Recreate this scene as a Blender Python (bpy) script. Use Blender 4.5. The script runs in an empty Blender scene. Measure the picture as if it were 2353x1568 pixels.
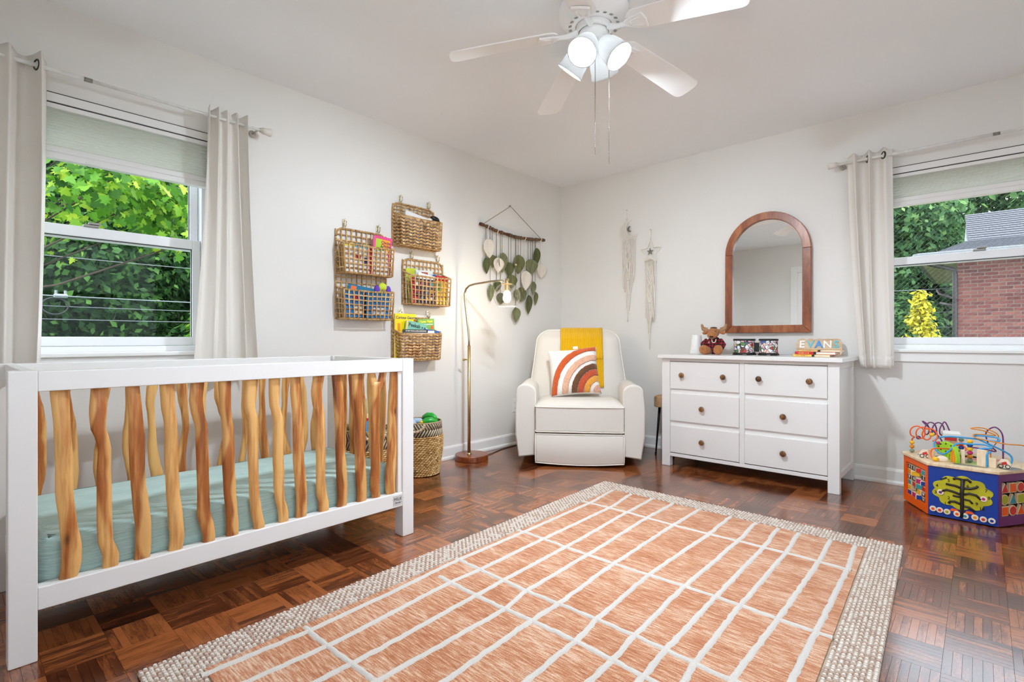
import bpy, bmesh, math, random
from mathutils import Vector, Matrix, noise

random.seed(7)
SC = bpy.context.scene
COL = SC.collection
PI = math.pi
R = math.radians

# ------------------------------------------------------------------ camera
CAMZ, YAW = 0.95, 42.2
cam = bpy.data.cameras.new('camera')
cam.sensor_width = 36.0
cam.lens = 1190.0 / 2353.0 * 36.0
cam.shift_y = -4.0 / 2353.0
cam.clip_start = 0.02
cam.clip_end = 300
cam_ob = bpy.data.objects.new('camera', cam)
COL.objects.link(cam_ob)
cam_ob.location = (0, 0, CAMZ)
cam_ob.rotation_euler = (R(90), 0, R(YAW))
SC.camera = cam_ob

# ------------------------------------------------------------------ world, sun, exposure
world = bpy.data.worlds.new('sky')
SC.world = world
world.use_nodes = True
wn = world.node_tree.nodes
bgn = wn['Background']
bgn.inputs['Color'].default_value = (0.84, 0.94, 1.06, 1)
bgn.inputs['Strength'].default_value = 5.0
sun = bpy.data.lights.new('sun', 'SUN')
sun.energy = 3.6
sun.angle = R(2)
sun.color = (1.0, 0.93, 0.78)
sun_ob = bpy.data.objects.new('sun', sun)
COL.objects.link(sun_ob)
sun_ob.rotation_euler = (R(24), 0, R(58))
SC.view_settings.view_transform = 'Standard'
SC.view_settings.look = 'None'
SC.view_settings.gamma = 1.0
SC.view_settings.use_curve_mapping = False
SC.view_settings.exposure = 0.05
SC.cycles.use_denoising = True
SC.cycles.max_bounces = 12
SC.cycles.diffuse_bounces = 7
SC.cycles.transparent_max_bounces = 24
SC.cycles.sample_clamp_indirect = 8.0
SC.cycles.caustics_reflective = False
SC.cycles.caustics_refractive = False
BULB = 2900.0          # radiance of the fan's bulbs
LAMP_W = 9.0         # watts of the floor lamp's bulb

# ------------------------------------------------------------------ room numbers (metres)
XL, XR, YF, YB, ZC = -3.138, 1.25, -0.42, 4.205, 2.485
WT = 0.16            # wall thickness

# ------------------------------------------------------------------ helpers
def rot3(rx=0, ry=0, rz=0):
    return (Matrix.Rotation(rz, 3, 'Z') @ Matrix.Rotation(ry, 3, 'Y') @ Matrix.Rotation(rx, 3, 'X'))

def frame_from(d):
    d = Vector(d).normalized()
    up = Vector((0, 0, 1)) if abs(d.z) < 0.95 else Vector((1, 0, 0))
    a = d.cross(up).normalized()
    b = a.cross(d).normalized()
    return a, b, d

class MB:
    def __init__(self):
        self.v = []; self.f = []; self.t = []; self.tone = 0.5
    def add(self, vs, fs):
        n = len(self.v)
        self.v += [tuple(p) for p in vs]
        self.f += [tuple(i + n for i in q) for q in fs]
        self.t += [self.tone] * len(fs)
        return self
    def box(self, x0, x1, y0, y1, z0, z1):
        vs = [(x, y, z) for z in (z0, z1) for y in (y0, y1) for x in (x0, x1)]
        return self.add(vs, [(0, 2, 3, 1), (4, 5, 7, 6), (0, 1, 5, 4), (2, 6, 7, 3), (0, 4, 6, 2), (1, 3, 7, 5)])
    def obox(self, c, s, m=None):
        m = m or Matrix.Identity(3); c = Vector(c)
        vs = [c + m @ Vector((x * s[0] / 2, y * s[1] / 2, z * s[2] / 2)) for z in (-1, 1) for y in (-1, 1) for x in (-1, 1)]
        return self.add(vs, [(0, 2, 3, 1), (4, 5, 7, 6), (0, 1, 5, 4), (2, 6, 7, 3), (0, 4, 6, 2), (1, 3, 7, 5)])
    def tube(self, pts, r, n=8, closed=False, caps=True):
        P = [Vector(p) for p in pts]; k = len(P)
        rs = r if isinstance(r, (list, tuple)) else [r] * k
        vs = []; a = None
        for i in range(k):
            if closed: d = P[(i + 1) % k] - P[i - 1]
            else: d = P[min(i + 1, k - 1)] - P[max(i - 1, 0)]
            if d.length < 1e-9: d = Vector((0, 0, 1))
            d.normalize()
            if a is None:
                a = frame_from(d)[0]
            else:
                a = a - d * a.dot(d)
                a = a.normalized() if a.length > 1e-6 else frame_from(d)[0]
            b = d.cross(a)
            for j in range(n):
                t = 2 * PI * j / n
                vs.append(P[i] + (a * math.cos(t) + b * math.sin(t)) * rs[i])
        fs = []
        m = k if closed else k - 1
        for i in range(m):
            for j in range(n):
                a0 = i * n + j; a1 = i * n + (j + 1) % n
                b0 = ((i + 1) % k) * n + j; b1 = ((i + 1) % k) * n + (j + 1) % n
                fs.append((a0, a1, b1, b0))
        if caps and not closed:
            fs.append(tuple(reversed(range(n)))); fs.append(tuple(range((k - 1) * n, k * n)))
        return self.add(vs, fs)
    def lathe(self, prof, n=24, c=(0, 0, 0), m=None, caps=False):
        m = m or Matrix.Identity(3); c = Vector(c); vs = []
        for r, z in prof:
            for j in range(n):
                t = 2 * PI * j / n
                vs.append(c + m @ Vector((max(r, 1e-4) * math.cos(t), max(r, 1e-4) * math.sin(t), z)))
        fs = []
        for i in range(len(prof) - 1):
            for j in range(n):
                fs.append((i * n + j, i * n + (j + 1) % n, (i + 1) * n + (j + 1) % n, (i + 1) * n + j))
        if caps:
            fs.append(tuple(reversed(range(n)))); fs.append(tuple(range((len(prof) - 1) * n, len(prof) * n)))
        return self.add(vs, fs)
    def ell(self, c, s, n=16, k=10, m=None):
        prof = [(math.sin(PI * i / k), -math.cos(PI * i / k)) for i in range(k + 1)]
        m = m or Matrix.Identity(3); c = Vector(c); vs = []
        for r, z in prof:
            for j in range(n):
                t = 2 * PI * j / n
                vs.append(c + m @ Vector((max(r, 1e-3) * math.cos(t) * s[0], max(r, 1e-3) * math.sin(t) * s[1], z * s[2])))
        fs = [(i * n + j, i * n + (j + 1) % n, (i + 1) * n + (j + 1) % n, (i + 1) * n + j) for i in range(k) for j in range(n)]
        return self.add(vs, fs)
    def prism(self, outl, d0, d1, fn):
        k = len(outl)
        vs = [fn(u, v, d0) for u, v in outl] + [fn(u, v, d1) for u, v in outl]
        fs = [tuple(reversed(range(k))), tuple(range(k, 2 * k))] + [(i, (i + 1) % k, k + (i + 1) % k, k + i) for i in range(k)]
        return self.add(vs, fs)
    def grid(self, fn, nu, nv, closed_u=False):
        vs = [fn(i / (nu if closed_u else nu - 1), j / (nv - 1)) for j in range(nv) for i in range(nu)]
        fs = []
        for j in range(nv - 1):
            for i in range(nu if closed_u else nu - 1):
                i2 = (i + 1) % nu
                fs.append((j * nu + i, j * nu + i2, (j + 1) * nu + i2, (j + 1) * nu + i))
        return self.add(vs, fs)
    def mesh(self, name, mat, smooth=False, tone=False, fix=True):
        me = bpy.data.meshes.new(name)
        me.from_pydata(self.v, [], self.f)
        if mat: me.materials.append(mat)
        if fix and len(self.f) < 60000:
            bm = bmesh.new(); bm.from_mesh(me)
            bmesh.ops.recalc_face_normals(bm, faces=bm.faces)
            bm.to_mesh(me); bm.free()
        if smooth:
            me.polygons.foreach_set('use_smooth', [True] * len(me.polygons))
        if tone:
            a = me.attributes.new('tone', 'FLOAT', 'FACE')
            a.data.foreach_set('value', self.t)
        me.update()
        return me
    def build(self, name, mat, parent=None, smooth=False, bevel=0, seg=2, tone=False, label=None, fix=True, loc=None, rz=0, subsurf=0, solid=0, auto=False):
        o = bpy.data.objects.new(name, self.mesh(name, mat, smooth, tone, fix))
        COL.objects.link(o)
        if parent: o.parent = parent
        if loc: o.location = loc
        if rz: o.rotation_euler = (0, 0, rz)
        if solid:
            m = o.modifiers.new('solid', 'SOLIDIFY'); m.thickness = solid; m.offset = 0
        if subsurf:
            m = o.modifiers.new('sub', 'SUBSURF'); m.levels = subsurf; m.render_levels = subsurf
        if bevel:
            m = o.modifiers.new('bevel', 'BEVEL'); m.width = bevel; m.segments = seg; m.limit_method = 'ANGLE'; m.angle_limit = R(40)
            if seg > 1:
                o.data.polygons.foreach_set('use_smooth', [True] * len(o.data.polygons))
                m.harden_normals = True
        if label: o['label'] = label
        return o

def tag(o, label, cat, group=None, kind=None):
    o['label'] = label
    if cat: o['category'] = cat
    if group: o['group'] = group
    if kind: o['kind'] = kind
    return o

def thing(name, label, cat, loc=(0, 0, 0), rz=0, group=None, kind=None):
    o = bpy.data.objects.new(name, None)
    COL.objects.link(o)
    o.empty_display_size = 0.05
    o.location = loc
    o.rotation_euler = (0, 0, rz)
    return tag(o, label, cat, group, kind)

def struct(o, label, cat=None):
    o['kind'] = 'structure'; o['label'] = label
    if cat: o['category'] = cat
    return o

def share(name, src, parent, loc=None, rot=None, scale=None):
    """a further object on the mesh data of src"""
    o = bpy.data.objects.new(name, src.data)
    COL.objects.link(o); o.parent = parent
    if loc is not None: o.location = loc
    if rot is not None: o.rotation_euler = rot
    if scale is not None: o.scale = scale
    for m in src.modifiers:
        if m.type == 'BEVEL':
            k = o.modifiers.new('bevel', 'BEVEL'); k.width = m.width; k.segments = m.segments; k.limit_method = 'ANGLE'; k.angle_limit = m.angle_limit; k.harden_normals = m.harden_normals
    return o

def lettering(text, size, mat, parent, loc, m3, align='CENTER', ext=0.0004, name='lettering', shear=0, spacing=1.0, bold=0.0):
    cu = bpy.data.curves.new(name, 'FONT')
    cu.body = text; cu.size = size; cu.align_x = align; cu.align_y = 'CENTER'; cu.extrude = ext; cu.shear = shear
    cu.space_character = spacing; cu.offset = bold; cu.resolution_u = 3
    cu.materials.append(mat)
    o = bpy.data.objects.new(name, cu)
    COL.objects.link(o); o.parent = parent
    o.matrix_local = Matrix.Translation(Vector(loc)) @ m3.to_4x4()
    return o

def smoothstep(a, b, x):
    t = min(1, max(0, (x - a) / (b - a))); return t * t * (3 - 2 * t)

def lerp(a, b, t): return a + (b - a) * t

def poly_interp(tab, x):
    """tab: sorted list of tuples (x, a, b..), smooth (catmull) interpolation of the columns"""
    n = len(tab)
    if x <= tab[0][0]: return tab[0][1:]
    if x >= tab[-1][0]: return tab[-1][1:]
    for i in range(n - 1):
        if tab[i][0] <= x <= tab[i + 1][0]:
            t = (x - tab[i][0]) / (tab[i + 1][0] - tab[i][0]); t = t * t * (3 - 2 * t) * 0.6 + t * 0.4
            return tuple(lerp(p, q, t) for p, q in zip(tab[i][1:], tab[i + 1][1:]))

# ------------------------------------------------------------------ materials
MATS = {}
def srgb(r, g, b):
    def c(x):
        x /= 255.0
        return x / 12.92 if x <= 0.04045 else ((x + 0.055) / 1.055) ** 2.4
    return (c(r), c(g), c(b), 1)

def nodes(m):
    nt = m.node_tree
    return nt, nt.nodes, nt.links

def M(name, col, rough=0.5, metal=0.0, spec=0.5, var=0.0, vscale=8.0, bump=0.0, bscale=60.0, coat=0.0, stretch=None, emit=None, estr=0.0, trans=0.0, sheen=0.0, col2=None):
    """general procedural surface: colour (optionally mixed with a second by noise), fine bump"""
    if name in MATS: return MATS[name]
    m = bpy.data.materials.new(name); m.use_nodes = True
    nt, N, L = nodes(m)
    p = N['Principled BSDF']
    p.inputs['Base Color'].default_value = col
    p.inputs['Roughness'].default_value = rough
    p.inputs['Metallic'].default_value = metal
    p.inputs['Specular IOR Level'].default_value = spec
    p.inputs['Coat Weight'].default_value = coat
    p.inputs['Sheen Weight'].default_value = sheen
    if emit:
        p.inputs['Emission Color'].default_value = emit; p.inputs['Emission Strength'].default_value = estr
    if trans: p.inputs['Transmission Weight'].default_value = trans
    tc = N.new('ShaderNodeTexCoord')
    src = tc.outputs['Object']
    if stretch:
        mp = N.new('ShaderNodeMapping'); mp.inputs['Scale'].default_value = stretch
        L.new(src, mp.inputs['Vector']); src = mp.outputs['Vector']
    if var or col2:
        nz = N.new('ShaderNodeTexNoise'); nz.inputs['Scale'].default_value = vscale; nz.inputs['Detail'].default_value = 5
        L.new(src, nz.inputs['Vector'])
        mx = N.new('ShaderNodeMix'); mx.data_type = 'RGBA'
        c2 = col2 or (col[0] * (1 - var), col[1] * (1 - var), col[2] * (1 - var), 1)
        mx.inputs['A'].default_value = col; mx.inputs['B'].default_value = c2
        rp = N.new('ShaderNodeMapRange'); rp.inputs['From Min'].default_value = 0.38; rp.inputs['From Max'].default_value = 0.62
        L.new(nz.outputs['Fac'], rp.inputs['Value']); L.new(rp.outputs['Result'], mx.inputs['Factor'])
        L.new(mx.outputs['Result'], p.inputs['Base Color'])
    if bump:
        nb = N.new('ShaderNodeTexNoise'); nb.inputs['Scale'].default_value = bscale; nb.inputs['Detail'].default_value = 3
        L.new(src, nb.inputs['Vector'])
        b = N.new('ShaderNodeBump'); b.inputs['Strength'].default_value = bump; b.inputs['Distance'].default_value = 0.004
        L.new(nb.outputs['Fac'], b.inputs['Height']); L.new(b.outputs['Normal'], p.inputs['Normal'])
    MATS[name] = m
    return m

def wood(name, dark, mid, light, stretch=(14, 14, 1.0), rough=0.4, rand=0.5, knots=False, coat=0.0, tone=False, bump=0.15):
    """grain along local z (or wherever stretch is small); per-object shade"""
    if name in MATS: return MATS[name]
    m = bpy.data.materials.new(name); m.use_nodes = True
    nt, N, L = nodes(m); p = N['Principled BSDF']
    p.inputs['Roughness'].default_value = rough; p.inputs['Coat Weight'].default_value = coat; p.inputs['Coat Roughness'].default_value = 0.2
    tc = N.new('ShaderNodeTexCoord'); oi = N.new('ShaderNodeObjectInfo')
    add = N.new('ShaderNodeVectorMath'); add.operation = 'ADD'
    sc = N.new('ShaderNodeVectorMath'); sc.operation = 'SCALE'
    cmb = N.new('ShaderNodeCombineXYZ')
    for k in ('X', 'Y', 'Z'): L.new(oi.outputs['Random'], cmb.inputs[k])
    L.new(cmb.outputs[0], sc.inputs[0]); sc.inputs['Scale'].default_value = 37.0
    L.new(tc.outputs['Object'], add.inputs[0]); L.new(sc.outputs[0], add.inputs[1])
    mp = N.new('ShaderNodeMapping'); mp.inputs['Scale'].default_value = stretch
    L.new(add.outputs[0], mp.inputs['Vector'])
    n1 = N.new('ShaderNodeTexNoise'); n1.inputs['Scale'].default_value = 1.6; n1.inputs['Detail'].default_value = 6; n1.inputs['Distortion'].default_value = 0.6
    n2 = N.new('ShaderNodeTexNoise'); n2.inputs['Scale'].default_value = 9.0; n2.inputs['Detail'].default_value = 4
    L.new(mp.outputs[0], n1.inputs['Vector']); L.new(mp.outputs[0], n2.inputs['Vector'])
    mixf = N.new('ShaderNodeMath'); mixf.operation = 'MULTIPLY_ADD'; mixf.inputs[1].default_value = 0.35
    L.new(n2.outputs['Fac'], mixf.inputs[0]); L.new(n1.outputs['Fac'], mixf.inputs[2])
    rnd = N.new('ShaderNodeMath'); rnd.operation = 'MULTIPLY_ADD'; rnd.inputs[1].default_value = 0.28 * rand; 
    if tone:
        at = N.new('ShaderNodeAttribute'); at.attribute_name = 'tone'
        L.new(at.outputs['Fac'], rnd.inputs[0]); rnd.inputs[1].default_value = 0.75
    else:
        L.new(oi.outputs['Random'], rnd.inputs[0])
    L.new(mixf.outputs[0], rnd.inputs[2])
    ramp = N.new('ShaderNodeValToRGB'); e = ramp.color_ramp.elements
    lo, hi = (0.5, 1.25) if tone else (0.46, 0.98)
    shift = N.new('ShaderNodeMapRange'); shift.inputs['From Min'].default_value = lo; shift.inputs['From Max'].default_value = hi
    L.new(rnd.outputs[0], shift.inputs['Value']); L.new(shift.outputs['Result'], ramp.inputs['Fac'])
    e[0].position = 0.0; e[0].color = dark; e[1].position = 1.0; e[1].color = light
    k = ramp.color_ramp.elements.new(0.5); k.color = mid
    outc = ramp.outputs['Color']
    if knots:
        vo = N.new('ShaderNodeTexVoronoi'); vo.inputs['Scale'].default_value = 5.0
        mk = N.new('ShaderNodeMapping'); mk.inputs['Scale'].default_value = (0.8, 2.6, 0.95)
        L.new(add.outputs[0], mk.inputs['Vector']); L.new(mk.outputs[0], vo.inputs['Vector'])
        kr = N.new('ShaderNodeMapRange'); kr.inputs['From Min'].default_value = 0.03; kr.inputs['From Max'].default_value = 0.13
        kr.inputs['To Min'].default_value = 0.75; kr.inputs['To Max'].default_value = 0.0
        L.new(vo.outputs['Distance'], kr.inputs['Value'])
        mk2 = N.new('ShaderNodeMix'); mk2.data_type = 'RGBA'; mk2.inputs['B'].default_value = (dark[0] * 0.3, dark[1] * 0.3, dark[2] * 0.3, 1)
        L.new(kr.outputs['Result'], mk2.inputs['Factor']); L.new(outc, mk2.inputs['A']); outc = mk2.outputs['Result']
    if knots:       # pale sapwood along the edges of each branch
        sg = N.new('ShaderNodeSeparateXYZ'); L.new(tc.outputs['Generated'], sg.inputs[0])
        nw = N.new('ShaderNodeTexNoise'); nw.inputs['Scale'].default_value = 5.5; nw.inputs['Detail'].default_value = 2
        ml = N.new('ShaderNodeMapping'); ml.inputs['Scale'].default_value = (1, 1, 0.7); L.new(add.outputs[0], ml.inputs['Vector']); L.new(ml.outputs[0], nw.inputs['Vector'])
        wa = N.new('ShaderNodeMath'); wa.operation = 'MULTIPLY_ADD'; wa.inputs[1].default_value = 1.5; L.new(nw.outputs['Fac'], wa.inputs[0]); L.new(sg.outputs['Y'], wa.inputs[2])
        w2 = N.new('ShaderNodeMath'); w2.operation = 'SUBTRACT'; w2.inputs[1].default_value = 1.25; L.new(wa.outputs[0], w2.inputs[0])
        w3 = N.new('ShaderNodeMath'); w3.operation = 'ABSOLUTE'; L.new(w2.outputs[0], w3.inputs[0])
        w4 = N.new('ShaderNodeMapRange'); w4.inputs['From Min'].default_value = 0.20; w4.inputs['From Max'].default_value = 0.34; w4.inputs['To Max'].default_value = 0.8; L.new(w3.outputs[0], w4.inputs['Value'])
        m4 = N.new('ShaderNodeMix'); m4.data_type = 'RGBA'; m4.inputs['B'].default_value = light
        L.new(w4.outputs['Result'], m4.inputs['Factor']); L.new(outc, m4.inputs['A']); outc = m4.outputs['Result']
    L.new(outc, p.inputs['Base Color'])
    b = N.new('ShaderNodeBump'); b.inputs['Strength'].default_value = bump; b.inputs['Distance'].default_value = 0.002
    L.new(n2.outputs['Fac'], b.inputs['Height']); L.new(b.outputs['Normal'], p.inputs['Normal'])
    MATS[name] = m
    return m

def glass_thin(name, tint=(1, 1, 1, 1), refl=0.06, rough=0.0):
    if name in MATS: return MATS[name]
    m = bpy.data.materials.new(name); m.use_nodes = True
    nt, N, L = nodes(m); N.remove(N['Principled BSDF'])
    out = N['Material Output']
    t = N.new('ShaderNodeBsdfTransparent'); t.inputs['Color'].default_value = tint
    g = N.new('ShaderNodeBsdfGlossy'); g.inputs['Roughness'].default_value = rough
    fr = N.new('ShaderNodeLayerWeight'); fr.inputs['Blend'].default_value = 0.5
    pw = N.new('ShaderNodeMath'); pw.operation = 'POWER'; pw.inputs[1].default_value = 4.0
    L.new(fr.outputs['Facing'], pw.inputs[0])
    sc = N.new('ShaderNodeMath'); sc.operation = 'MULTIPLY_ADD'; sc.inputs[1].default_value = refl * 9; sc.inputs[2].default_value = refl
    sc.use_clamp = True
    mx = N.new('ShaderNodeMixShader')
    L.new(pw.outputs[0], sc.inputs[0]); L.new(sc.outputs[0], mx.inputs['Fac'])
    L.new(t.outputs[0], mx.inputs[1]); L.new(g.outputs[0], mx.inputs[2]); L.new(mx.outputs[0], out.inputs['Surface'])
    MATS[name] = m
    return m

def cloth_mat(name, col, rough=0.9, transl=0.0, weave=900.0, bump=0.25, var=0.06):
    if name in MATS: return MATS[name]
    m = bpy.data.materials.new(name); m.use_nodes = True
    nt, N, L = nodes(m); p = N['Principled BSDF']; out = N['Material Output']
    p.inputs['Roughness'].default_value = rough; p.inputs['Specular IOR Level'].default_value = 0.15; p.inputs['Sheen Weight'].default_value = 0.15
    tc = N.new('ShaderNodeTexCoord')
    mp = N.new('ShaderNodeMapping'); mp.inputs['Scale'].default_value = (1, 1, 0.25)
    L.new(tc.outputs['Object'], mp.inputs['Vector'])
    nz = N.new('ShaderNodeTexNoise'); nz.inputs['Scale'].default_value = weave * 0.35; nz.inputs['Detail'].default_value = 2
    L.new(mp.outputs[0], nz.inputs['Vector'])
    mx = N.new('ShaderNodeMix'); mx.data_type = 'RGBA'
    mx.inputs['A'].default_value = (col[0] * (1 - var), col[1] * (1 - var), col[2] * (1 - var), 1); mx.inputs['B'].default_value = col
    L.new(nz.outputs['Fac'], mx.inputs['Factor']); L.new(mx.outputs['Result'], p.inputs['Base Color'])
    b = N.new('ShaderNodeBump'); b.inputs['Strength'].default_value = bump; b.inputs['Distance'].default_value = 0.001
    L.new(nz.outputs['Fac'], b.inputs['Height']); L.new(b.outputs['Normal'], p.inputs['Normal'])
    if transl:
        tr = N.new('ShaderNodeBsdfTranslucent'); L.new(mx.outputs['Result'], tr.inputs['Color'])
        ms = N.new('ShaderNodeMixShader'); ms.inputs['Fac'].default_value = transl
        L.new(p.outputs[0], ms.inputs[1]); L.new(tr.outputs[0], ms.inputs[2]); L.new(ms.outputs[0], out.inputs['Surface'])
    MATS[name] = m
    return m

def leaf_mat(name, dark, mid, light, transl=0.35):
    m = bpy.data.materials.new(name); m.use_nodes = True
    nt, N, L = nodes(m); p = N['Principled BSDF']; out = N['Material Output']
    p.inputs['Roughness'].default_value = 0.55; p.inputs['Specular IOR Level'].default_value = 0.25
    at = N.new('ShaderNodeAttribute'); at.attribute_name = 'tone'
    ramp = N.new('ShaderNodeValToRGB'); e = ramp.color_ramp.elements
    e[0].color = dark; e[1].color = light; k = ramp.color_ramp.elements.new(0.55); k.color = mid
    L.new(at.outputs['Fac'], ramp.inputs['Fac']); L.new(ramp.outputs[0], p.inputs['Base Color'])
    tr = N.new('ShaderNodeBsdfTranslucent'); L.new(ramp.outputs[0], tr.inputs['Color'])
    ms = N.new('ShaderNodeMixShader'); ms.inputs['Fac'].default_value = transl
    L.new(p.outputs[0], ms.inputs[1]); L.new(tr.outputs[0], ms.inputs[2]); L.new(ms.outputs[0], out.inputs['Surface'])
    return m

def tone_mat(name, dark, light, rough=0.7, bump=0.2, bscale=200, mid=None):
    """colour between two by the mesh's tone attribute plus fine noise"""
    if name in MATS: return MATS[name]
    m = bpy.data.materials.new(name); m.use_nodes = True
    nt, N, L = nodes(m); p = N['Principled BSDF']; p.inputs['Roughness'].default_value = rough; p.inputs['Specular IOR Level'].default_value = 0.2
    at = N.new('ShaderNodeAttribute'); at.attribute_name = 'tone'
    tc = N.new('ShaderNodeTexCoord'); nz = N.new('ShaderNodeTexNoise'); nz.inputs['Scale'].default_value = bscale
    L.new(tc.outputs['Object'], nz.inputs['Vector'])
    ma = N.new('ShaderNodeMath'); ma.operation = 'MULTIPLY_ADD'; ma.inputs[1].default_value = 0.4
    L.new(nz.outputs['Fac'], ma.inputs[0]); 
    sb = N.new('ShaderNodeMath'); sb.operation = 'SUBTRACT'; sb.inputs[1].default_value = 0.2
    L.new(at.outputs['Fac'], sb.inputs[0]); L.new(sb.outputs[0], ma.inputs[2])
    ramp = N.new('ShaderNodeValToRGB'); e = ramp.color_ramp.elements; e[0].color = dark; e[1].color = light
    if mid: k = ramp.color_ramp.elements.new(0.5); k.color = mid
    L.new(ma.outputs[0], ramp.inputs['Fac']); L.new(ramp.outputs[0], p.inputs['Base Color'])
    b = N.new('ShaderNodeBump'); b.inputs['Strength'].default_value = bump; b.inputs['Distance'].default_value = 0.002
    L.new(nz.outputs['Fac'], b.inputs['Height']); L.new(b.outputs['Normal'], p.inputs['Normal'])
    MATS[name] = m
    return m

def flat(name, r, g, b, rough=0.5, **k):
    return M(name, srgb(r, g, b), rough, **k)

wall_m = M('wall_paint', srgb(229, 227, 223), 0.75, var=0.015, vscale=2.0, bump=0.04, bscale=220, spec=0.2)
ceil_m = M('ceiling_paint', srgb(243, 246, 249), 0.85, var=0.01, vscale=1.5, bump=0.03, bscale=150, spec=0.15)
trim_m = M('trim_paint', srgb(238, 238, 236), 0.35, bump=0.02, bscale=40, var=0.01)
vinyl_m = M('window_vinyl', srgb(236, 238, 240), 0.3, var=0.01)
white_m = M('white_lacquer', srgb(232, 231, 229), 0.32, var=0.012, vscale=5, bump=0.01, bscale=30)
gasket_m = flat('dark_gasket', 46, 46, 48, 0.6)
black_m = M('black_plastic', srgb(24, 24, 25), 0.45, var=0.1)
pane_m = glass_thin('window_glass', (0.98, 0.985, 0.985, 1), 0.004)
# ================================================================== room shell
W1 = dict(a0=-0.02, a1=0.995, z0=0.885, z1=2.078)      # window in the left wall, along y
W3 = dict(a0=0.3, a1=1.9, z0=0.75, z1=2.15)       # window added in the right wall for fill light, out of frame
W4 = dict(a0=-0.45, a1=1.0, z0=0.75, z1=2.15)        # second added fill-light window, in the front wall behind the camera
W2 = dict(a0=-0.52, a1=0.50, z0=0.885, z1=2.078)       # window in the back wall, along x

def wall_with_hole(name, fn, a0, a1, hole, label):
    m = MB()
    def bx(u0, u1, z0, z1):
        vs = [fn(u, w, z) for z in (z0, z1) for w in (0, WT) for u in (u0, u1)]
        m.add(vs, [(0, 2, 3, 1), (4, 5, 7, 6), (0, 1, 5, 4), (2, 6, 7, 3), (0, 4, 6, 2), (1, 3, 7, 5)])
    if hole:
        bx(a0, hole['a0'], 0, ZC); bx(hole['a1'], a1, 0, ZC)
        bx(hole['a0'], hole['a1'], 0, hole['z0']); bx(hole['a0'], hole['a1'], hole['z1'], ZC)
    else:
        bx(a0, a1, 0, ZC)
    return struct(m.build(name, wall_m), label)

wall_with_hole('wall_left', lambda u, w, z: (XL - w, u, z), YF - WT, YB + WT, W1, 'pale greige painted wall with the window behind the crib')
wall_with_hole('wall_back', lambda u, w, z: (u, YB + w, z), XL - WT, XR + WT, W2, 'pale greige painted wall behind armchair and dresser')
wall_with_hole('wall_right', lambda u, w, z: (XR + w, u, z), YF - WT, YB + WT, W3, 'pale greige painted wall out of frame')
m = MB()
for u0, u1, q0, q1 in ((XL - WT, -2.085, 0, ZC), (-2.085, -1.285, 2.05, ZC), (-1.285, W4['a0'], 0, ZC), (W4['a0'], W4['a1'], 0, W4['z0']), (W4['a0'], W4['a1'], W4['z1'], ZC), (W4['a1'], XR + WT, 0, ZC)):
    m.box(u0, u1, YF - WT, YF, q0, q1)
struct(m.build('wall_front', wall_m), 'pale greige painted wall with the door seen in the mirror')
m = MB(); m.box(XL - WT, XR + WT + 0.6, YF - WT - 0.6, YB + WT, ZC + 0.2, ZC + 0.3)  # unseen slab, its overhang added to block sun at the added windows
struct(m.build('roof', M('sun_block_roof', srgb(120, 118, 116), 0.9, var=0.2)), 'unseen roof slab with eaves added to keep sun out of the added windows')
m = MB(); m.box(XL - WT, XR + WT, YF - WT, YB + WT, ZC, ZC + 0.2)
struct(m.build('ceiling', ceil_m), 'plain white painted ceiling')

# ---- floor: mosaic parquet, blocks of seven fingers laid in alternate directions
BL, NF = 0.1558, 7
FT = 0.010
parq_m = wood('parquet_wood', srgb(40, 18, 10), srgb(96, 50, 27), srgb(158, 91, 49), stretch=(5, 24, 24), rough=0.18, tone=True, coat=0.5, bump=0.06)
m = MB(); m.box(XL - WT, XR + WT, YF - WT, YB + WT, -0.2, -FT)
floor = struct(m.build('floor', M('subfloor_dark', srgb(24, 14, 9), 0.8, var=0.2)), 'dark reddish brown mosaic parquet floor, glossy')
fa = R(YAW); FWD = (-math.sin(fa), math.cos(fa)); RGT = (math.cos(fa), math.sin(fa))
RUG = [(-1.846, 2.951), (-0.262, 2.923), (-0.150, 0.330), (-1.765, 0.372)]     # far-left, far-right, near-right, near-left
def in_rug(x, y):
    s = [( (RUG[(i + 1) % 4][0] - RUG[i][0]) * (y - RUG[i][1]) - (RUG[(i + 1) % 4][1] - RUG[i][1]) * (x - RUG[i][0])) for i in range(4)]
    return all(q < 0 for q in s)
rs = random.Random(3)
planks = []
GX, GY = -1.80, 0.51
for bi in range(-9, 21):
    for bj in range(-8, 26):
        x0, y0 = GX + bi * BL, GY + bj * BL
        if x0 + BL < XL or x0 > XR or y0 + BL < YF or y0 > YB: continue
        base = rs.random()
        for k in range(NF):
            w = BL / NF
            if (bi + bj) % 2: cx, cy, along = x0 + BL / 2, y0 + (k + .5) * w, 0
            else: cx, cy, along = x0 + (k + .5) * w, y0 + BL / 2, 1
            t = min(1, max(0, 0.10 + 0.66 * base + rs.uniform(-0.16, 0.16)))
            if rs.random() < 0.04: t *= 0.5
            d = cx * FWD[0] + cy * FWD[1]; l = cx * RGT[0] + cy * RGT[1]
            vis = d > 0.3 and abs(l / d) < 0.985 and 0.95 / d < 0.665 and not in_rug(cx, cy) and not (cx < -2.1 and 0.15 < cy < 1.55)
            planks.append((d if vis else 99, cx, cy, along, t))
planks.sort()
LX, LY = BL - 0.0005, BL / NF - 0.00035
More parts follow.
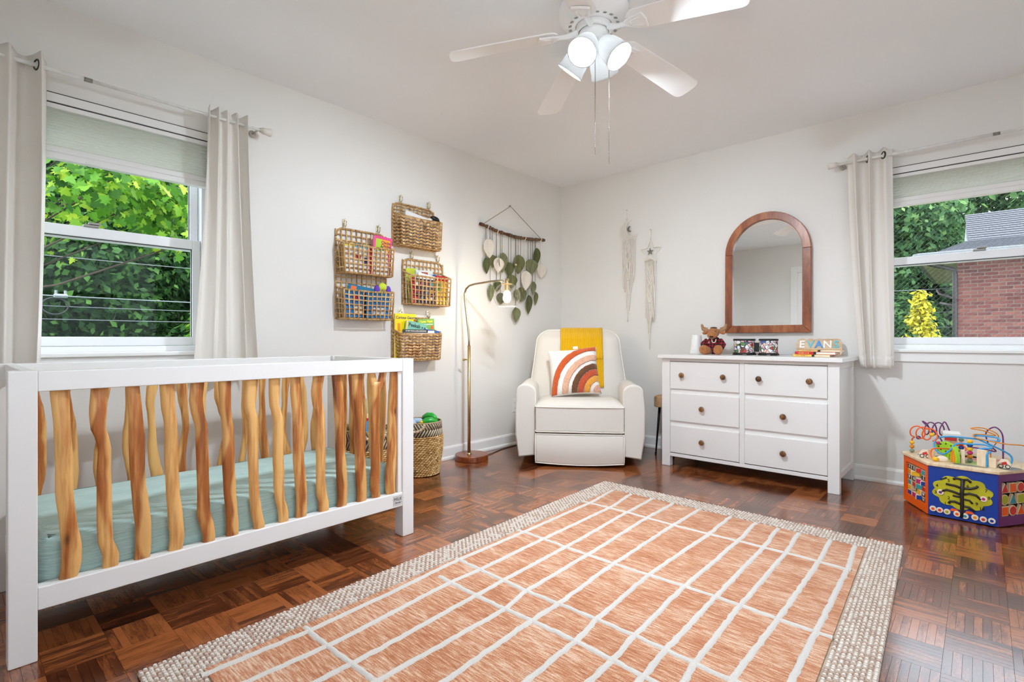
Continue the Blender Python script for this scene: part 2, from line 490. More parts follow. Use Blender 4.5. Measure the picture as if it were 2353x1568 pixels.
def plank_mb(mb, cx, cy, along, t, inset=0.00015):
    hx, hy = (LX / 2, LY / 2) if along == 0 else (LY / 2, LX / 2)
    x0, x1 = max(cx - hx, XL - 0.01), min(cx + hx, XR + 0.01)
    y0, y1 = max(cy - hy, YF - 0.01), min(cy + hy, YB + 0.01)
    if x1 - x0 < 0.002 or y1 - y0 < 0.002: return
    mb.tone = t; i = inset
    vs = [(x0, y0, -FT), (x1, y0, -FT), (x1, y1, -FT), (x0, y1, -FT), (x0 + i, y0 + i, 0), (x1 - i, y0 + i, 0), (x1 - i, y1 - i, 0), (x0 + i, y1 - i, 0)]
    mb.add(vs, [(4, 5, 6, 7), (0, 1, 5, 4), (1, 2, 6, 5), (2, 3, 7, 6), (3, 0, 4, 7)])
proto = []
for q in range(14):
    mb = MB(); plank_mb(mb, 0, 0, 0, (q + .5) / 14)
    # local zero may lie outside the room clip, so build directly
    mb = MB(); mb.tone = (q + .5) / 14; hx, hy, i = LX / 2, LY / 2, 0.00015
    mb.add([(-hx, -hy, -FT), (hx, -hy, -FT), (hx, hy, -FT), (-hx, hy, -FT), (-hx + i, -hy + i, 0), (hx - i, -hy + i, 0), (hx - i, hy - i, 0), (-hx + i, hy - i, 0)],
           [(4, 5, 6, 7), (0, 1, 5, 4), (1, 2, 6, 5), (2, 3, 7, 6), (3, 0, 4, 7)])
    proto.append(mb.mesh('plank', parq_m, tone=True))
rest = MB(); rest2 = MB(); n_ind = 0
for d, cx, cy, along, t in planks:
    inside = XL + 0.1 < cx < XR - 0.1 and YF + 0.1 < cy < YB - 0.1
    if n_ind < 300 and d < 90 and inside:
        o = bpy.data.objects.new('plank', proto[min(13, int(t * 14))])
        COL.objects.link(o); o.parent = floor; o.location = (cx, cy, 0)
        o.rotation_euler = (0, 0, (PI / 2 if along else 0) + (PI if rs.random() < .5 else 0))
        n_ind += 1
    else:
        plank_mb(rest if along == 0 else rest2, cx, cy, along, t)
o = rest.build('parquet_field', parq_m, floor, tone=True, fix=False); o['kind'] = 'stuff'
# the crosswise fingers keep their grain along their own length
for k in range(len(rest2.v)):
    x, y, z = rest2.v[k]; rest2.v[k] = (y, -x, z)
o = rest2.build('parquet_field', parq_m, floor, tone=True, fix=False); o['kind'] = 'stuff'; o.rotation_euler = (0, 0, PI / 2)

# ---- baseboards with a quarter-round shoe
BP = [(0, 0), (0.026, 0), (0.026, 0.012), (0.021, 0.021), (0.014, 0.024), (0.013, 0.085), (0.008, 0.098), (0, 0.1)]
def baseboard(name, a0, a1, fn, label):
    m = MB(); k = len(BP)
    vs = [fn(a, w, z) for a in (a0, a1) for w, z in BP]
    m.add(vs, [tuple(range(k)), tuple(range(2 * k - 1, k - 1, -1))] + [(i, (i + 1) % k, k + (i + 1) % k, k + i) for i in range(k)])
    return struct(m.build(name, trim_m), label)
baseboard('baseboard_left', YF, YB, lambda a, w, z: (XL + w, a, z), 'white baseboard with rounded shoe along the window wall')
baseboard('baseboard_back', XL + 0.02, XR, lambda a, w, z: (a, YB - w, z), 'white baseboard with rounded shoe behind the dresser')
baseboard('baseboard_right', YF, YB, lambda a, w, z: (XR - w, a, z), 'white baseboard on the wall out of frame')
baseboard('baseboard_front', -1.19, XR, lambda a, w, z: (a, YF + w, z), 'white baseboard beside the door')

# ---- door in the front wall, met only in the mirror
m = MB()
m.box(-2.175, -2.085, YF - 0.001, YF + 0.02, 0, 2.14); m.box(-1.285, -1.195, YF - 0.001, YF + 0.02, 0, 2.14); m.box(-2.085, -1.285, YF - 0.001, YF + 0.02, 2.05, 2.14)
struct(m.build('trim_1', trim_m, bevel=0.004), 'white door casing seen in the mirror')
door = MB(); door.box(-2.515, -1.2855, YF - 0.055, YF - 0.015, 0.006, 2.045)
d1 = struct(door.build('door_1', trim_m, bevel=0.003), 'white panelled door seen in the mirror')
for z0, z1 in ((0.2, 0.95), (1.1, 1.9)):
    for x0, x1 in ((-1.985, -1.715), (-1.655, -1.385)):
        m = MB(); m.box(x0, x1, YF - 0.02, YF - 0.010, z0, z1); m.build('panel', trim_m, d1, bevel=0.008)
m = MB(); m.lathe([(0.0, 0), (0.03, 0), (0.03, 0.008), (0.012, 0.012), (0.012, 0.04), (0.028, 0.05), (0.03, 0.062), (0.018, 0.072), (0, 0.074)], 16, (-1.355, YF - 0.016, 0.98), rot3(R(-90)))
m.build('knob', M('satin_nickel', srgb(190, 186, 178), 0.3, metal=1.0), d1, smooth=True)

# ================================================================== windows
def window(name, fn, h, label, screen=False):
    """fn(u, w, z): u along the wall, w into the wall (0 at the room face)"""
    a0, a1, z0, z1 = h['a0'], h['a1'], h['z0'], h['z1']
    root = thing(name, label, None, (0, 0, 0), kind='structure')
    def bx(mb, u0, u1, w0, w1, q0, q1):
        vs = [fn(u, w, z) for z in (q0, q1) for w in (w0, w1) for u in (u0, u1)]
        mb.add(vs, [(0, 2, 3, 1), (4, 5, 7, 6), (0, 1, 5, 4), (2, 6, 7, 3), (0, 4, 6, 2), (1, 3, 7, 5)])
    m = MB(); e = 0.001
    bx(m, a0 + e, a0 + 0.035, 0.03, 0.13, z0 + e, z1 - e); bx(m, a1 - 0.035, a1 - e, 0.03, 0.13, z0 + e, z1 - e)
    bx(m, a0 + 0.035, a1 - 0.035, 0.03, 0.13, z1 - 0.04, z1 - e); bx(m, a0 + 0.035, a1 - 0.035, 0.03, 0.13, z0 + e, z0 + 0.03)
    m.build('window_frame', vinyl_m, root, bevel=0.002, seg=1)
    mid = 1.462
    def sash(nm, w0, w1, q0, q1, rail_b, rail_t, st=0.04):
        mb = MB(); b0, b1 = a0 + 0.036, a1 - 0.036
        bx(mb, b0, b0 + st, w0, w1, q0, q1); bx(mb, b1 - st, b1, w0, w1, q0, q1)
        bx(mb, b0 + st, b1 - st, w0, w1, q0, q0 + rail_b); bx(mb, b0 + st, b1 - st, w0, w1, q1 - rail_t, q1)
        s = mb.build(nm, vinyl_m, root, bevel=0.003)
        g = MB(); wm = (w0 + w1) / 2
        bx(g, b0 + st - 0.004, b1 - st + 0.004, wm - 0.002, wm + 0.002, q0 + rail_b - 0.004, q1 - rail_t + 0.004)
        g.build('pane', pane_m, s)
        gk = MB(); t = 0.004
        for (u0, u1, p0, p1) in ((b0 + st - t, b0 + st + t, q0 + rail_b, q1 - rail_t), (b1 - st - t, b1 - st + t, q0 + rail_b, q1 - rail_t), (b0 + st, b1 - st, q1 - rail_t - t, q1 - rail_t + t)):
            bx(gk, u0, u1, w0 + 0.008, w0 + 0.012, p0, p1)
        gk.build('gasket', gasket_m, s)
        return s
    sash('upper_sash', 0.085, 0.12, mid - 0.028, z1 - 0.042, 0.05, 0.045)
    lo = sash('lower_sash', 0.045, 0.08, z0 + 0.032, mid + 0.028, 0.045, 0.05)
    lk = MB(); c = (a0 + a1) / 2
    bx(lk, c - 0.03, c + 0.03, 0.035, 0.075, mid + 0.028, mid + 0.04); bx(lk, c - 0.012, c + 0.035, 0.028, 0.05, mid + 0.04, mid + 0.05)
    lk.build('sash_lock', M('lock_metal', srgb(150, 148, 140), 0.4, metal=0.6), lo, bevel=0.003)
    st = MB(); bx(st, a0 - 0.05, a1 + 0.05, -0.035, 0.03, z0 - 0.02, z0 + 0.002); st.build('window_stool', trim_m, root, bevel=0.006)
    ap = MB(); bx(ap, a0 - 0.04, a1 + 0.04, -0.016, 0.0, z0 - 0.08, z0 - 0.02); ap.build('apron', trim_m, root, bevel=0.004)
    if screen:
        sm = MB(); wq = 0.128; b0, b1, q0, q1 = a0 + 0.05, a1 - 0.05, z0 + 0.04, z1 - 0.05
        step = 0.030; r = 0.0005
        W, Hh = b1 - b0, q1 - q0
        for sgn in (1, -1):
            k = -Hh
            while k < W:
                u_a, v_a = (k, 0) if k > 0 else (0, -k / 1.0)
                ln = min(W - u_a, Hh - v_a)
                if ln > 0.01:
                    p, q = (u_a, v_a), (u_a + ln, v_a + ln)
                    if sgn < 0: p, q = (W - p[0], p[1]), (W - q[0], q[1])
                    sm.tube([fn(b0 + p[0], wq, q0 + p[1]), fn(b0 + q[0], wq, q0 + q[1])], r, 3, caps=False)
                k += step
        o = sm.build('insect_screen', M('screen_wire', srgb(120, 122, 122), 0.6), root); o['kind'] = 'stuff'
    return root

f1 = lambda u, w, z: (XL - w, u, z)
f2 = lambda u, w, z: (u, YB + w, z)
window('window_1', f1, W1, 'white double-hung window onto leafy trees')
f3 = lambda u, w, z: (XR + w, u, z)
f4 = lambda u, w, z: (u, YF - w, z)
window('fill_window_3', f3, W3, 'wide white window added beside the camera for fill light, out of frame')
window('fill_window_4', f4, W4, 'wide white window added behind the camera for fill light, out of frame')
window('window_2', f2, W2, 'white double-hung window onto a brick house, with a screen', True)

# ================================================================== cellular shades
def shade_mat(nm, col):
    return cloth_mat(nm, col, transl=0.5, weave=6000, bump=0.0, var=0.01)
def shade(fn, h, zb, label, mat):
    a0, a1, z1 = h['a0'] + 0.004, h['a1'] - 0.004, h['z1']
    root = thing('cellular_shade', label, 'window shade', fn((a0 + a1) / 2, 0.0, z1 - 0.001), group='raised cellular shades')
    off = Vector(root.location)
    def P(u, w, z): return Vector(fn(u, w, z)) - off
    def bx(mb, u0, u1, w0, w1, q0, q1):
        vs = [P(u, w, z) for z in (q0, q1) for w in (w0, w1) for u in (u0, u1)]
        mb.add(vs, [(0, 2, 3, 1), (4, 5, 7, 6), (0, 1, 5, 4), (2, 6, 7, 3), (0, 4, 6, 2), (1, 3, 7, 5)])
    hr = MB(); bx(hr, a0, a1, -0.012, 0.028, z1 - 0.046, z1 - 0.006); hr.build('headrail', white_m, root, bevel=0.003)
    ln = MB(); bx(ln, a0, a1, -0.006, 0.026, z1 - 0.006, z1 - 0.001); bx(ln, a0, a1, -0.006, 0.02, z1 - 0.052, z1 - 0.046); ln.build('shadow_gap', gasket_m, root)  # dark bars colour in the shade of the headrail gaps
    lp = MB(); bx(lp, a0, a1, -0.010, 0.026, z1 - 0.074, z1 - 0.052); lp.build('headrail_lip', white_m, root, bevel=0.002)
    zt = z1 - 0.076; n = 13
    def cell(u, v):
        z = lerp(zt, zb + 0.058, v); t = (v * n) % 1.0
        return P(lerp(a0, a1, u), 0.004 + 0.009 * abs(t * 2 - 1), z)
    c = MB(); c.grid(cell, 2, 2 * n + 1)
    c.add([P(a0, 0.026, zt), P(a1, 0.026, zt), P(a1, 0.026, zb + 0.058), P(a0, 0.026, zb + 0.058)], [(0, 1, 2, 3)])
    c.build('pleated_cells', mat, root)
    br = MB(); bx(br, a0, a1, -0.006, 0.03, zb + 0.03, zb + 0.058); bx(br, a0, a1, -0.012, 0.03, zb, zb + 0.03); br.build('bottom_rail', white_m, root, bevel=0.005)
    hd = MB(); uc = (a0 + a1) / 2; bx(hd, uc - 0.03, uc + 0.03, -0.018, -0.011, zb + 0.003, zb + 0.012); hd.build('handle', white_m, root, bevel=0.002)
shade(f1, W1, 1.775, 'half-raised white cellular shade in the window behind the crib', shade_mat('shade_fabric', srgb(230, 230, 224)))
shade(f2, W2, 1.815, 'half-raised white cellular shade in the window beside the dresser', shade_mat('shade_fabric', None))

# ================================================================== curtain rods and curtains
rod_m = M('whitewashed_rod', srgb(228, 228, 224), 0.35, var=0.12, vscale=30, stretch=(1, 1, 1))
grom_m = M('grommet_bronze', srgb(70, 64, 58), 0.35, metal=0.85)
curt_m = cloth_mat('curtain_linen', srgb(238, 233, 226), transl=0.12, weave=1400, bump=0.12, var=0.05)
RZ, RW = 2.142, 0.095     # rod height, distance from the wall

def curtain_rod(fn, a0, a1, label, seam):
    root = thing('curtain_rod', label, 'curtain rod', fn((a0 + a1) / 2, -RW, RZ), group='whitewashed curtain rods')
    off = Vector(root.location); P = lambda u, w, z: Vector(fn(u, -w, z)) - off
    m = MB(); m.tube([P(a0, RW, RZ), P(seam, RW, RZ)], 0.0095, 12); m.build('rod', rod_m, root, smooth=True)
    m = MB(); m.tube([P(seam - 0.004, RW, RZ), P(a1, RW, RZ)], 0.0075, 12); m.build('rod', rod_m, root, smooth=True)
    m = MB(); m.tube([P(seam - 0.001, RW, RZ), P(seam + 0.03, RW, RZ)], 0.0098, 12); m.build('rod_collar', M('worn_collar', srgb(150, 146, 138), 0.4, metal=0.3, var=0.3, vscale=60), root, smooth=True)
    for s, a in ((-1, a0), (1, a1)):
        m = MB(); u = lambda k: P(a + s * k, RW, RZ)
        m.tube([u(-0.004), u(0.008), u(0.0081), u(0.03), u(0.052), u(0.058)], [0.013, 0.013, 0.017, 0.019, 0.022, 0.021], 16)
        m.build('finial', M('finial_white', srgb(226, 220, 210), 0.4, var=0.1), root, smooth=True)
        m = MB(); b = a - s * 0.012
        m.tube([P(b, 0.004, RZ), P(b, RW, RZ)], 0.006, 8); m.tube([P(b, 0.0, RZ), P(b, 0.006, RZ)], 0.02, 14)
        m.build('bracket', M('bracket_metal', srgb(196, 192, 186), 0.35, metal=0.5), root, smooth=True)
    return root
curtain_rod(f1, -0.22, 1.225, 'whitewashed curtain rod above the crib window', 0.44)
curtain_rod(f2, -0.725, 0.73, 'whitewashed curtain rod above the window beside the dresser', 0.05)

def curtain(fn, top, bot, zb, folds, label, ph=0.0, amp=0.036, ring_u=()):
    """top / bot: (a0, a1) spans at rod and hem"""
    ctr = (top[0] + top[1]) / 2
    root = thing('curtain', label, 'curtain', fn(ctr, -RW, zb), group='off-white grommet curtains')
    off = Vector(root.location)
    zt = RZ + 0.045
    rr = random.Random(int(ctr * 1000))
    k1, k2 = rr.uniform(0, 6), rr.uniform(0, 6)
    def S(u, v):            # v 0 top .. 1 hem
        a = lerp(lerp(top[0], top[1], u), lerp(bot[0], bot[1], u), v ** 1.4)
        wv = math.cos(2 * PI * folds * u + ph)
        ap = amp * (1 - 0.25 * v) * (0.75 + 0.35 * math.sin(5 * u + k1 + 1.5 * v))
        w = RW + ap * (wv + 0.25 * math.cos(4 * PI * folds * u + k2 + 2 * v) * v)
        a += 0.012 * v * math.sin(2 * PI * folds * u * 0.5 + k2 + v * 2) - 0.45 * ap * math.sin(2 * PI * folds * u + ph) * 0.55
        z = lerp(zt, zb, v) + 0.008 * math.cos(2 * PI * folds * u + ph + 1) * (v < 0.02)
        return Vector(fn(a, -w, z)) - off
    m = MB(); m.grid(S, folds * 22 + 1, 46)
    m.build('panel', curt_m, root, smooth=True, solid=0.0025)
    hm = MB(); hm.grid(lambda u, v: S(u, 0.945 + 0.0549 * v) , folds * 22 + 1, 4)
    hm.build('hem', curt_m, root, smooth=True, solid=0.005)
    for q in ring_u:
        c = S(q, (zt - RZ) / (zt - zb)); e = 0.004
        d = (S(q + e, 0.033) - S(q - e, 0.033)).normalized(); nrm = Vector((0, 0, 1)).cross(d).normalized()
        g = MB()
        pts = [c + (d * math.cos(t) + Vector((0, 0, 1)) * math.sin(t)) * 0.021 for t in [2 * PI * i / 18 for i in range(18)]]
        g.tube(pts, 0.005, 8, closed=True); g.build('grommet', grom_m, root, smooth=True)
    return root
curtain(f1, (-0.06, 0.325), (-0.10, 0.31), 0.765, 4, 'off-white curtain bunched at the left side of the crib window', 2.2, 0.05, (0.855,))
curtain(f1, (0.955, 1.145), (0.885, 1.215), 0.765, 4, 'off-white curtain hanging between crib window and woven wall baskets', 0.3, 0.034)
curtain(f2, (-0.672, -0.425), (-0.606, -0.412), 0.762, 3, 'short off-white curtain hanging just beside the white dresser', 2.9, 0.034, (0.42, 0.80))

# ================================================================== outlet plate
def outlet(loc, fn):
    root = thing('outlet_plate', 'small white outlet plate low on the wall behind the armchair', 'outlet', loc)
    m = MB(); m.box(0, 0.006, -0.036, 0.036, -0.06, 0.06); m.build('plate', white_m, root, bevel=0.003)
    for z in (-0.024, 0.024):
        m = MB(); m.box(0.006, 0.0085, -0.016, 0.016, z - 0.013, z + 0.013); s = m.build('socket', white_m, root, bevel=0.002)
        m = MB(); m.box(0.0085, 0.0088, -0.007, -0.004, z - 0.006, z + 0.004); m.box(0.0085, 0.0088, 0.004, 0.007, z - 0.006, z + 0.004); m.build('slot', black_m, s)
outlet((XL, 3.50, 0.352), None)
# ================================================================== outside
GZ = -3.2
m = MB(); m.box(-60, 60, -40, 90, GZ - 0.3, GZ)
struct(m.build('ground', M('lawn_green', srgb(58, 92, 38), 0.95, var=0.4, vscale=3)), 'green lawn far below the windows')
m = MB(); m.box(XR + 0.3, 22, -24, 9, GZ, GZ + 0.02); m.box(-6, XR + 0.3, -24, YF - 0.3, GZ, GZ + 0.02)  # pale ground added out of view, throws daylight up to the ceiling
struct(m.build('bounce_slab', M('bounce_pale', srgb(226, 226, 226), 0.9, var=0.08, vscale=2)), 'pale slab added out of view to bounce daylight up to the ceiling')
bark_m = M('tree_bark', srgb(70, 58, 46), 0.9, var=0.4, vscale=14, bump=0.6, bscale=30)
lf_deep = leaf_mat('leaves_deep', srgb(20, 46, 22), srgb(44, 86, 40), srgb(92, 140, 62))
lf_maple = leaf_mat('leaves_maple', srgb(40, 84, 26), srgb(92, 146, 40), srgb(170, 196, 60), 0.45)
lf_blue = leaf_mat('leaves_bluegreen', srgb(34, 66, 40), srgb(74, 116, 66), srgb(128, 164, 96))
lf_gold = leaf_mat('leaves_gold', srgb(120, 124, 24), srgb(186, 176, 40), srgb(232, 214, 76), 0.3)
MAPLE = [(0, -0.55), (0.10, -0.30), (0.42, -0.38), (0.34, -0.14), (0.56, 0.10), (0.26, 0.10), (0.22, 0.34), (0, 0.60), (-0.22, 0.34), (-0.26, 0.10), (-0.56, 0.10), (-0.34, -0.14), (-0.42, -0.38), (-0.10, -0.30)]
DIAM = [(0, -0.5), (0.3, -0.05), (0, 0.55), (-0.3, -0.05)]

def leaves(mb, c, rad, n, size, rr, shape, face=None, shell=0.55):
    """n leaves in an ellipsoidal clump; mostly in its outer shell, drooping and facing outwards"""
    for _ in range(n):
        while True:
            d = Vector((rr.gauss(0, 1), rr.gauss(0, 1), rr.gauss(0, 1)))
            if d.length > 0.01: break
        d.normalize()
        q = (shell + (1 - shell) * rr.random()) if rr.random() < 0.8 else rr.random()
        p = Vector(c) + Vector((d.x * rad[0] * q, d.y * rad[1] * q, d.z * rad[2] * q))
        nrm = (d + Vector((rr.gauss(0, .5), rr.gauss(0, .5), 0.5 + rr.gauss(0, .4)))).normalized()
        a, b, _n = frame_from(nrm)
        t = rr.uniform(0, 2 * PI)
        e1 = a * math.cos(t) + b * math.sin(t); e2 = nrm.cross(e1)
        s = size * rr.uniform(0.65, 1.3)
        mb.tone = min(1, max(0, 0.5 + rr.gauss(0, 0.28)))
        mb.add([p + e1 * (u * s) + e2 * (v * s) + nrm * (0.12 * s * (abs(u) - 0.3)) for u, v in shape], [tuple(range(len(shape)))])

def tree(name, loc, height, clumps, per, size, mat, shape, label, seed, group='trees beyond the windows', trunk_r=0.16, shell=0.55):
    rr = random.Random(seed)
    root = thing(name, label, 'tree', (loc[0], loc[1], GZ), group=group)
    tm = MB()
    top = Vector((0, 0, height * 0.8))
    tm.tube([(0, 0, 0), (0.05, 0.03, height * 0.3), (-0.06, 0.05, height * 0.55), top], [trunk_r, trunk_r * 0.8, trunk_r * 0.55, trunk_r * 0.2], 8)
    fm = MB()
    for c, rad in clumps:
        c = Vector(c) - Vector((loc[0], loc[1], GZ))
        s = Vector((0, 0, max(0.5, min(height * 0.6, c.z - 1.0))))
        mid = (s + c) / 2 + Vector((0, 0, -0.2))
        tm.tube([s, mid, c], [trunk_r * 0.14, trunk_r * 0.07, 0.006], 6)
        leaves(fm, c, rad, per, size, rr, shape, shell=shell)
    tm.build('trunk', bark_m, root, smooth=True)
    o = fm.build('foliage', mat, root, tone=True, fix=False); o['kind'] = 'stuff'
    return root

def blob(x0, x1, y0, y1, z0, z1, n, rad, seed):
    rr = random.Random(seed)
    return [((rr.uniform(x0, x1), rr.uniform(y0, y1), rr.uniform(z0, z1)), (rad * rr.uniform(.7, 1.2), rad * rr.uniform(.7, 1.2), rad * rr.uniform(.5, .9))) for _ in range(n)]

# beyond the crib window
tree('maple_tree', (-7.6, -0.6), 7.5, blob(-8.0, -6.2, -0.1, 2.6, 2.2, 4.3, 18, 0.75, 11), 300, 0.105, lf_maple, MAPLE, 'maple with bright yellow-green leaves filling the upper pane of the crib window', 1, shell=0.3)
tree('maple_tree', (-8.4, 3.6), 5.5, blob(-8.2, -7.0, 1.9, 3.0, 0.2, 1.9, 8, 0.55, 12), 260, 0.10, lf_maple, MAPLE, 'low maple boughs at the lower right of the crib window', 2, shell=0.3)
tree('broadleaf_tree', (-13.5, 0.6), 8.0, blob(-13.6, -11.6, -0.8, 2.0, -2.0, 5.2, 26, 1.3, 13), 1000, 0.15, lf_deep, DIAM, 'deep green tree filling the lower left of the crib window', 3)
tree('broadleaf_tree', (-14.2, 4.4), 8.5, blob(-14.2, -12.2, 2.2, 5.6, -2.0, 5.6, 26, 1.35, 14), 1000, 0.15, lf_deep, DIAM, 'deep green tree behind the low maple boughs', 4)
tree('broadleaf_tree', (-17.5, 2.2), 9.5, blob(-18.0, -16.2, -4.5, 8.5, -2.0, 7.6, 60, 2.0, 15), 620, 0.34, lf_deep, DIAM, 'tall dark tree closing the view at the back of the crib window', 5)
tree('hedge_tree', (-27.0, 2.5), 5.0, blob(-27.6, -26.2, -8.0, 13.0, -3.0, 2.6, 80, 1.9, 19), 560, 0.46, lf_deep, DIAM, 'dense dark hedge row low behind the trees of the crib window', 10)
tree('hedge_tree', (-4.5, 39.0), 6.0, blob(-13.0, 3.0, 38.0, 40.0, -3.0, 3.4, 46, 1.8, 20), 420, 0.42, lf_deep, DIAM, 'dense dark hedge row far beyond the golden conifer', 11)
# beyond the other window
tree('broadleaf_tree', (-4.2, 24.0), 9.0, blob(-7.0, -1.4, 22.6, 25.2, -2.0, 6.4, 44, 1.7, 16), 800, 0.22, lf_blue, DIAM, 'grey-green tree left of the brick house roof', 6)
tree('broadleaf_tree', (3.2, 29.0), 10.5, blob(-3.5, 8.0, 27.6, 30.5, -1.0, 9.0, 60, 2.4, 17), 640, 0.34, lf_blue, DIAM, 'grey-green tree standing behind the brick house roof', 7)
tree('broadleaf_tree', (-2.6, 16.2), 5.0, blob(-3.9, -1.25, 15.4, 17.2, -2.6, 2.0, 18, 0.85, 18), 330, 0.13, lf_deep, DIAM, 'dark leafy shrub-like tree between golden conifer and brick house', 8)

def conifer(loc, h, r, label):
    root = thing('golden_conifer', label, 'conifer', (loc[0], loc[1], GZ), group='trees beyond the windows')
    rr = random.Random(9)
    m = MB(); m.tube([(0, 0, 0), (0, 0, h)], [0.06, 0.01], 6); m.build('trunk', bark_m, root)
    f = MB()
    for k in range(420):
        t = rr.random() ** 1.0; z = h * (0.1 + 0.9 * t); rad = r * (1 - t) + 0.03
        a = rr.uniform(0, 2 * PI)
        leaves(f, (math.cos(a) * rad * 0.8, math.sin(a) * rad * 0.8, z), (0.14, 0.14, 0.09), 14, 0.085, rr, DIAM, shell=0.2)
    o = f.build('foliage', lf_gold, root, tone=True, fix=False); o['kind'] = 'stuff'
conifer((-0.80, 11.6), 4.95, 1.15, 'small golden-yellow conifer in front of the brick house')

# ---- brick house
brick_ms = [M('brick_%d' % i, srgb(*c), 0.9, var=0.25, vscale=9, bump=0.3, bscale=50) for i, c in enumerate(((118, 62, 54), (128, 72, 62), (106, 56, 50), (134, 80, 68)))]
HY, HX0, HX1 = 14.5, -0.38, 4.4
EZ = 2.66
house = thing('brick_house', 'red brick house with grey shingle roof outside the window', 'house', (HX0, HY, GZ))
m = MB(); m.box(0, HX1 - HX0, 0.02, 6.0, 0, EZ - GZ); m.build('wall', M('mortar', srgb(158, 140, 130), 0.95, var=0.1, bump=0.3, bscale=80), house)
BW, BH, J = 0.200, 0.058, 0.017
bms = []
for bm_ in brick_ms:
    q = MB(); q.box(0, BW, 0, 0.06, 0, BH); bms.append(q.mesh('brick', bm_))
hb = MB(); hb.box(0, BW / 2 - J / 2, 0, 0.06, 0, BH); half_me = hb.mesh('brick', brick_ms[0])
rb = random.Random(5); nb = 0; lowb = MB()
for row in range(78):
    z = row * (BH + J)
    wz = z + GZ
    offx = 0 if row % 2 else -(BW + J) / 2
    for k in range(0, 20):
        x = offx + k * (BW + J)
        if x + HX0 > 3.2: break
        if wz > EZ - 0.07: break
        if x < -0.01:
            x, me = 0, half_me
        else: me = rb.choice(bms)
        if wz > 0.9 and nb < 300 and x < 2.4:
            o = bpy.data.objects.new('brick', me); COL.objects.link(o); o.parent = house; o.location = (x, 0.012 + rb.uniform(-0.003, 0.003) - 0.012, z); nb += 1
        else:
            lowb.box(x, x + (BW if me is not half_me else BW / 2 - J / 2), 0, 0.05, z, z + BH)
o = lowb.build('brickwork', brick_ms[1], house); o['kind'] = 'stuff'
# roof: overhanging eave, front slope with a gablet at its left, shingle courses
OX = -0.62      # eave overhang to the left, in house coordinates
sh_m = M('asphalt_shingle', srgb(96, 98, 104), 0.95, var=0.3, vscale=16, stretch=(1.2, 6, 6), bump=0.4, bscale=60)
roof = MB()
XE = HX1 - HX0 + 0.6; Z0 = EZ - GZ
LE = [Vector((OX + 0.16, -0.55, Z0 + 0.05)), Vector((0.16, 0.70, Z0 + 0.45)), Vector((0.07, 2.50, Z0 + 1.36))]      # left edge: skirt, then rake
RE = [Vector((XE, -0.55, Z0 + 0.05)), Vector((XE, 0.70, Z0 + 0.45)), Vector((XE, 2.50, Z0 + 1.36))]
def along(E_, t): return E_[0].lerp(E_[1], t / 0.4) if t < 0.4 else E_[1].lerp(E_[2], (t - 0.4) / 0.6)
NC = 22
for k in range(NC):
    t0, t1 = k / NC, min(1, (k + 1.15) / NC)
    A0, A1, B0, B1 = along(LE, t0), along(RE, t0), along(LE, t1), along(RE, t1)
    up = Vector((0, -0.010, 0.022))
    roof.add([A0 + up, A1 + up, B1, B0, A0, A1, B1 - up * 0.5, B0 - up * 0.5], [(0, 1, 2, 3), (4, 5, 1, 0), (4, 0, 3, 7), (5, 6, 2, 1), (7, 6, 5, 4)])
b0, b1 = Vector((0.0, 6.5, Z0 + 0.05)), Vector((XE, 6.5, Z0 + 0.05))
roof.add([LE[2], RE[2], b1, b0], [(0, 1, 2, 3)]); roof.add([RE[0], b1, RE[2]], [(0, 1, 2)])
roof.add([LE[0], LE[1], Vector((0.16, 6.0, Z0 + 0.45)), Vector((OX, 6.5, Z0 + 0.05))], [(0, 1, 2, 3)])
rf = roof.build('roof', sh_m, house)
m = MB(); m.prism([(0.75, 0.44), (2.50, 1.33), (5.6, 0.44)], 0.10, 0.16, lambda u, v, w: Vector((w, u, Z0 + v)))
m.build('gable_wall', M('gablet_paint', srgb(120, 126, 122), 0.8, var=0.1), house)
m = MB(); m.box(OX, HX1 - HX0 + 0.6, -0.55, 0.02, EZ - GZ - 0.02, EZ - GZ + 0.03); m.box(OX, 0, 0.0, 6.0, EZ - GZ - 0.02, EZ - GZ + 0.03)
m.build('soffit', M('soffit_cream', srgb(196, 186, 164), 0.85, var=0.08), house)
m = MB(); m.box(OX - 0.02, HX1 - HX0 + 0.62, -0.66, -0.55, EZ - GZ - 0.02, EZ - GZ + 0.10); m.box(OX - 0.1, OX, -0.55, 6.0, EZ - GZ - 0.02, EZ - GZ + 0.10)
m.build('gutter', M('gutter_grey', srgb(116, 118, 122), 0.5, var=0.06), house, bevel=0.02)
dn = M('downspout_brown', srgb(52, 44, 42), 0.5)
m = MB(); m.tube([(-0.5, -0.5, EZ - GZ - 0.02), (-0.45, -0.45, EZ - GZ - 0.12), (-0.06, -0.06, EZ - GZ - 0.22), (-0.035, -0.05, EZ - GZ - 0.34), (-0.035, -0.05, 0.2)], 0.045, 8); m.build('downspout', dn, house, smooth=True)
m = MB(); m.tube([(-0.035, -0.05, EZ - GZ - 0.85), (-0.30, 0.2, EZ - GZ - 0.72), (-0.34, 0.26, EZ - GZ - 0.62)], 0.03, 8); m.tube([(-0.035, -0.05, EZ - GZ - 1.0), (-0.28, 0.2, EZ - GZ - 0.92)], 0.03, 8); m.build('vent_pipe', dn, house, smooth=True)

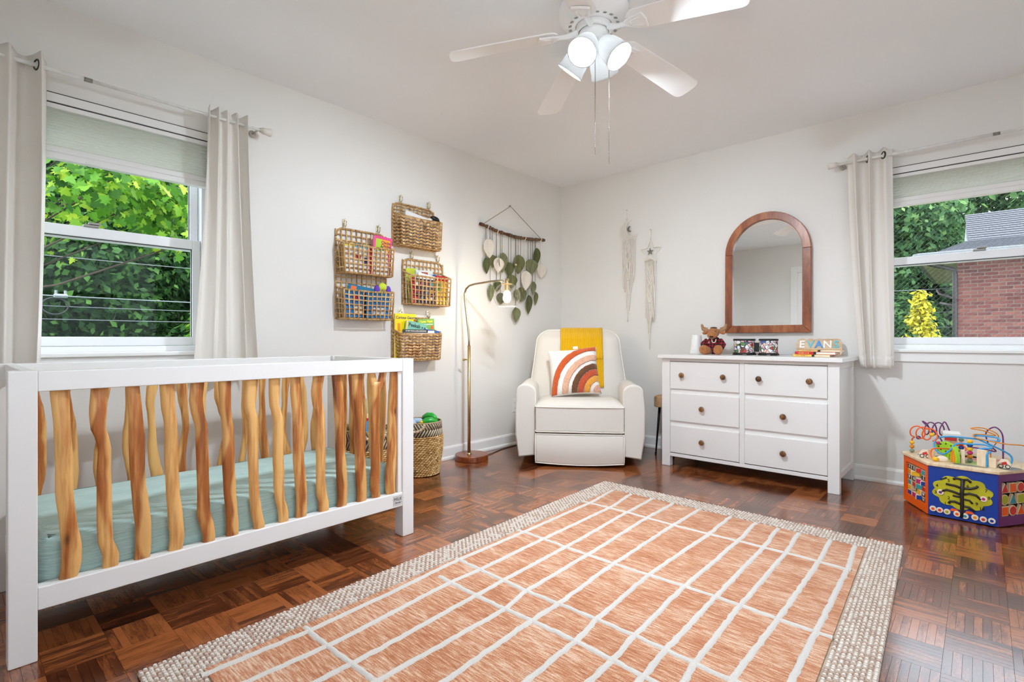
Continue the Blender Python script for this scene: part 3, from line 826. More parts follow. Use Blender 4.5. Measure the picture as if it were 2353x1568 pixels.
# ---- overhead cables
cab_m = M('cable_grey', srgb(128, 134, 140), 0.6, metal=0.0)
def cable(p, q, sag, label, r=0.012):
    root = thing('overhead_cable', label, 'cable', p, group='overhead cables'); v = Vector(q) - Vector(p)
    m = MB(); m.tube([v * (i / 16) + Vector((0, 0, -sag * 4 * (i / 16) * (1 - i / 16))) for i in range(17)], r, 6, caps=True)
    m.build('strand', cab_m, root, smooth=True)
    return root
for i, (z, s, r, lab) in enumerate(((2.22, 0.18, 0.005, 'topmost thin overhead cable across the lower pane of the crib window'), (1.60, 0.10, 0.0085, 'thick pale overhead cable across the crib window'),
                               (1.50, 0.14, 0.005, 'second overhead cable from the bottom, crib window'), (1.38, 0.20, 0.005, 'lowest overhead cable in the crib window'))):
    c_ = cable((-9.2 - 0.1 * i, -7, z + 0.1), (-9.6, 9, z), s, lab, r)
    if i == 1: thick = c_
to = Vector((-9.3, -7, 1.70))
m = MB(); m.obox(Vector((-9.497, 1.12, 1.553)) - to, (0.07, 0.15, 0.055)); m.build('splice_box', M('casing_white', srgb(150, 156, 162), 0.5), thick, bevel=0.015)
for a in (-0.05, 0.05):
    m = MB(); m.tube([Vector((-9.497, 1.12 + a, 1.57)) - to, Vector((-9.497, 1.12 + a, 1.63)) - to], 0.016, 8); m.build('clamp', cab_m, thick)
m = MB(); m.tube([Vector((-9.497, 1.06 + 0.14 * math.cos(q), 1.41 + 0.115 * math.sin(q))) - to for q in [2 * PI * i / 28 for i in range(28)]], 0.010, 6, closed=True); m.build('spare_loop', M('cable_black', srgb(40, 44, 46), 0.6), thick, smooth=True)
for i, (z, lab) in enumerate(((2.35, 'uppermost overhead cable beside the brick house'), (1.72, 'middle overhead cable beside the brick house'), (1.30, 'lowest overhead cable beside the brick house'))):
    cable((-9, 17.5 + i * .3, z + 0.3), (-0.385, 18.6 + i * .3, z), 0.12, lab, 0.010)
# ================================================================== crib
# per slat: (height, position along the crib, half width)
SLATS=[[(0.791,0.243,0.023),(0.681,0.249,0.02),(0.573,0.255,0.022),(0.479,0.255,0.022),(0.39,0.263,0.021),(0.306,0.272,0.025),(0.252,0.271,0.025),(0.199,0.263,0.023)],[(0.79,0.341,0.023),(0.72,0.336,0.023),(0.671,0.336,0.02),(0.635,0.346,0.018),(0.599,0.354,0.017),(0.528,0.352,0.019),(0.458,0.353,0.02),(0.366,0.353,0.02),(0.302,0.355,0.02),(0.256,0.369,0.022),(0.228,0.369,0.022),(0.2,0.368,0.021)],[(0.794,0.427,0.019),(0.71,0.435,0.019),(0.621,0.44,0.023),(0.541,0.441,0.022),(0.475,0.443,0.021),(0.4,0.45,0.023),(0.325,0.457,0.023),(0.251,0.457,0.023),(0.2,0.453,0.023)],[(0.794,0.525,0.023),(0.723,0.528,0.022),(0.661,0.536,0.02),(0.607,0.539,0.021),(0.524,0.539,0.021),(0.416,0.543,0.021),(0.338,0.55,0.023),(0.26,0.556,0.023),(0.201,0.55,0.022)],[(0.792,0.619,0.022),(0.73,0.614,0.022),(0.69,0.619,0.021),(0.633,0.632,0.02),(0.594,0.633,0.02),(0.506,0.635,0.02),(0.396,0.638,0.02),(0.316,0.639,0.022),(0.273,0.651,0.023),(0.232,0.657,0.021),(0.201,0.653,0.021)],[(0.796,0.709,0.022),(0.689,0.712,0.019),(0.607,0.721,0.02),(0.492,0.722,0.022),(0.393,0.727,0.022),(0.309,0.733,0.021),(0.251,0.736,0.021),(0.2,0.734,0.022)],[(0.792,0.806,0.024),(0.764,0.804,0.024),(0.724,0.799,0.025),(0.683,0.798,0.021),(0.641,0.809,0.02),(0.589,0.81,0.02),(0.506,0.81,0.02),(0.433,0.813,0.018),(0.356,0.816,0.018),(0.276,0.823,0.021),(0.222,0.834,0.021),(0.199,0.832,0.02)],[(0.793,0.893,0.022),(0.738,0.893,0.021),(0.685,0.892,0.017),(0.651,0.903,0.019),(0.619,0.907,0.019),(0.544,0.907,0.021),(0.47,0.907,0.021),(0.415,0.911,0.021),(0.362,0.91,0.02),(0.307,0.915,0.019),(0.262,0.927,0.021),(0.229,0.929,0.02),(0.198,0.927,0.021)],[(0.792,0.978,0.02),(0.732,0.978,0.02),(0.686,0.981,0.018),(0.643,0.988,0.021),(0.565,0.989,0.022),(0.455,0.99,0.023),(0.371,0.998,0.024),(0.315,1.004,0.024),(0.243,1.004,0.024),(0.199,1.0,0.023)],[(0.792,1.079,0.025),(0.724,1.069,0.024),(0.678,1.074,0.023),(0.632,1.085,0.02),(0.552,1.085,0.021),(0.439,1.087,0.02),(0.353,1.087,0.02),(0.295,1.091,0.023),(0.247,1.102,0.023),(0.201,1.101,0.022)],[(0.792,1.161,0.024),(0.716,1.169,0.024),(0.646,1.172,0.023),(0.569,1.175,0.02),(0.482,1.175,0.02),(0.393,1.182,0.024),(0.303,1.188,0.025),(0.244,1.19,0.023),(0.199,1.184,0.023)],[(0.792,1.26,0.026),(0.71,1.26,0.022),(0.649,1.266,0.021),(0.558,1.272,0.02),(0.467,1.273,0.021),(0.376,1.277,0.025),(0.283,1.283,0.025),(0.235,1.285,0.023),(0.198,1.28,0.024)],[(0.752,1.359,0.033),(0.727,1.355,0.026),(0.69,1.354,0.023),(0.603,1.354,0.022),(0.485,1.357,0.021),(0.361,1.356,0.022),(0.27,1.352,0.021),(0.203,1.36,0.021)],[(0.792,1.458,0.022),(0.708,1.455,0.023),(0.643,1.453,0.025),(0.567,1.45,0.024),(0.441,1.446,0.024),(0.346,1.44,0.026),(0.277,1.435,0.027),(0.232,1.436,0.026),(0.201,1.44,0.022)]]
branch_m = wood('branch_wood', srgb(96, 48, 18), srgb(172, 100, 42), srgb(228, 178, 108), stretch=(13, 13, 1.1), rough=0.42, rand=1.0, knots=True, bump=0.2)
CX0, CX1, CY0, CY1, CZ = -2.785, -2.06, 0.128, 1.555, 0.857
PW = 0.064
crib = thing('crib', 'white crib with wavy natural branch slats under the window', 'crib', (CX0, CY0, 0))
O = Vector((CX0, CY0, 0))
for x in (CX0, CX1 - PW):
    for y in (CY0, CY1 - PW):
        m = MB(); m.box(x - CX0, x - CX0 + PW, y - CY0, y - CY0 + PW, 0, CZ); m.build('post', white_m, crib, bevel=0.003)
def rail(x0, x1, y0, y1, z0, z1, nm):
    m = MB(); m.box(x0 - CX0, x1 - CX0, y0 - CY0, y1 - CY0, z0, z1); return m.build(nm, white_m, crib, bevel=0.003)
for nm, z0, z1 in (('top_rail', 0.795, 0.8555), ('bottom_rail', 0.149, 0.216)):
    rail(CX1 - 0.045, CX1 - 0.001, CY0 + PW, CY1 - PW, z0, z1, nm)
    rail(CX0 + 0.001, CX0 + 0.045, CY0 + PW, CY1 - PW, z0, z1, nm)
    rail(CX0 + PW, CX1 - PW, CY0 + 0.034, CY0 + PW, z0, z1, nm)
    rail(CX0 + PW, CX1 - PW, CY1 - 0.054, CY1 - 0.010, z0, z1, nm)
rail(CX1 - 0.04, CX1 - 0.008, CY1 - PW - 0.022, CY1 - PW, 0.216, 0.795, 'post_liner')
m = MB(); m.box(0.05, CX1 - CX0 - 0.05, PW, CY1 - CY0 - PW, 0.155, 0.172); m.build('mattress_support', M('support_board', srgb(150, 140, 128), 0.8), crib)
for z in (0.38, 0.52):
    m = MB(); m.tube([(CX1 - CX0 - 0.035, CY1 - CY0 - PW - 0.0225, z), (CX1 - CX0 - 0.035, CY1 - CY0 - PW - 0.024, z)], 0.004, 10); m.build('bolt_hole', black_m, crib)

def slat_mesh(tab, thick, to):
    """tab rows (z, a, half width); to(a, d, z) places along the panel, d through it"""
    tab = sorted(tab); mb = MB(); n = 10; K = 26
    z0, z1 = tab[0][0], tab[-1][0]
    vs = []
    for i in range(K + 1):
        z = lerp(z0, z1, i / K); a, hw = poly_interp(tab, z)
        th = thick * (0.85 + 0.3 * noise.noise(Vector((z * 6, a * 7, 1.3))))
        dx = 0.006 * noise.noise(Vector((z * 5, a * 3, 9.1)))
        for j in range(n):
            t = 2 * PI * j / n; c, s = math.cos(t), math.sin(t)
            sq = lambda q: math.copysign(abs(q) ** 0.7, q)
            vs.append(to(a + hw * sq(c), dx + th * sq(s), z))
    fs = [(i * n + j, i * n + (j + 1) % n, (i + 1) * n + (j + 1) % n, (i + 1) * n + j) for i in range(K) for j in range(n)]
    fs += [tuple(reversed(range(n))), tuple(range(K * n, (K + 1) * n))]
    mb.add(vs, fs)
    return mb
for i, tab in enumerate(SLATS):
    tab = [(min(max(z, 0.2), 0.80), a, hw) for z, a, hw in tab]
    tab = sorted(tab); tab[0] = (0.21,) + tab[0][1:]
    if i != 12: tab[-1] = (0.80,) + tab[-1][1:]
    fr = lambda a, d, z: (CX1 - 0.027 + d - CX0, a - CY0, z)
    mb = slat_mesh(tab, 0.016, fr)
    if i == 12:      # forked branch
        v = slat_mesh([(0.735, 1.346, 0.02), (0.77, 1.338, 0.019), (0.80, 1.333, 0.019)], 0.015, fr); mb.add(v.v, v.f)
        v = slat_mesh([(0.70, 1.362, 0.016), (0.73, 1.374, 0.018), (0.765, 1.389, 0.017), (0.80, 1.398, 0.018)], 0.015, fr); mb.add(v.v, v.f)
    mb.build('branch_slat', branch_m, crib, smooth=True)
rr = random.Random(21)
def wild(a, lo=0.21, hi=0.80):
    ph, ph2 = rr.uniform(0, 6), rr.uniform(0, 6); amp = rr.uniform(0.006, 0.014)
    return [(lerp(lo, hi, k / 9), a + amp * math.sin(ph + k * 0.75) + 0.5 * amp * math.sin(ph2 + k * 1.5), 0.019 + 0.005 * math.sin(ph2 + k * 0.9)) for k in range(10)]
for k in range(13):
    a = lerp(0.265, 1.42, k / 12) + rr.uniform(-0.015, 0.015)
    slat_mesh(wild(a), 0.015, lambda a, d, z: (0.025 + d, a - CY0, z)).build('branch_slat', branch_m, crib, smooth=True)
for yy in (CY0 + 0.051, CY1 - 0.032):
    for k in range(6):
        a = lerp(CX0 + 0.13, CX1 - 0.14, k / 5) + rr.uniform(-0.01, 0.01)
        slat_mesh(wild(a), 0.014, lambda a, d, z: (a - CX0, yy + d - CY0, z)).build('branch_slat', branch_m, crib, smooth=True)
# maker's plate
bp = MB(); bp.box(CX1 - CX0 - 0.001, CX1 - CX0 + 0.0012, 1.437 - CY0, 1.487 - CY0, 0.160, 0.207)
bd = bp.build('badge', M('badge_grey', srgb(198, 198, 198), 0.4), crib, bevel=0.0008, seg=1)
ink = flat('badge_ink', 70, 70, 72, 0.6)
side = Matrix(((0, 0, 1), (1, 0, 0), (0, 1, 0)))     # text reading along +y, up z, facing +x
lettering('· MILK ·', 0.021, ink, bd, (CX1 - CX0 + 0.0015, 1.462 - CY0, 0.1885), side)
lettering('– Street –', 0.0125, ink, bd, (CX1 - CX0 + 0.0015, 1.462 - CY0, 0.172), side)

# ---- mattress in a sage gauze sheet
def sheet_mat():
    m = bpy.data.materials.new('sage_gauze'); m.use_nodes = True
    nt, N, L = nodes(m); p = N['Principled BSDF']
    p.inputs['Roughness'].default_value = 0.92; p.inputs['Specular IOR Level'].default_value = 0.1; p.inputs['Sheen Weight'].default_value = 0.2
    p.inputs['Base Color'].default_value = srgb(158, 190, 184)
    tc = N.new('ShaderNodeTexCoord'); mp = N.new('ShaderNodeMapping'); mp.inputs['Scale'].default_value = (6, 3.2, 42)
    L.new(tc.outputs['Object'], mp.inputs['Vector'])
    nz = N.new('ShaderNodeTexNoise'); nz.inputs['Scale'].default_value = 3.2; nz.inputs['Detail'].default_value = 4; nz.inputs['Distortion'].default_value = 0.4
    L.new(mp.outputs[0], nz.inputs['Vector'])
    b = N.new('ShaderNodeBump'); b.inputs['Strength'].default_value = 0.9; b.inputs['Distance'].default_value = 0.006
    L.new(nz.outputs['Fac'], b.inputs['Height']); L.new(b.outputs['Normal'], p.inputs['Normal'])
    mx = N.new('ShaderNodeMix'); mx.data_type = 'RGBA'; mx.inputs['A'].default_value = srgb(148, 182, 178); mx.inputs['B'].default_value = srgb(190, 214, 208)
    L.new(nz.outputs['Fac'], mx.inputs['Factor']); L.new(mx.outputs['Result'], p.inputs['Base Color'])
    return m
sheet = sheet_mat()
mx0, mx1, my0, my1, mz0, mz1 = CX0 + 0.05, CX1 - 0.05, CY0 + 0.068, CY1 - 0.068, 0.173, 0.345
mt = thing('mattress', 'crib mattress in a wrinkled sage green gauze sheet', 'mattress', (mx0, my0, mz0))
def pillowbox(sx, sy, sz, r, nx, ny, wr):
    mb = MB(); prof = []
    # cross rings from bottom to top with rounded edges
    rings = [(0.006, 0.0), (0.0, 0.012)] + [(0.0, sz * k / 14) for k in range(2, 10)] + [(r * (1 - math.cos(t)), sz - r + r * math.sin(t)) for t in [PI / 2 * k / 7 for k in range(0, 8)]]
    def ring(ins, z, i):
        P = []
        cr = 0.05
        pts = [(cr, 0, 0), (sx - cr, 0, 0)], 
        per = []
        N = 160
        for k in range(N):
            t = k / N * 2 * (sx + sy)
            if t < sx: x, y, nx_, ny_ = t, 0, 0, -1
            elif t < sx + sy: x, y, nx_, ny_ = sx, t - sx, 1, 0
            elif t < 2 * sx + sy: x, y, nx_, ny_ = sx - (t - sx - sy), sy, 0, 1
            else: x, y, nx_, ny_ = 0, sy - (t - 2 * sx - sy), -1, 0
            # round the corners
            qx = min(max(x, cr), sx - cr); qy = min(max(y, cr), sy - cr)
            d = Vector((x - qx, y - qy)); 
            if d.length > 0 and abs(x - qx) > 0 and abs(y - qy) > 0: 
                d.normalize(); x, y = qx + d.x * cr, qy + d.y * cr
            d = Vector((x - sx / 2, y - sy / 2))
            wv = 0.004 * noise.noise(Vector((x * 5, y * 5, z * 60))) * wr
            dd = Vector((nx_, ny_)) * (wv - ins)
            per.append((x + dd.x, y + dd.y, z + 0.002 * noise.noise(Vector((x * 8, y * 8, 2)))))
        return per
    vs = []; N = 160
    for i, (ins, z) in enumerate(rings): vs += ring(ins, z, i)
    fs = [(i * N + j, i * N + (j + 1) % N, (i + 1) * N + (j + 1) % N, (i + 1) * N + j) for i in range(len(rings) - 1) for j in range(N)]
    fs.append(tuple(reversed(range(N))))
    mb.add(vs, fs)
    return mb, rings
sx, sy, sz = mx1 - mx0, my1 - my0, mz1 - mz0
mb, rings = pillowbox(sx, sy, sz, 0.032, 0, 0, 1.0)
mb.build('sheet_side', sheet, mt, smooth=True)
mb = MB(); ins = 0.031
mb.grid(lambda u, v: (lerp(ins, sx - ins, u), lerp(ins, sy - ins, v), sz - 0.001 + 0.006 * math.sin(PI * u) * math.sin(PI * v) + 0.0018 * noise.noise(Vector((u * 5, v * 9, 4)))), 24, 40)
mb.build('sheet_top', sheet, mt, smooth=True)

# ================================================================== dresser
DX0, DX1, DYF, DYB, DZ = -1.797, -0.640, 3.675, 4.178, 0.835
dr = thing('dresser', 'white six-drawer dresser with round wooden knobs', 'dresser', (DX0, DYB, 0))
def dbox(nm, x0, x1, y0, y1, z0, z1, par=None, mat=None, bev=0.0025):
    m = MB(); m.box(x0 - DX0, x1 - DX0, y0 - DYB, y1 - DYB, z0, z1); return m.build(nm, mat or white_m, par or dr, bevel=bev)
dbox('top', DX0 - 0.018, DX1 + 0.022, DYF - 0.035, DYB + 0.004, DZ - 0.027, DZ, bev=0.004)
for x0, x1 in ((DX0, DX0 + 0.064), (DX1 - 0.064, DX1)):
    dbox('leg', x0, x1, DYF, DYF + 0.05, 0, DZ - 0.027); dbox('leg', x0, x1, DYB - 0.055, DYB, 0, DZ - 0.027)
for x0, x1 in ((DX0 + 0.012, DX0 + 0.028), (DX1 - 0.028, DX1 - 0.012)):
    dbox('side_panel', x0, x1, DYF + 0.05, DYB - 0.055, 0.12, 0.785)
for x0, x1 in ((DX0 + 0.004, DX0 + 0.05), (DX1 - 0.05, DX1 - 0.004)):
    dbox('side_rail', x0, x1, DYF + 0.05, DYB - 0.055, 0.085, 0.125); dbox('side_rail', x0, x1, DYF + 0.05, DYB - 0.055, 0.765, DZ - 0.027)
dbox('back_panel', DX0 + 0.03, DX1 - 0.03, DYB - 0.02, DYB - 0.008, 0.09, 0.79)
CXm0, CXm1 = -1.231, -1.197
dbox('front_rail', DX0 + 0.064, DX1 - 0.064, DYF + 0.008, DYF + 0.04, 0.786, DZ - 0.027)
dbox('front_rail', DX0 + 0.064, DX1 - 0.064, DYF + 0.004, DYF + 0.04, 0.074, 0.099)
dbox('center_stile', CXm0, CXm1, DYF + 0.004, DYF + 0.04, 0.099, 0.786)
for z0, z1 in ((0.304, 0.344), (0.545, 0.584)):
    dbox('front_rail', DX0 + 0.064, CXm0, DYF + 0.014, DYF + 0.04, z0, z1); dbox('front_rail', CXm1, DX1 - 0.064, DYF + 0.014, DYF + 0.04, z0, z1)
knob_m = wood('knob_wood', srgb(40, 22, 14), srgb(84, 50, 28), srgb(150, 104, 56), stretch=(60, 8, 8), rough=0.3, rand=1.0, coat=0.2)
KP = [(0.0, 0), (0.010, 0), (0.008, 0.008), (0.009, 0.014), (0.018, 0.018), (0.0195, 0.023), (0.018, 0.028), (0.013, 0.030), (0.0, 0.0305)]
rows = ((0.105, 0.306), (0.342, 0.548), (0.582, 0.783))
cols = ((DX0 + 0.066, CXm0 - 0.001, ((-1.485,), (-1.485,), (-1.635, -1.334))), (CXm1 + 0.001, DX1 - 0.066, ((-0.951,), (-0.951,), (-1.10, -0.80))))
knob_src = None
for x0, x1, kn in cols:
    for r_, (z0, z1) in enumerate(rows):
        d = dbox('drawer', x0, x1, DYF + 0.001, DYF + 0.022, z0, z1)
        bxm = MB(); bxm.box(x0 + 0.012 - DX0, x1 - 0.012 - DX0, DYF + 0.022 - DYB, DYB - 0.03 - DYB, z0 + 0.012, z1 - 0.02); bxm.build('drawer_box', white_m, d)
        for k in kn[r_]:
            zc = (z0 + z1) / 2 + 0.003
            if knob_src is None:
                m = MB(); m.lathe(KP, 20, (0, 0, 0), rot3(R(90)))
                knob_src = m.build('knob', knob_m, d, smooth=True); o = knob_src
            else: o = share('knob', knob_src, d)
            o.location = (k - DX0, DYF + 0.001 - DYB, zc); o.rotation_euler = (0, 0, 0)

# ---- things on the dresser
TZ = DZ + 0.0005
white_pl = M('white_plastic', srgb(238, 238, 236), 0.4, var=0.02)
t = thing('white_noise_machine', 'white tapered sound machine standing left of the plush moose', 'sound machine', (-1.655, 3.98, TZ))
m = MB(); m.lathe([(0.0, 0), (0.053, 0), (0.054, 0.003), (0.054, 0.026), (0.051, 0.030)], 32); m.build('base', white_pl, t, smooth=True)
m = MB(); m.lathe([(0.0505, 0.030), (0.050, 0.032), (0.036, 0.142), (0.033, 0.148), (0.0, 0.150)], 32); m.build('dome', white_pl, t, smooth=True)
m = MB(); m.tube([(0.05, 0.0, 0.006), (0.09, 0.02, 0.004), (0.11, 0.09, 0.003), (0.10, 0.17, 0.003)], 0.003, 6); m.build('power_cord', M('cord_grey', srgb(120, 120, 120), 0.6), t, smooth=True)

fur = M('moose_fur', srgb(186, 118, 62), 0.95, var=0.25, vscale=60, bump=0.9, bscale=160, sheen=0.4)
antl = M('antler_felt', srgb(176, 134, 96), 0.95, var=0.15, vscale=40, bump=0.5, bscale=200)
hoodie = None
def plaid():
    m = bpy.data.materials.new('buffalo_plaid'); m.use_nodes = True
    nt, N, L = nodes(m); p = N['Principled BSDF']; p.inputs['Roughness'].default_value = 0.9
    tc = N.new('ShaderNodeTexCoord'); sep = N.new('ShaderNodeSeparateXYZ'); L.new(tc.outputs['Object'], sep.inputs[0])
    def st(sock, off):
        a = N.new('ShaderNodeMath'); a.operation = 'MULTIPLY_ADD'; a.inputs[1].default_value = 46.0; a.inputs[2].default_value = off; L.new(sock, a.inputs[0])
        b = N.new('ShaderNodeMath'); b.operation = 'FRACT'; L.new(a.outputs[0], b.inputs[0])
        c = N.new('ShaderNodeMath'); c.operation = 'GREATER_THAN'; c.inputs[1].default_value = 0.5; L.new(b.outputs[0], c.inputs[0]); return c.outputs[0]
    s = N.new('ShaderNodeMath'); s.operation = 'ADD'; L.new(st(sep.outputs['X'], 0.2), s.inputs[0]); L.new(st(sep.outputs['Z'], 0.3), s.inputs[1])
    h = N.new('ShaderNodeMath'); h.operation = 'MULTIPLY'; h.inputs[1].default_value = 0.5; L.new(s.outputs[0], h.inputs[0])
    r = N.new('ShaderNodeValToRGB'); r.color_ramp.interpolation = 'CONSTANT'; e = r.color_ramp.elements
    e[0].color = srgb(176, 26, 40); e[1].position = 0.75; e[1].color = srgb(22, 18, 20); k = r.color_ramp.elements.new(0.3); k.color = srgb(92, 20, 28)
    L.new(h.outputs[0], r.inputs['Fac']); L.new(r.outputs[0], p.inputs['Base Color'])
    return m
t = thing('plush_moose', 'sitting plush moose in a red and black plaid hoodie', 'plush toy', (-1.505, 3.93, TZ), R(6))
pm = plaid()
m = MB(); m.ell((0, 0.02, 0.07), (0.055, 0.05, 0.07), 20, 14); m.build('hoodie', pm, t, smooth=True)
for s in (-1, 1):
    m = MB(); m.tube([(s * 0.045, 0.01, 0.105), (s * 0.068, -0.01, 0.075), (s * 0.06, -0.035, 0.05)], [0.022, 0.026, 0.024], 10); m.ell((s * 0.06, -0.035, 0.05), (0.024, 0.024, 0.024), 10, 8); m.build('sleeve', pm, t, smooth=True)
    m = MB(); m.tube([(s * 0.03, 0.0, 0.03), (s * 0.05, -0.06, 0.03)], [0.03, 0.032], 12); m.ell((s * 0.052, -0.068, 0.036), (0.034, 0.024, 0.036), 14, 10); m.build('leg', fur, t, smooth=True)
    m = MB(); m.ell((s * 0.062, 0.012, 0.165), (0.024, 0.010, 0.014), 12, 8, rot3(0, s * 0.25, 0)); m.build('ear', fur, t, smooth=True)
    m = MB(); m.tube([(s * 0.032, 0.018, 0.182), (s * 0.058, 0.016, 0.180), (s * 0.080, 0.014, 0.195), (s * 0.088, 0.014, 0.222)], [0.010, 0.013, 0.014, 0.009], 10)
    for bx_, bz in ((0.052, 0.204), (0.066, 0.208)): m.tube([(s * bx_, 0.016, 0.184), (s * bx_, 0.015, bz)], [0.008, 0.006], 8)
    m.ell((s * 0.088, 0.014, 0.222), (0.010, 0.010, 0.010), 8, 6); m.build('antler', antl, t, smooth=True)
    m = MB(); m.ell((s * 0.022, -0.030, 0.172), (0.0045, 0.004, 0.006), 8, 6); m.build('eye', black_m, t, smooth=True)
m = MB(); m.ell((0, 0.008, 0.165), (0.042, 0.040, 0.038), 18, 12); m.build('head', fur, t, smooth=True)
m = MB(); m.ell((0, -0.038, 0.148), (0.036, 0.034, 0.030), 18, 12); mz = m.build('muzzle', fur, t, smooth=True)
m = MB(); m.ell((0.002, -0.064, 0.134), (0.016, 0.010, 0.007), 12, 8); m.build('mouth', M('mouth_dark', srgb(50, 24, 20), 0.8), mz, smooth=True)
m = MB(); m.ell((0, 0.008, 0.200), (0.026, 0.024, 0.008), 14, 8); m.build('forelock', M('forelock_brown', srgb(92, 66, 44), 0.95, bump=0.9, bscale=200), t, smooth=True)
cream_p = M('cream_print', srgb(224, 216, 206), 0.9)
m = MB(); m.tube([(-0.004, -0.030, 0.115), (0.0, -0.034, 0.095), (0.012, -0.035, 0.088), (0.024, -0.032, 0.095), (0.026, -0.026, 0.115)], 0.004, 8); m.build('drawstring', cream_p, t, smooth=True)
m = MB(); m.obox((-0.022, -0.0335, 0.092), (0.018, 0.003, 0.020), rot3(R(-8), 0, R(-14))); m.build('patch', M('patch_print', srgb(206, 150, 150), 0.9, col2=srgb(120, 40, 46), vscale=160), t, bevel=0.002)

def confetti(name):
    m = bpy.data.materials.new(name); m.use_nodes = True
    nt, N, L = nodes(m); p = N['Principled BSDF']; p.inputs['Roughness'].default_value = 0.35
    tc = N.new('ShaderNodeTexCoord'); v = N.new('ShaderNodeTexVoronoi'); v.inputs['Scale'].default_value = 46.0; L.new(tc.outputs['Object'], v.inputs['Vector'])
    sep = N.new('ShaderNodeSeparateColor'); L.new(v.outputs['Color'], sep.inputs[0])
    r = N.new('ShaderNodeValToRGB'); r.color_ramp.interpolation = 'CONSTANT'; e = r.color_ramp.elements
    cols_ = [(0.0, (236, 238, 242)), (0.30, (190, 52, 44)), (0.36, (236, 198, 180)), (0.42, (58, 110, 178)), (0.48, (242, 240, 238)), (0.68, (224, 150, 60)), (0.75, (88, 132, 76)), (0.82, (40, 36, 40)), (0.85, (232, 178, 190)), (0.94, (112, 70, 44))]
    e[0].position, e[0].color = cols_[0][0], srgb(*cols_[0][1]); e[1].position, e[1].color = cols_[1][0], srgb(*cols_[1][1])
    for q, c in cols_[2:]:
        k = r.color_ramp.elements.new(q); k.color = srgb(*c)
    L.new(sep.outputs[0], r.inputs['Fac'])
    v2 = N.new('ShaderNodeTexVoronoi'); v2.feature = 'DISTANCE_TO_EDGE'; v2.inputs['Scale'].default_value = 46.0; L.new(tc.outputs['Object'], v2.inputs['Vector'])
    mr = N.new('ShaderNodeMath'); mr.operation = 'LESS_THAN'; mr.inputs[1].default_value = 0.06; L.new(v2.outputs['Distance'], mr.inputs[0])
    mx = N.new('ShaderNodeMix'); mx.data_type = 'RGBA'; mx.inputs['B'].default_value = srgb(60, 52, 56); L.new(mr.outputs[0], mx.inputs['Factor']); L.new(r.outputs[0], mx.inputs['A'])
    L.new(mx.outputs['Result'], p.inputs['Base Color'])
    return m
conf = confetti('drum_print')
t = thing('bongo_drums', 'pair of joined toy bongo drums with colourful printed shells', 'toy drums', (-1.21, 3.97, TZ))
for cx, r_, h in ((-0.083, 0.074, 0.118), (0.083, 0.062, 0.118)):
    m = MB(); m.lathe([(r_ - 0.002, 0.018), (r_ - 0.002, h - 0.014)], 36, (cx, 0, 0)); m.build('shell', conf, t, smooth=True)
    m = MB(); m.lathe([(r_ - 0.004, h - 0.014), (r_ + 0.002, h - 0.014), (r_ + 0.002, h - 0.002), (r_ - 0.004, h)], 36, (cx, 0, 0)); m.lathe([(r_ - 0.004, h), (r_ - 0.008, h - 0.001), (0, h - 0.001)], 36, (cx, 0, 0)); m.build('rim', black_m, t)
    m = MB(); m.lathe([(r_ + 0.001, 0.018), (r_ + 0.003, 0.014), (r_ + 0.003, 0.006), (r_ - 0.004, 0.006)], 36, (cx, 0, 0))
    for k in range(4):
        a = PI / 4 + k * PI / 2; m.obox((cx + math.cos(a) * (r_ - 0.004), math.sin(a) * (r_ - 0.004), 0.004), (0.026, 0.026, 0.008), rot3(0, 0, a))
    m.build('foot_ring', black_m, t)
m = MB(); m.box(-0.014, 0.026, -0.012, 0.012, 0.024, 0.09); m.build('connector', black_m, t, bevel=0.003)

ply = wood('plywood', srgb(176, 140, 104), srgb(206, 174, 138), srgb(226, 200, 168), stretch=(2, 20, 20), rough=0.6, rand=0.4)
t = thing('name_puzzle', 'wooden name puzzle with white, teal and blue letters leaning on the wall', 'puzzle', (-0.842, 4.115, TZ + 0.003), R(4))
tilt = rot3(R(90 - 16))
m = MB(); ol = []
NL = 5; LW = 0.052
for k in range(NL):
    for q in range(7):
        a = PI - PI * q / 6; ol.append((-0.13 + LW * (k + .5) + 0.028 * math.cos(a), 0.102 + 0.016 * math.sin(a)))
ol = ol + [(0.138, 0.09), (0.138, 0.012), (0.128, 0.0), (-0.128, 0.0), (-0.138, 0.012), (-0.138, 0.09)]
m.prism(ol, 0, 0.010, lambda u, v, w: tilt @ Vector((u, v, w))); bd = m.build('board', ply, t)
lc = [flat('letter_white', 240, 238, 232, 0.45), flat('letter_teal', 92, 186, 200, 0.45), flat('letter_blue', 28, 134, 206, 0.45)]
for k, (ch, ci) in enumerate((('E', 0), ('V', 1), ('A', 2), ('N', 0), ('S', 1))):
    lettering(ch, 0.072, lc[ci], t, tilt @ Vector((-0.13 + LW * (k + .5), 0.073, 0.012)), tilt, ext=0.003, name='letter', bold=0.0016)

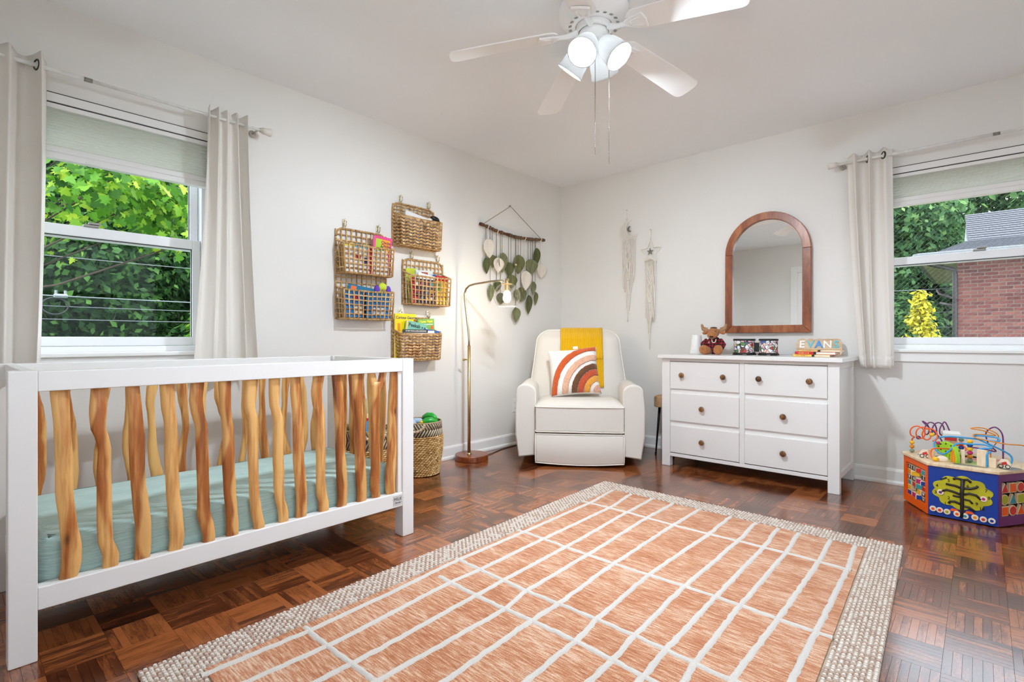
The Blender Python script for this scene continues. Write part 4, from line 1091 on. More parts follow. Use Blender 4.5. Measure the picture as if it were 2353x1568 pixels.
page_m = M('book_pages', srgb(236, 230, 216), 0.85, var=0.06, vscale=3, stretch=(1, 1, 160))
def book(name, label, cat, loc, rot, w, h, th, cover, group=None, board=0.002, spine_txt=None):
    """local: x width (spine at x=0), y thickness, z height"""
    root = thing(name, label, cat, loc, group=group); root.rotation_euler = rot
    m = MB(); m.box(0, w, 0, board, 0, h); m.box(0, w, th - board, th, 0, h); m.box(0, board, board, th - board, 0, h)
    c = m.build('cover', cover, root, bevel=0.0007, seg=1)
    m = MB(); m.box(board, w - 0.003, board, th - board, 0.003, h - 0.003); m.build('pages', page_m, root)
    return root, c
zz = TZ
for i, (th, w, h, col, lab, txt, tc_, dx) in enumerate(((0.014, 0.15, 0.215, (236, 196, 84), 'yellow-spined picture book at the bottom of the dresser stack', 'GUIDANCE', (150, 60, 30), 0.0),
        (0.019, 0.16, 0.235, (196, 40, 36), 'red-spined picture book in the middle of the dresser stack', 'RICHARD', (250, 214, 120), 0.01),
        (0.012, 0.15, 0.24, (222, 178, 110), 'tan-spined picture book on top of the dresser stack', 'CHICKA', (120, 50, 40), 0.034))):
    # lying flat: height runs along the dresser, spine towards the room's front-left
    b, c = book('picture_book', lab, 'book', (-0.935 + dx, 3.835 + 0.004 * i, zz), (R(90), 0, 0), h, w, th, flat('book_cover_%d' % i, *col, rough=0.45), group='picture books stacked on the dresser')
    zz += th
    # local axes after R(90) about x: x stays, y(th)->z, z(h)->-y : spine along x=0 end
    b.location = (-0.935 + dx, 3.835 + w, zz - th)
    sp = MB(); sp.box(0, 0.11, 0.0005, th - 0.0005, w, w + 0.0012); s = sp.build('spine_band', flat('book_cover_%d' % i, *col), b)
    q = MB(); q.box(0.018, 0.085, th * 0.32, th * 0.66, w + 0.0011, w + 0.0014); q.build('printed_title', M('book_ink_%d' % i, srgb(*tc_), 0.5, col2=srgb(*col), vscale=260, stretch=(1, .1, 1)), s)
    sb = MB(); sb.box(0.11, 0.125, 0.0005, th - 0.0005, w, w + 0.0013); sb.build('spine_label', black_m, b)

# ================================================================== arched mirror
MX0, MX1, MZ0, MZ1 = -1.503, -0.901, 0.999, 1.909
mr_ = thing('arched_mirror', 'arched mirror in a reddish wooden frame above the dresser', 'mirror', ((MX0 + MX1) / 2, YB, MZ0))
mr_.rotation_euler = (R(-0.5), 0, 0); mr_.location.y -= 0.009
fr_m = wood('mirror_frame_wood', srgb(96, 46, 24), srgb(140, 76, 42), srgb(178, 110, 64), stretch=(9, 9, 2.2), rough=0.36, rand=0.4, coat=0.2)
hw = (MX1 - MX0) / 2; hh = MZ1 - MZ0; FW = 0.056; FD = 0.036
def arch(wd, top, n=28):
    """left spring -> over the arch -> right spring, radius wd, apex height top"""
    zc = top - wd
    return [(wd * math.cos(PI - PI * k / n), zc + wd * math.sin(PI - PI * k / n)) for k in range(n + 1)]
def ringpart(nm, outer, inner):
    m = MB(); k = len(outer)
    vs = [(u, -FD, v) for u, v in outer] + [(u, -FD, v) for u, v in inner] + [(u, -0.002, v) for u, v in outer] + [(u, -0.002, v) for u, v in inner]
    fs = []
    for i in range(k - 1):
        fs += [(i, i + 1, k + i + 1, k + i), (2 * k + i, 3 * k + i, 3 * k + i + 1, 2 * k + i + 1), (i, 2 * k + i, 2 * k + i + 1, i + 1), (k + i, k + i + 1, 3 * k + i + 1, 3 * k + i)]
    fs += [(0, k, 3 * k, 2 * k), (k - 1, 3 * k - 1, 4 * k - 1, 2 * k - 1)]
    m.add(vs, fs); return m.build(nm, fr_m, mr_, bevel=0.004)
ringpart('frame_arch', arch(hw, hh), arch(hw - FW, hh - FW))
zs = hh - hw
ringpart('frame_stile', [(-hw, zs), (-hw, 0)], [(-hw + FW, zs), (-hw + FW, FW)])
ringpart('frame_stile', [(hw, 0), (hw, zs)], [(hw - FW, FW), (hw - FW, zs)])
ringpart('frame_rail', [(-hw, 0), (hw, 0)], [(-hw + FW, FW), (hw - FW, FW)])
m = MB(); ga = arch(hw - FW + 0.003, hh - FW + 0.003)
m.prism([(-hw + FW - 0.003, FW - 0.003)] + ga + [(hw - FW + 0.003, FW - 0.003)], -0.016, -0.012, lambda u, v, w: (u, w, v))
mirror_m = M('silvered_glass', (0.93, 0.94, 0.94, 1), 0.01, metal=1.0)
m.build('mirror_glass', mirror_m, mr_)
# ================================================================== recliner (local: x to its left arm side as seen, y backwards, front at y=0)
up_m = cloth_mat('ivory_linen', srgb(222, 216, 207), weave=1200, bump=0.15, var=0.06)
pipe_m = cloth_mat('ivory_piping', srgb(238, 233, 224), weave=1200, bump=0.1, var=0.03)
CH = (-2.235, 3.215, 0); CHR = R(36)
ch = thing('recliner', 'ivory upholstered recliner armchair in the corner of the room', 'armchair', CH, CHR)
def soft(nm, x0, x1, y0, y1, z0, z1, r, seg=5, par=None, mat=None):
    m = MB(); m.box(x0, x1, y0, y1, z0, z1); return m.build(nm, mat or up_m, par or ch, bevel=r, seg=seg)
def arm(s):
    """rounded top, slightly pillowed arm as a section swept from front to back"""
    xi, xo = 0.328 * s, 0.468 * s
    sec = []
    for k in range(13):
        t = PI * k / 12
        sec.append((lerp(xi, xo, 0.5 - 0.5 * math.cos(t)) + s * 0.006 * math.sin(t), 0.545 + 0.062 * math.sin(t) ** 0.8))
    sec = [(xi, 0.075)] + [(xi + s * 0.004, 0.3)] + sec + [(xo + s * 0.012, 0.42), (xo + s * 0.010, 0.22), (xo - s * 0.012, 0.058)]
    k = len(sec); ys = [0.03, 0.005, 0.0, 0.02, 0.3, 0.62, 0.74, 0.76]; insx = [0.030, 0.012, 0.004, 0, 0, 0, 0.012, 0.04]
    m = MB(); vs = []
    cx, cz = (xi + xo) / 2, 0.33
    ys = [0.0, 0.0, 0.012, 0.035, 0.3, 0.62, 0.74, 0.76]; ins = [0.10, 0.035, 0.008, 0.0, 0, 0, 0.03, 0.10]
    for y, i_ in zip(ys, ins):
        for x, z in sec:
            vs.append((lerp(x, cx, i_), y + 0.02 * (z - 0.33) , lerp(z, cz, i_ * 0.45)))
    fs = [(a * k + b, a * k + (b + 1) % k, (a + 1) * k + (b + 1) % k, (a + 1) * k + b) for a in range(len(ys) - 1) for b in range(k)]
    fs += [tuple(reversed(range(k))), tuple(range((len(ys) - 1) * k, len(ys) * k))]
    m.add(vs, fs); o = m.build('arm', up_m, ch, smooth=True, bevel=0.0)
    p = MB(); p.tube([(lerp(x, cx, 0.0), 0.016 + 0.02 * (z - 0.33), z) for x, z in sec], 0.0042, 6, closed=True); p.build('piping', pipe_m, o, smooth=True)
arm(-1); arm(1)
base = MB(); base.box(-0.33, 0.33, 0.10, 0.72, 0.03, 0.16); base.build('base', M('base_dark', srgb(30, 28, 27), 0.8), ch)
gl = MB(); gl.lathe([(0, 0), (0.26, 0), (0.26, 0.02), (0.1, 0.035), (0, 0.035)], 28, (0, 0.40, 0)); gl.build('swivel_base', black_m, ch)
soft('seat_deck', -0.322, 0.322, 0.02, 0.70, 0.155, 0.262, 0.012, 3)
# footrest panel, gently bowed
def foot(u, v):
    x = lerp(-0.326, 0.326, u); z = lerp(0.030, 0.243, v)
    return (x, -0.048 - 0.012 * math.sin(PI * u) * 1.0 - 0.016 * math.sin(PI * v), z - 0.012 * math.sin(PI * u) * (1 - v))
m = MB(); m.grid(foot, 24, 14); m.grid(lambda u, v: (lerp(-0.326, 0.326, u), 0.012, lerp(0.030, 0.243, v) - 0.012 * math.sin(PI * u) * (1 - v)), 24, 14)
n0 = 24 * 14
for j in range(13):
    for i in (0, 23): m.f.append((j * 24 + i, (j + 1) * 24 + i, n0 + (j + 1) * 24 + i, n0 + j * 24 + i)); m.t.append(.5)
for i in range(23):
    for j in (0, 13): m.f.append((j * 24 + i, j * 24 + i + 1, n0 + j * 24 + i + 1, n0 + j * 24 + i)); m.t.append(.5)
o = m.build('footrest', up_m, ch, bevel=0.014, seg=3)
p = MB(); p.tube([foot(k / 23, 0) for k in range(24)] + [foot(1, k / 13) for k in range(1, 14)] + [foot(1 - k / 23, 1) for k in range(1, 24)] + [foot(0, 1 - k / 13) for k in range(1, 13)], 0.0042, 6, closed=True)
p.build('piping', pipe_m, o, smooth=True)
# seat cushion with crowned top
def seat(u, v, top):
    x = lerp(-0.326, 0.326, u); y = lerp(-0.052, 0.62, v)
    e = min(1, min(u, 1 - u) * 9) ** 0.5; f = min(1, min(v, 1 - v) * 9) ** 0.5
    return (x, y + (0.012 if False else 0), (0.452 + 0.040 * e * f * (1 - 0.2 * v)) if top else 0.262)
m = MB(); m.grid(lambda u, v: seat(u, v, True), 28, 28); m.grid(lambda u, v: seat(u, v, False), 28, 28); n0 = 28 * 28
for j in range(27):
    for i in (0, 27):
        m.f.append((j * 28 + i, (j + 1) * 28 + i, n0 + (j + 1) * 28 + i, n0 + j * 28 + i)); m.t.append(.5)
        m.f.append((i * 28 + j, i * 28 + j + 1, n0 + i * 28 + j + 1, n0 + i * 28 + j)); m.t.append(.5)
sc_ = m.build('seat_cushion', up_m, ch, bevel=0.012, seg=3)
for z in (0.447, 0.264):
    p = MB(); p.tube([(-0.328, 0.45, z), (-0.328, -0.035, z), (-0.318, -0.054, z - 0.003), (0, -0.057, z - 0.003), (0.318, -0.054, z - 0.003), (0.328, -0.035, z), (0.328, 0.45, z)], 0.0046, 6); p.build('piping', pipe_m, sc_, smooth=True)
# back: tapering cushion with rounded shoulders, leaning backwards
lean = R(14)
def backpt(u, v, d):
    """u -1..1 across, v 0..1 up, d depth (0 face .. 1 rear)"""
    half = lerp(0.405, 0.352, smoothstep(0.1, 1.0, v))
    zz = v * 0.66
    # rounded shoulders
    if v > 0.80:
        q = (v - 0.80) / 0.20
        half *= math.sqrt(max(0.0, 1 - (q * 0.78) ** 3.2))
    x = u * half
    bul = 0.045 * (1 - abs(u) ** 3) * math.sin(PI * min(1, v * 0.9 + 0.12)) + 0.018 * math.sin(PI * v * 2.2) * (1 - u * u)
    y = -bul if d == 0 else 0.17 + 0.03 * math.sin(PI * v)
    edge = max(abs(u), 0) ** 8
    y = y + (0.05 * edge if d == 0 else -0.03 * edge)
    topf = smoothstep(0.86, 1.0, v)
    y = lerp(y, 0.075, topf * 0.8)
    Z = 0.395 + zz * math.cos(lean) - y * math.sin(lean) * 0.3; Y = 0.43 + zz * math.sin(lean) + y
    return Vector((x, Y, Z))
NU, NV = 29, 30
m = MB(); m.grid(lambda u, v: backpt(u * 2 - 1, v, 0), NU, NV); m.grid(lambda u, v: backpt(u * 2 - 1, v, 1), NU, NV); n0 = NU * NV
for j in range(NV - 1):
    for i in (0, NU - 1): m.f.append((j * NU + i, (j + 1) * NU + i, n0 + (j + 1) * NU + i, n0 + j * NU + i)); m.t.append(.5)
for i in range(NU - 1):
    for j in (0, NV - 1): m.f.append((j * NU + i, j * NU + i + 1, n0 + j * NU + i + 1, n0 + j * NU + i)); m.t.append(.5)
bk = m.build('backrest', up_m, ch, smooth=True)
p = MB(); p.tube([backpt(-1, k / 29, 0) for k in range(30)] + [backpt(-1 + 2 * k / 20, 1, 0) for k in range(1, 20)] + [backpt(1, 1 - k / 29, 0) for k in range(30)], 0.0045, 6); p.build('piping', pipe_m, bk, smooth=True)

# ---- mustard throw folded over the back of the chair
def rib_mat():
    m = bpy.data.materials.new('mustard_knit'); m.use_nodes = True
    nt, N, L = nodes(m); p = N['Principled BSDF']; p.inputs['Roughness'].default_value = 0.9; p.inputs['Specular IOR Level'].default_value = 0.1
    p.inputs['Sheen Weight'].default_value = 0.3
    tc = N.new('ShaderNodeTexCoord'); w = N.new('ShaderNodeTexWave'); w.inputs['Scale'].default_value = 34.0; w.inputs['Distortion'].default_value = 1.6; w.inputs['Detail'].default_value = 2; w.inputs['Detail Scale'].default_value = 3
    L.new(tc.outputs['Object'], w.inputs['Vector'])
    mx = N.new('ShaderNodeMix'); mx.data_type = 'RGBA'; mx.inputs['A'].default_value = srgb(206, 150, 8); mx.inputs['B'].default_value = srgb(246, 194, 26)
    L.new(w.outputs['Fac'], mx.inputs['Factor']); L.new(mx.outputs['Result'], p.inputs['Base Color'])
    b = N.new('ShaderNodeBump'); b.inputs['Strength'].default_value = 0.6; b.inputs['Distance'].default_value = 0.004; L.new(w.outputs['Fac'], b.inputs['Height']); L.new(b.outputs['Normal'], p.inputs['Normal'])
    return m
throw_m = rib_mat()
th = thing('throw_blanket', 'mustard yellow ribbed throw draped over the recliner back', 'blanket', CH, CHR)
def drape(u0, u1, front_len, lift):
    prof = []
    for k in range(22):     # from the front hem up to the top edge
        v = lerp(front_len, 0.985, k / 21); prof.append((v, 0, lift))
    def S(u, t):
        x = lerp(u0, u1, u)
        i = t * 33
        if i <= 21:
            v = lerp(front_len, 1.0, i / 21); half_c = backpt(0, v, 0)
            hw_ = lerp(0.405, 0.352, smoothstep(0.1, 1.0, v)); uu = x / hw_
            q = backpt(max(-1, min(1, uu)), min(v, 0.93), 0)
            z = backpt(0, v, 0).z + 0.004
            y = (q.y if v < 0.93 else lerp(q.y, backpt(0, 1, 0).y, (v - 0.93) / 0.07)) - lift
            return Vector((x, y, z + (0.004 if v > 0.9 else 0)))
        w = (i - 21) / 12
        a = backpt(0, 1, 0); 
        if w < 0.25:
            return Vector((x, lerp(a.y - lift * 0.3, a.y + 0.06, w / 0.25), a.z + 0.012 * math.sin(PI * (0.3 + 0.7 * w / 0.25)) + 0.004))
        ww = (w - 0.25) / 0.75
        return Vector((x, a.y + 0.06 + 0.055 * math.sin(ww * 1.3) + 0.02, a.z - 0.36 * ww))
    return S
S1 = drape(-0.148, 0.205, 0.60, 0.016); S2 = drape(0.02, 0.212, 0.235, 0.010)
def wob(S, a, phase):
    def F(u, t):
        p = S(u, t); n_ = noise.noise(Vector((p.x * 9, p.z * 5, phase)))
        return Vector((p.x + 0.006 * noise.noise(Vector((p.z * 4, phase, u))), p.y - a * abs(n_), p.z))
    return F
m = MB(); m.grid(wob(S1, 0.008, 1.0), 30, 44); m.build('upper_fold', throw_m, th, smooth=True, solid=0.008)
m = MB(); m.grid(wob(S2, 0.004, 5.0), 20, 44); m.build('lower_fold', throw_m, th, smooth=True, solid=0.008)

# ---- rainbow cushion
pl = thing('rainbow_cushion', 'square white cushion with a tufted half rainbow, on the recliner seat', 'cushion', (0, 0, 0))
pl.parent = None
PS = 0.40
cm = Matrix.Translation(Vector(CH)) @ Matrix.Rotation(CHR, 4, 'Z') @ Matrix.Translation(Vector((-0.035, 0.325, 0.685))) @ Matrix.Rotation(R(3), 4, 'Y') @ Matrix.Rotation(R(68), 4, 'X') @ Matrix.Rotation(R(8), 4, 'Z')
pl.matrix_world = cm
def puff(u, v, side, lift=0.0):
    """u, v 0..1; local x right, y up, z towards the room"""
    e = (max(0, 1 - (2 * u - 1) ** 4) * max(0, 1 - (2 * v - 1) ** 4)) ** 0.55
    pin = 0.030 * (1 - e)
    cx = (u - .5) * PS * (1 - 0.10 * (4 * v * (1 - v)) * 0 ) ; cy = (v - .5) * PS
    cx *= 1 - 0.07 * (1 - (2 * u - 1) ** 2) * 0 - 0.06 * 4 * v * (1 - v) * abs(2 * u - 1) ** 3
    cy *= 1 - 0.06 * 4 * u * (1 - u) * abs(2 * v - 1) ** 3
    z = side * (0.075 * e + 0.006 * e * noise.noise(Vector((u * 6, v * 6, 3))) + lift) 
    return Vector((cx, cy, z))
m = MB(); m.grid(lambda u, v: puff(u, v, 1), 34, 34); m.grid(lambda u, v: puff(u, v, -1), 34, 34)
m.build('cushion_cover', cloth_mat('white_canvas', srgb(236, 232, 226), weave=700, bump=0.3), pl, smooth=True)
def tuft(name, c):
    m = M(name, srgb(*c), 0.95, bump=1.0, bscale=130, sheen=0.3, var=0.22, vscale=90); return m
bands = ((0.88, 1.0, 'tuft_orange', (212, 92, 34)), (0.655, 0.775, 'tuft_blush', (232, 182, 152)), (0.475, 0.585, 'tuft_brown', (112, 72, 40)), (0.345, 0.465, 'tuft_rust', (196, 82, 46)), (0.22, 0.335, 'tuft_mustard', (236, 164, 62)), (0.0, 0.15, 'tuft_pink', (232, 176, 150)))
for r0_, r1_, nm, c in bands:
    def arcpt(a, b, lift):
        ang = lerp(PI / 2, PI, a); rad = lerp(r0_, r1_, b) + 0.008 * noise.noise(Vector((a * 18, b * 3, r0_ * 9)))
        u = 1 + rad * math.cos(ang) * 1.0; v = rad * math.sin(ang) * 1.0
        u = min(0.992, max(0.008, u * 0.985)); v = min(0.992, max(0.012, v + 0.012))
        return puff(u, v, 1, lift)
    m = MB(); na, nb_ = 60, 9
    m.grid(lambda a, b: arcpt(a, b, 0.0045 + 0.005 * math.sin(PI * b) ** 0.5 + 0.003 * noise.noise(Vector((a * 50, b * 8, r0_ * 5)))), na, nb_)
    m.build('rainbow_stripe', tuft(nm, c), pl, smooth=True, solid=0.004)
m = MB(); m.obox((0.03, PS / 2 + 0.008, 0.0), (0.04, 0.022, 0.002)); m.build('care_tag', M('tag_white', srgb(240, 240, 238), 0.8), pl)

# ================================================================== stump side table
slab_m = wood('slab_wood', srgb(120, 88, 62), srgb(170, 134, 100), srgb(206, 176, 140), stretch=(10, 10, 3), rough=0.6, rand=0.3)
st = thing('stump_table', 'small side table with a wood slab top tucked behind the dresser', 'side table', (-1.925, 4.02, 0))
m = MB(); out = []
for k in range(24):
    a = 2 * PI * k / 24; rr_ = 0.098 * (1 + 0.10 * math.sin(3 * a + 1) + 0.05 * math.sin(5 * a)); out.append((rr_ * math.cos(a), rr_ * math.sin(a)))
m.prism(out, 0.395, 0.485, lambda u, v, w: (u, v, w)); m.build('slab_top', slab_m, st, bevel=0.008)
leg_m = M('black_iron', srgb(28, 27, 27), 0.45, metal=0.7)
for k in range(3):
    a = R(215) + k * 2 * PI / 3
    m = MB(); c, s = math.cos(a), math.sin(a)
    m.tube([(c * 0.055, s * 0.055, 0.396), (c * 0.085, s * 0.085, 0.016)], [0.011, 0.006], 10); m.ell((c * 0.086, s * 0.086, 0.009), (0.010, 0.010, 0.009), 10, 8); m.build('leg', leg_m, st, smooth=True)

# ================================================================== floor lamp
brass = M('antique_brass', srgb(206, 182, 136), 0.34, metal=1.0, var=0.08, vscale=6)
steel = M('brushed_nickel', srgb(186, 176, 156), 0.3, metal=1.0, var=0.06, vscale=6)
lamp_base = wood('lamp_base_wood', srgb(96, 44, 20), srgb(134, 66, 32), srgb(164, 90, 48), stretch=(3, 14, 14), rough=0.3, rand=0.2, coat=0.3)
fl = thing('floor_lamp', 'brass floor lamp with a clear glass globe and round wooden base', 'floor lamp', (-2.985, 2.816, 0))
m = MB(); m.lathe([(0, 0), (0.128, 0), (0.131, 0.004), (0.131, 0.040), (0.127, 0.045), (0, 0.0452)], 48); m.build('base', lamp_base, fl, bevel=0)
px_, py_ = -0.012, -0.016
m = MB(); m.lathe([(0.022, 0.045), (0.022, 0.05), (0.013, 0.056)], 20, (px_, py_, 0)); m.build('foot_collar', brass, fl, smooth=True)
m = MB(); m.tube([(px_, py_, 0.045), (px_, py_, 0.90)], 0.0125, 18); m.build('pole', brass, fl, smooth=True)
m = MB(); m.tube([(px_ - 0.004, py_ - 0.002, 0.79), (px_ - 0.034, py_ - 0.022, 0.79)], 0.006, 10); m.tube([(px_ - 0.030, py_ - 0.019, 0.79), (px_ - 0.042, py_ - 0.027, 0.79)], 0.010, 12); m.build('clamp_knob', brass, fl, smooth=True)
arm_pts = [(px_, py_, 0.86), (px_, py_, 0.95), (px_ - 0.003, py_, 0.985), (px_ - 0.05, py_ + 0.002, 1.26), (px_ - 0.055, py_ + 0.004, 1.315), (px_ - 0.040, py_ + 0.006, 1.352), (px_ - 0.005, py_ + 0.008, 1.374), (px_ + 0.05, py_ + 0.012, 1.383), (px_ + 0.22, py_ + 0.024, 1.392), (px_ + 0.375, py_ + 0.036, 1.392)]
m = MB(); m.tube(arm_pts, 0.0082, 12); m.build('upper_arm', steel, fl, smooth=True)
gx, gy, gz, gr = px_ + 0.375, py_ + 0.036, 1.272, 0.101
m = MB(); m.tube([(gx - 0.012, gy, 1.392), (gx + 0.012, gy, 1.392)], 0.011, 12); m.lathe([(0.0, 1.394), (0.013, 1.392), (0.013, 1.37), (0.040, 1.366), (0.040, 1.360), (0.019, 1.358), (0.019, 1.315), (0.016, 1.31), (0, 1.31)], 24, (gx, gy, 0)); m.build('socket', brass, fl, smooth=False)
globe_m = glass_thin('clear_globe', (0.985, 0.975, 0.95, 1), 0.08)
m = MB(); prof = [(gr * math.sin(t), gz + gr * math.cos(t)) for t in [lerp(R(24), R(138), k / 24) for k in range(25)]]; m.lathe(prof, 40, (gx, gy, 0))
gb = m.build('globe', globe_m, fl, smooth=True)
m = MB(); zr = prof[-1][1]; rr0 = prof[-1][0]; m.tube([(gx + rr0 * math.cos(a), gy + rr0 * math.sin(a), zr) for a in [2 * PI * k / 40 for k in range(40)]], 0.0016, 6, closed=True); m.build('globe_lip', M('glass_lip', srgb(226, 228, 226), 0.1, spec=0.8), gb, smooth=True)
bulb_m = M('bulb_glow', (1, 0.86, 0.62, 1), 0.4, emit=(1.0, 0.82, 0.55, 1), estr=170.0)
m = MB(); m.lathe([(0.0, 1.222), (0.014, 1.225), (0.026, 1.24), (0.030, 1.258), (0.024, 1.28), (0.014, 1.298), (0.013, 1.312)], 20, (gx, gy, 0)); m.build('bulb', bulb_m, fl, smooth=True)
m = MB(); m.tube([(0.0, 0.125, 0.006), (-0.02, 0.25, 0.004), (-0.075, 0.42, 0.004), (-0.095, 0.60, 0.004), (-0.10, 0.70, 0.004)], 0.0035, 6); m.build('power_cord', M('cord_dark', srgb(60, 52, 46), 0.6), fl, smooth=True)

# ================================================================== ceiling fan
FC = (-1.31, 2.0)
fan_m = M('fan_white', srgb(248, 248, 247), 0.3, var=0.01)
fan = thing('ceiling_fan', 'white five-blade ceiling fan with four lit glass shades', 'ceiling fan', (FC[0], FC[1], ZC))
Z = lambda z: z - ZC
m = MB(); m.lathe([(0.0, Z(2.4845)), (0.115, Z(2.4845)), (0.118, Z(2.476)), (0.150, Z(2.468)), (0.158, Z(2.45)), (0.158, Z(2.425)), (0.150, Z(2.405)), (0.140, Z(2.40)), (0.136, Z(2.392)), (0.124, Z(2.388)), (0.120, Z(2.383)), (0.088, Z(2.374)), (0.082, Z(2.374)), (0.082, Z(2.385))], 48); m.build('motor_housing', fan_m, fan, smooth=True)
slot_m = flat('vent_shadow', 150, 150, 150, 0.7)
for k in range(20):
    a = 2 * PI * k / 20 + 0.1
    q = MB(); q.obox((0, 0, 0), (0.022, 0.013, 0.002)); o = q.build('vent_slot', slot_m, fan) if k == 0 else share('vent_slot', vs0, fan)
    if k == 0: vs0 = o
    o.location = (0.104 * math.cos(a), 0.104 * math.sin(a), Z(2.3778)); o.rotation_euler = (0, R(15), a)
m = MB(); m.lathe([(0.078, Z(2.386)), (0.080, Z(2.372)), (0.080, Z(2.352)), (0.068, Z(2.348)), (0.068, Z(2.352))], 40); m.build('flywheel', fan_m, fan, smooth=True)
m = MB(); m.lathe([(0.062, Z(2.354)), (0.066, Z(2.346)), (0.062, Z(2.33)), (0.045, Z(2.316)), (0.036, Z(2.312)), (0.034, Z(2.304)), (0.028, Z(2.302)), (0.026, Z(2.292)), (0.014, Z(2.284)), (0, Z(2.283))], 36); m.build('light_fitter', fan_m, fan, smooth=True)
DROOP = R(9.5)
for k in range(5):
    a = R(75 + 72 * k)
    Rm = Matrix.Rotation(a, 3, 'Z') @ Matrix.Rotation(DROOP, 3, 'Y')
    Rp = Rm @ Matrix.Rotation(R(-12), 3, 'X')
    z0 = Z(2.366)
    o2 = []
    L0, L1 = 0.165, 0.672
    for q in range(9): t = PI / 2 + PI * q / 8; o2.append((L0 + 0.055 + 0.055 * math.cos(t), 0.058 * math.sin(t)))
    for q in range(13):
        t = -PI / 2 + PI * q / 12; o2.append((L1 - 0.045 + 0.045 * math.copysign(abs(math.cos(t)) ** 0.7, math.cos(t)), 0.070 * math.copysign(abs(math.sin(t)) ** 0.6, math.sin(t))))
    m = MB(); m.prism(o2, -0.003, 0.003, lambda u, v, w: Rp @ Vector((u, v, w)) + Vector((0, 0, z0))); bl = m.build('blade', fan_m, fan, bevel=0.0015)
    m = MB()
    m.tube([Rm @ Vector((0.074, 0, 0.0)) + Vector((0, 0, z0 - 0.004)), Rm @ Vector((0.12, 0, 0.0)) + Vector((0, 0, z0 - 0.012)), Rm @ Vector((0.172, 0, -0.010)) + Vector((0, 0, z0))], [0.014, 0.011, 0.010], 10)
    m.prism([(0.16, -0.014), (0.16, 0.014), (0.192, 0.030), (0.255, 0.042), (0.262, 0.0), (0.255, -0.042), (0.192, -0.030)], -0.016, -0.004, lambda u, v, w: Rp @ Vector((u, v, w)) + Vector((0, 0, z0)))
    br_ = m.build('blade_iron', fan_m, fan, bevel=0.003)
    m = MB()
    for (ua, va, ub, vb) in ((0.190, -0.014, 0.240, -0.024), (0.190, 0.014, 0.240, 0.024), (0.190, -0.014, 0.190, 0.014)):
        m.tube([Rp @ Vector((ua, va, -0.0165)) + Vector((0, 0, z0)), Rp @ Vector((ub, vb, -0.0165)) + Vector((0, 0, z0))], 0.0035, 6)
    m.build('iron_relief', fan_m, br_, smooth=True)
def frosted():
    m = bpy.data.materials.new('frosted_shade'); m.use_nodes = True
    nt, N, L = nodes(m); N.remove(N['Principled BSDF']); out = N['Material Output']
    d = N.new('ShaderNodeBsdfDiffuse'); d.inputs['Color'].default_value = (0.9, 0.9, 0.89, 1)
    t = N.new('ShaderNodeBsdfTranslucent'); t.inputs['Color'].default_value = (0.42, 0.42, 0.415, 1)
    ms = N.new('ShaderNodeMixShader'); ms.inputs['Fac'].default_value = 0.5
    L.new(d.outputs[0], ms.inputs[1]); L.new(t.outputs[0], ms.inputs[2]); L.new(ms.outputs[0], out.inputs['Surface'])
    return m
fro = frosted()
fb_m = M('fan_bulb', (1, 1, 1, 1), 0.5, emit=(0.88, 0.99, 1.10, 1), estr=BULB)
for k in range(4):
    a = R(-81.5 + 90 * k); ct, stn = math.cos(a), math.sin(a)
    tl = R(40)      # tilt of the shade axis from straight down, outwards
    ax = Vector((ct * math.sin(tl), stn * math.sin(tl), -math.cos(tl)))
    A, B, _ = frame_from(ax); Mx = Matrix((A, B, ax)).transposed()
    nk = Vector((ct * 0.030, stn * 0.030, Z(2.312)))
    m = MB(); m.lathe([(0.018, -0.012), (0.022, 0.0), (0.026, 0.006), (0.026, 0.024), (0.022, 0.03)], 24, nk, Mx); m.build('shade_holder', fan_m, fan, smooth=True)
    m = MB(); m.lathe([(0.024, 0.020), (0.034, 0.030), (0.048, 0.060), (0.056, 0.095), (0.058, 0.125), (0.062, 0.138), (0.0645, 0.146)], 32, nk, Mx); sh = m.build('glass_shade', fro, fan, smooth=True, solid=0.003)
    m = MB(); m.ell(nk + ax * 0.090, (0.026, 0.026, 0.030), 14, 8, Mx); m.build('bulb', fb_m, sh, smooth=True)
for (dx, dy, zt, zb_) in ((0.012, -0.008, 2.282, 1.785), (0.058, 0.036, 2.25, 1.748)):
    m = MB(); n_ = int((zt - zb_) / 0.0062)
    for i in range(n_):
        z = Z(zt - i * 0.0062); m.ell((dx, dy, z), (0.0021, 0.0021, 0.0026), 6, 4)
    m.tube([(dx, dy, Z(zt)), (dx, dy, Z(zb_))], 0.0006, 4)
    m.build('pull_chain', M('chain_metal', srgb(120, 116, 108), 0.35, metal=0.9), fan, smooth=True)
m = MB(); m.tube([(0.03, 0.018, Z(2.30)), (0.058, 0.036, Z(2.252))], 0.003, 6); m.build('chain_outlet', fan_m, fan)
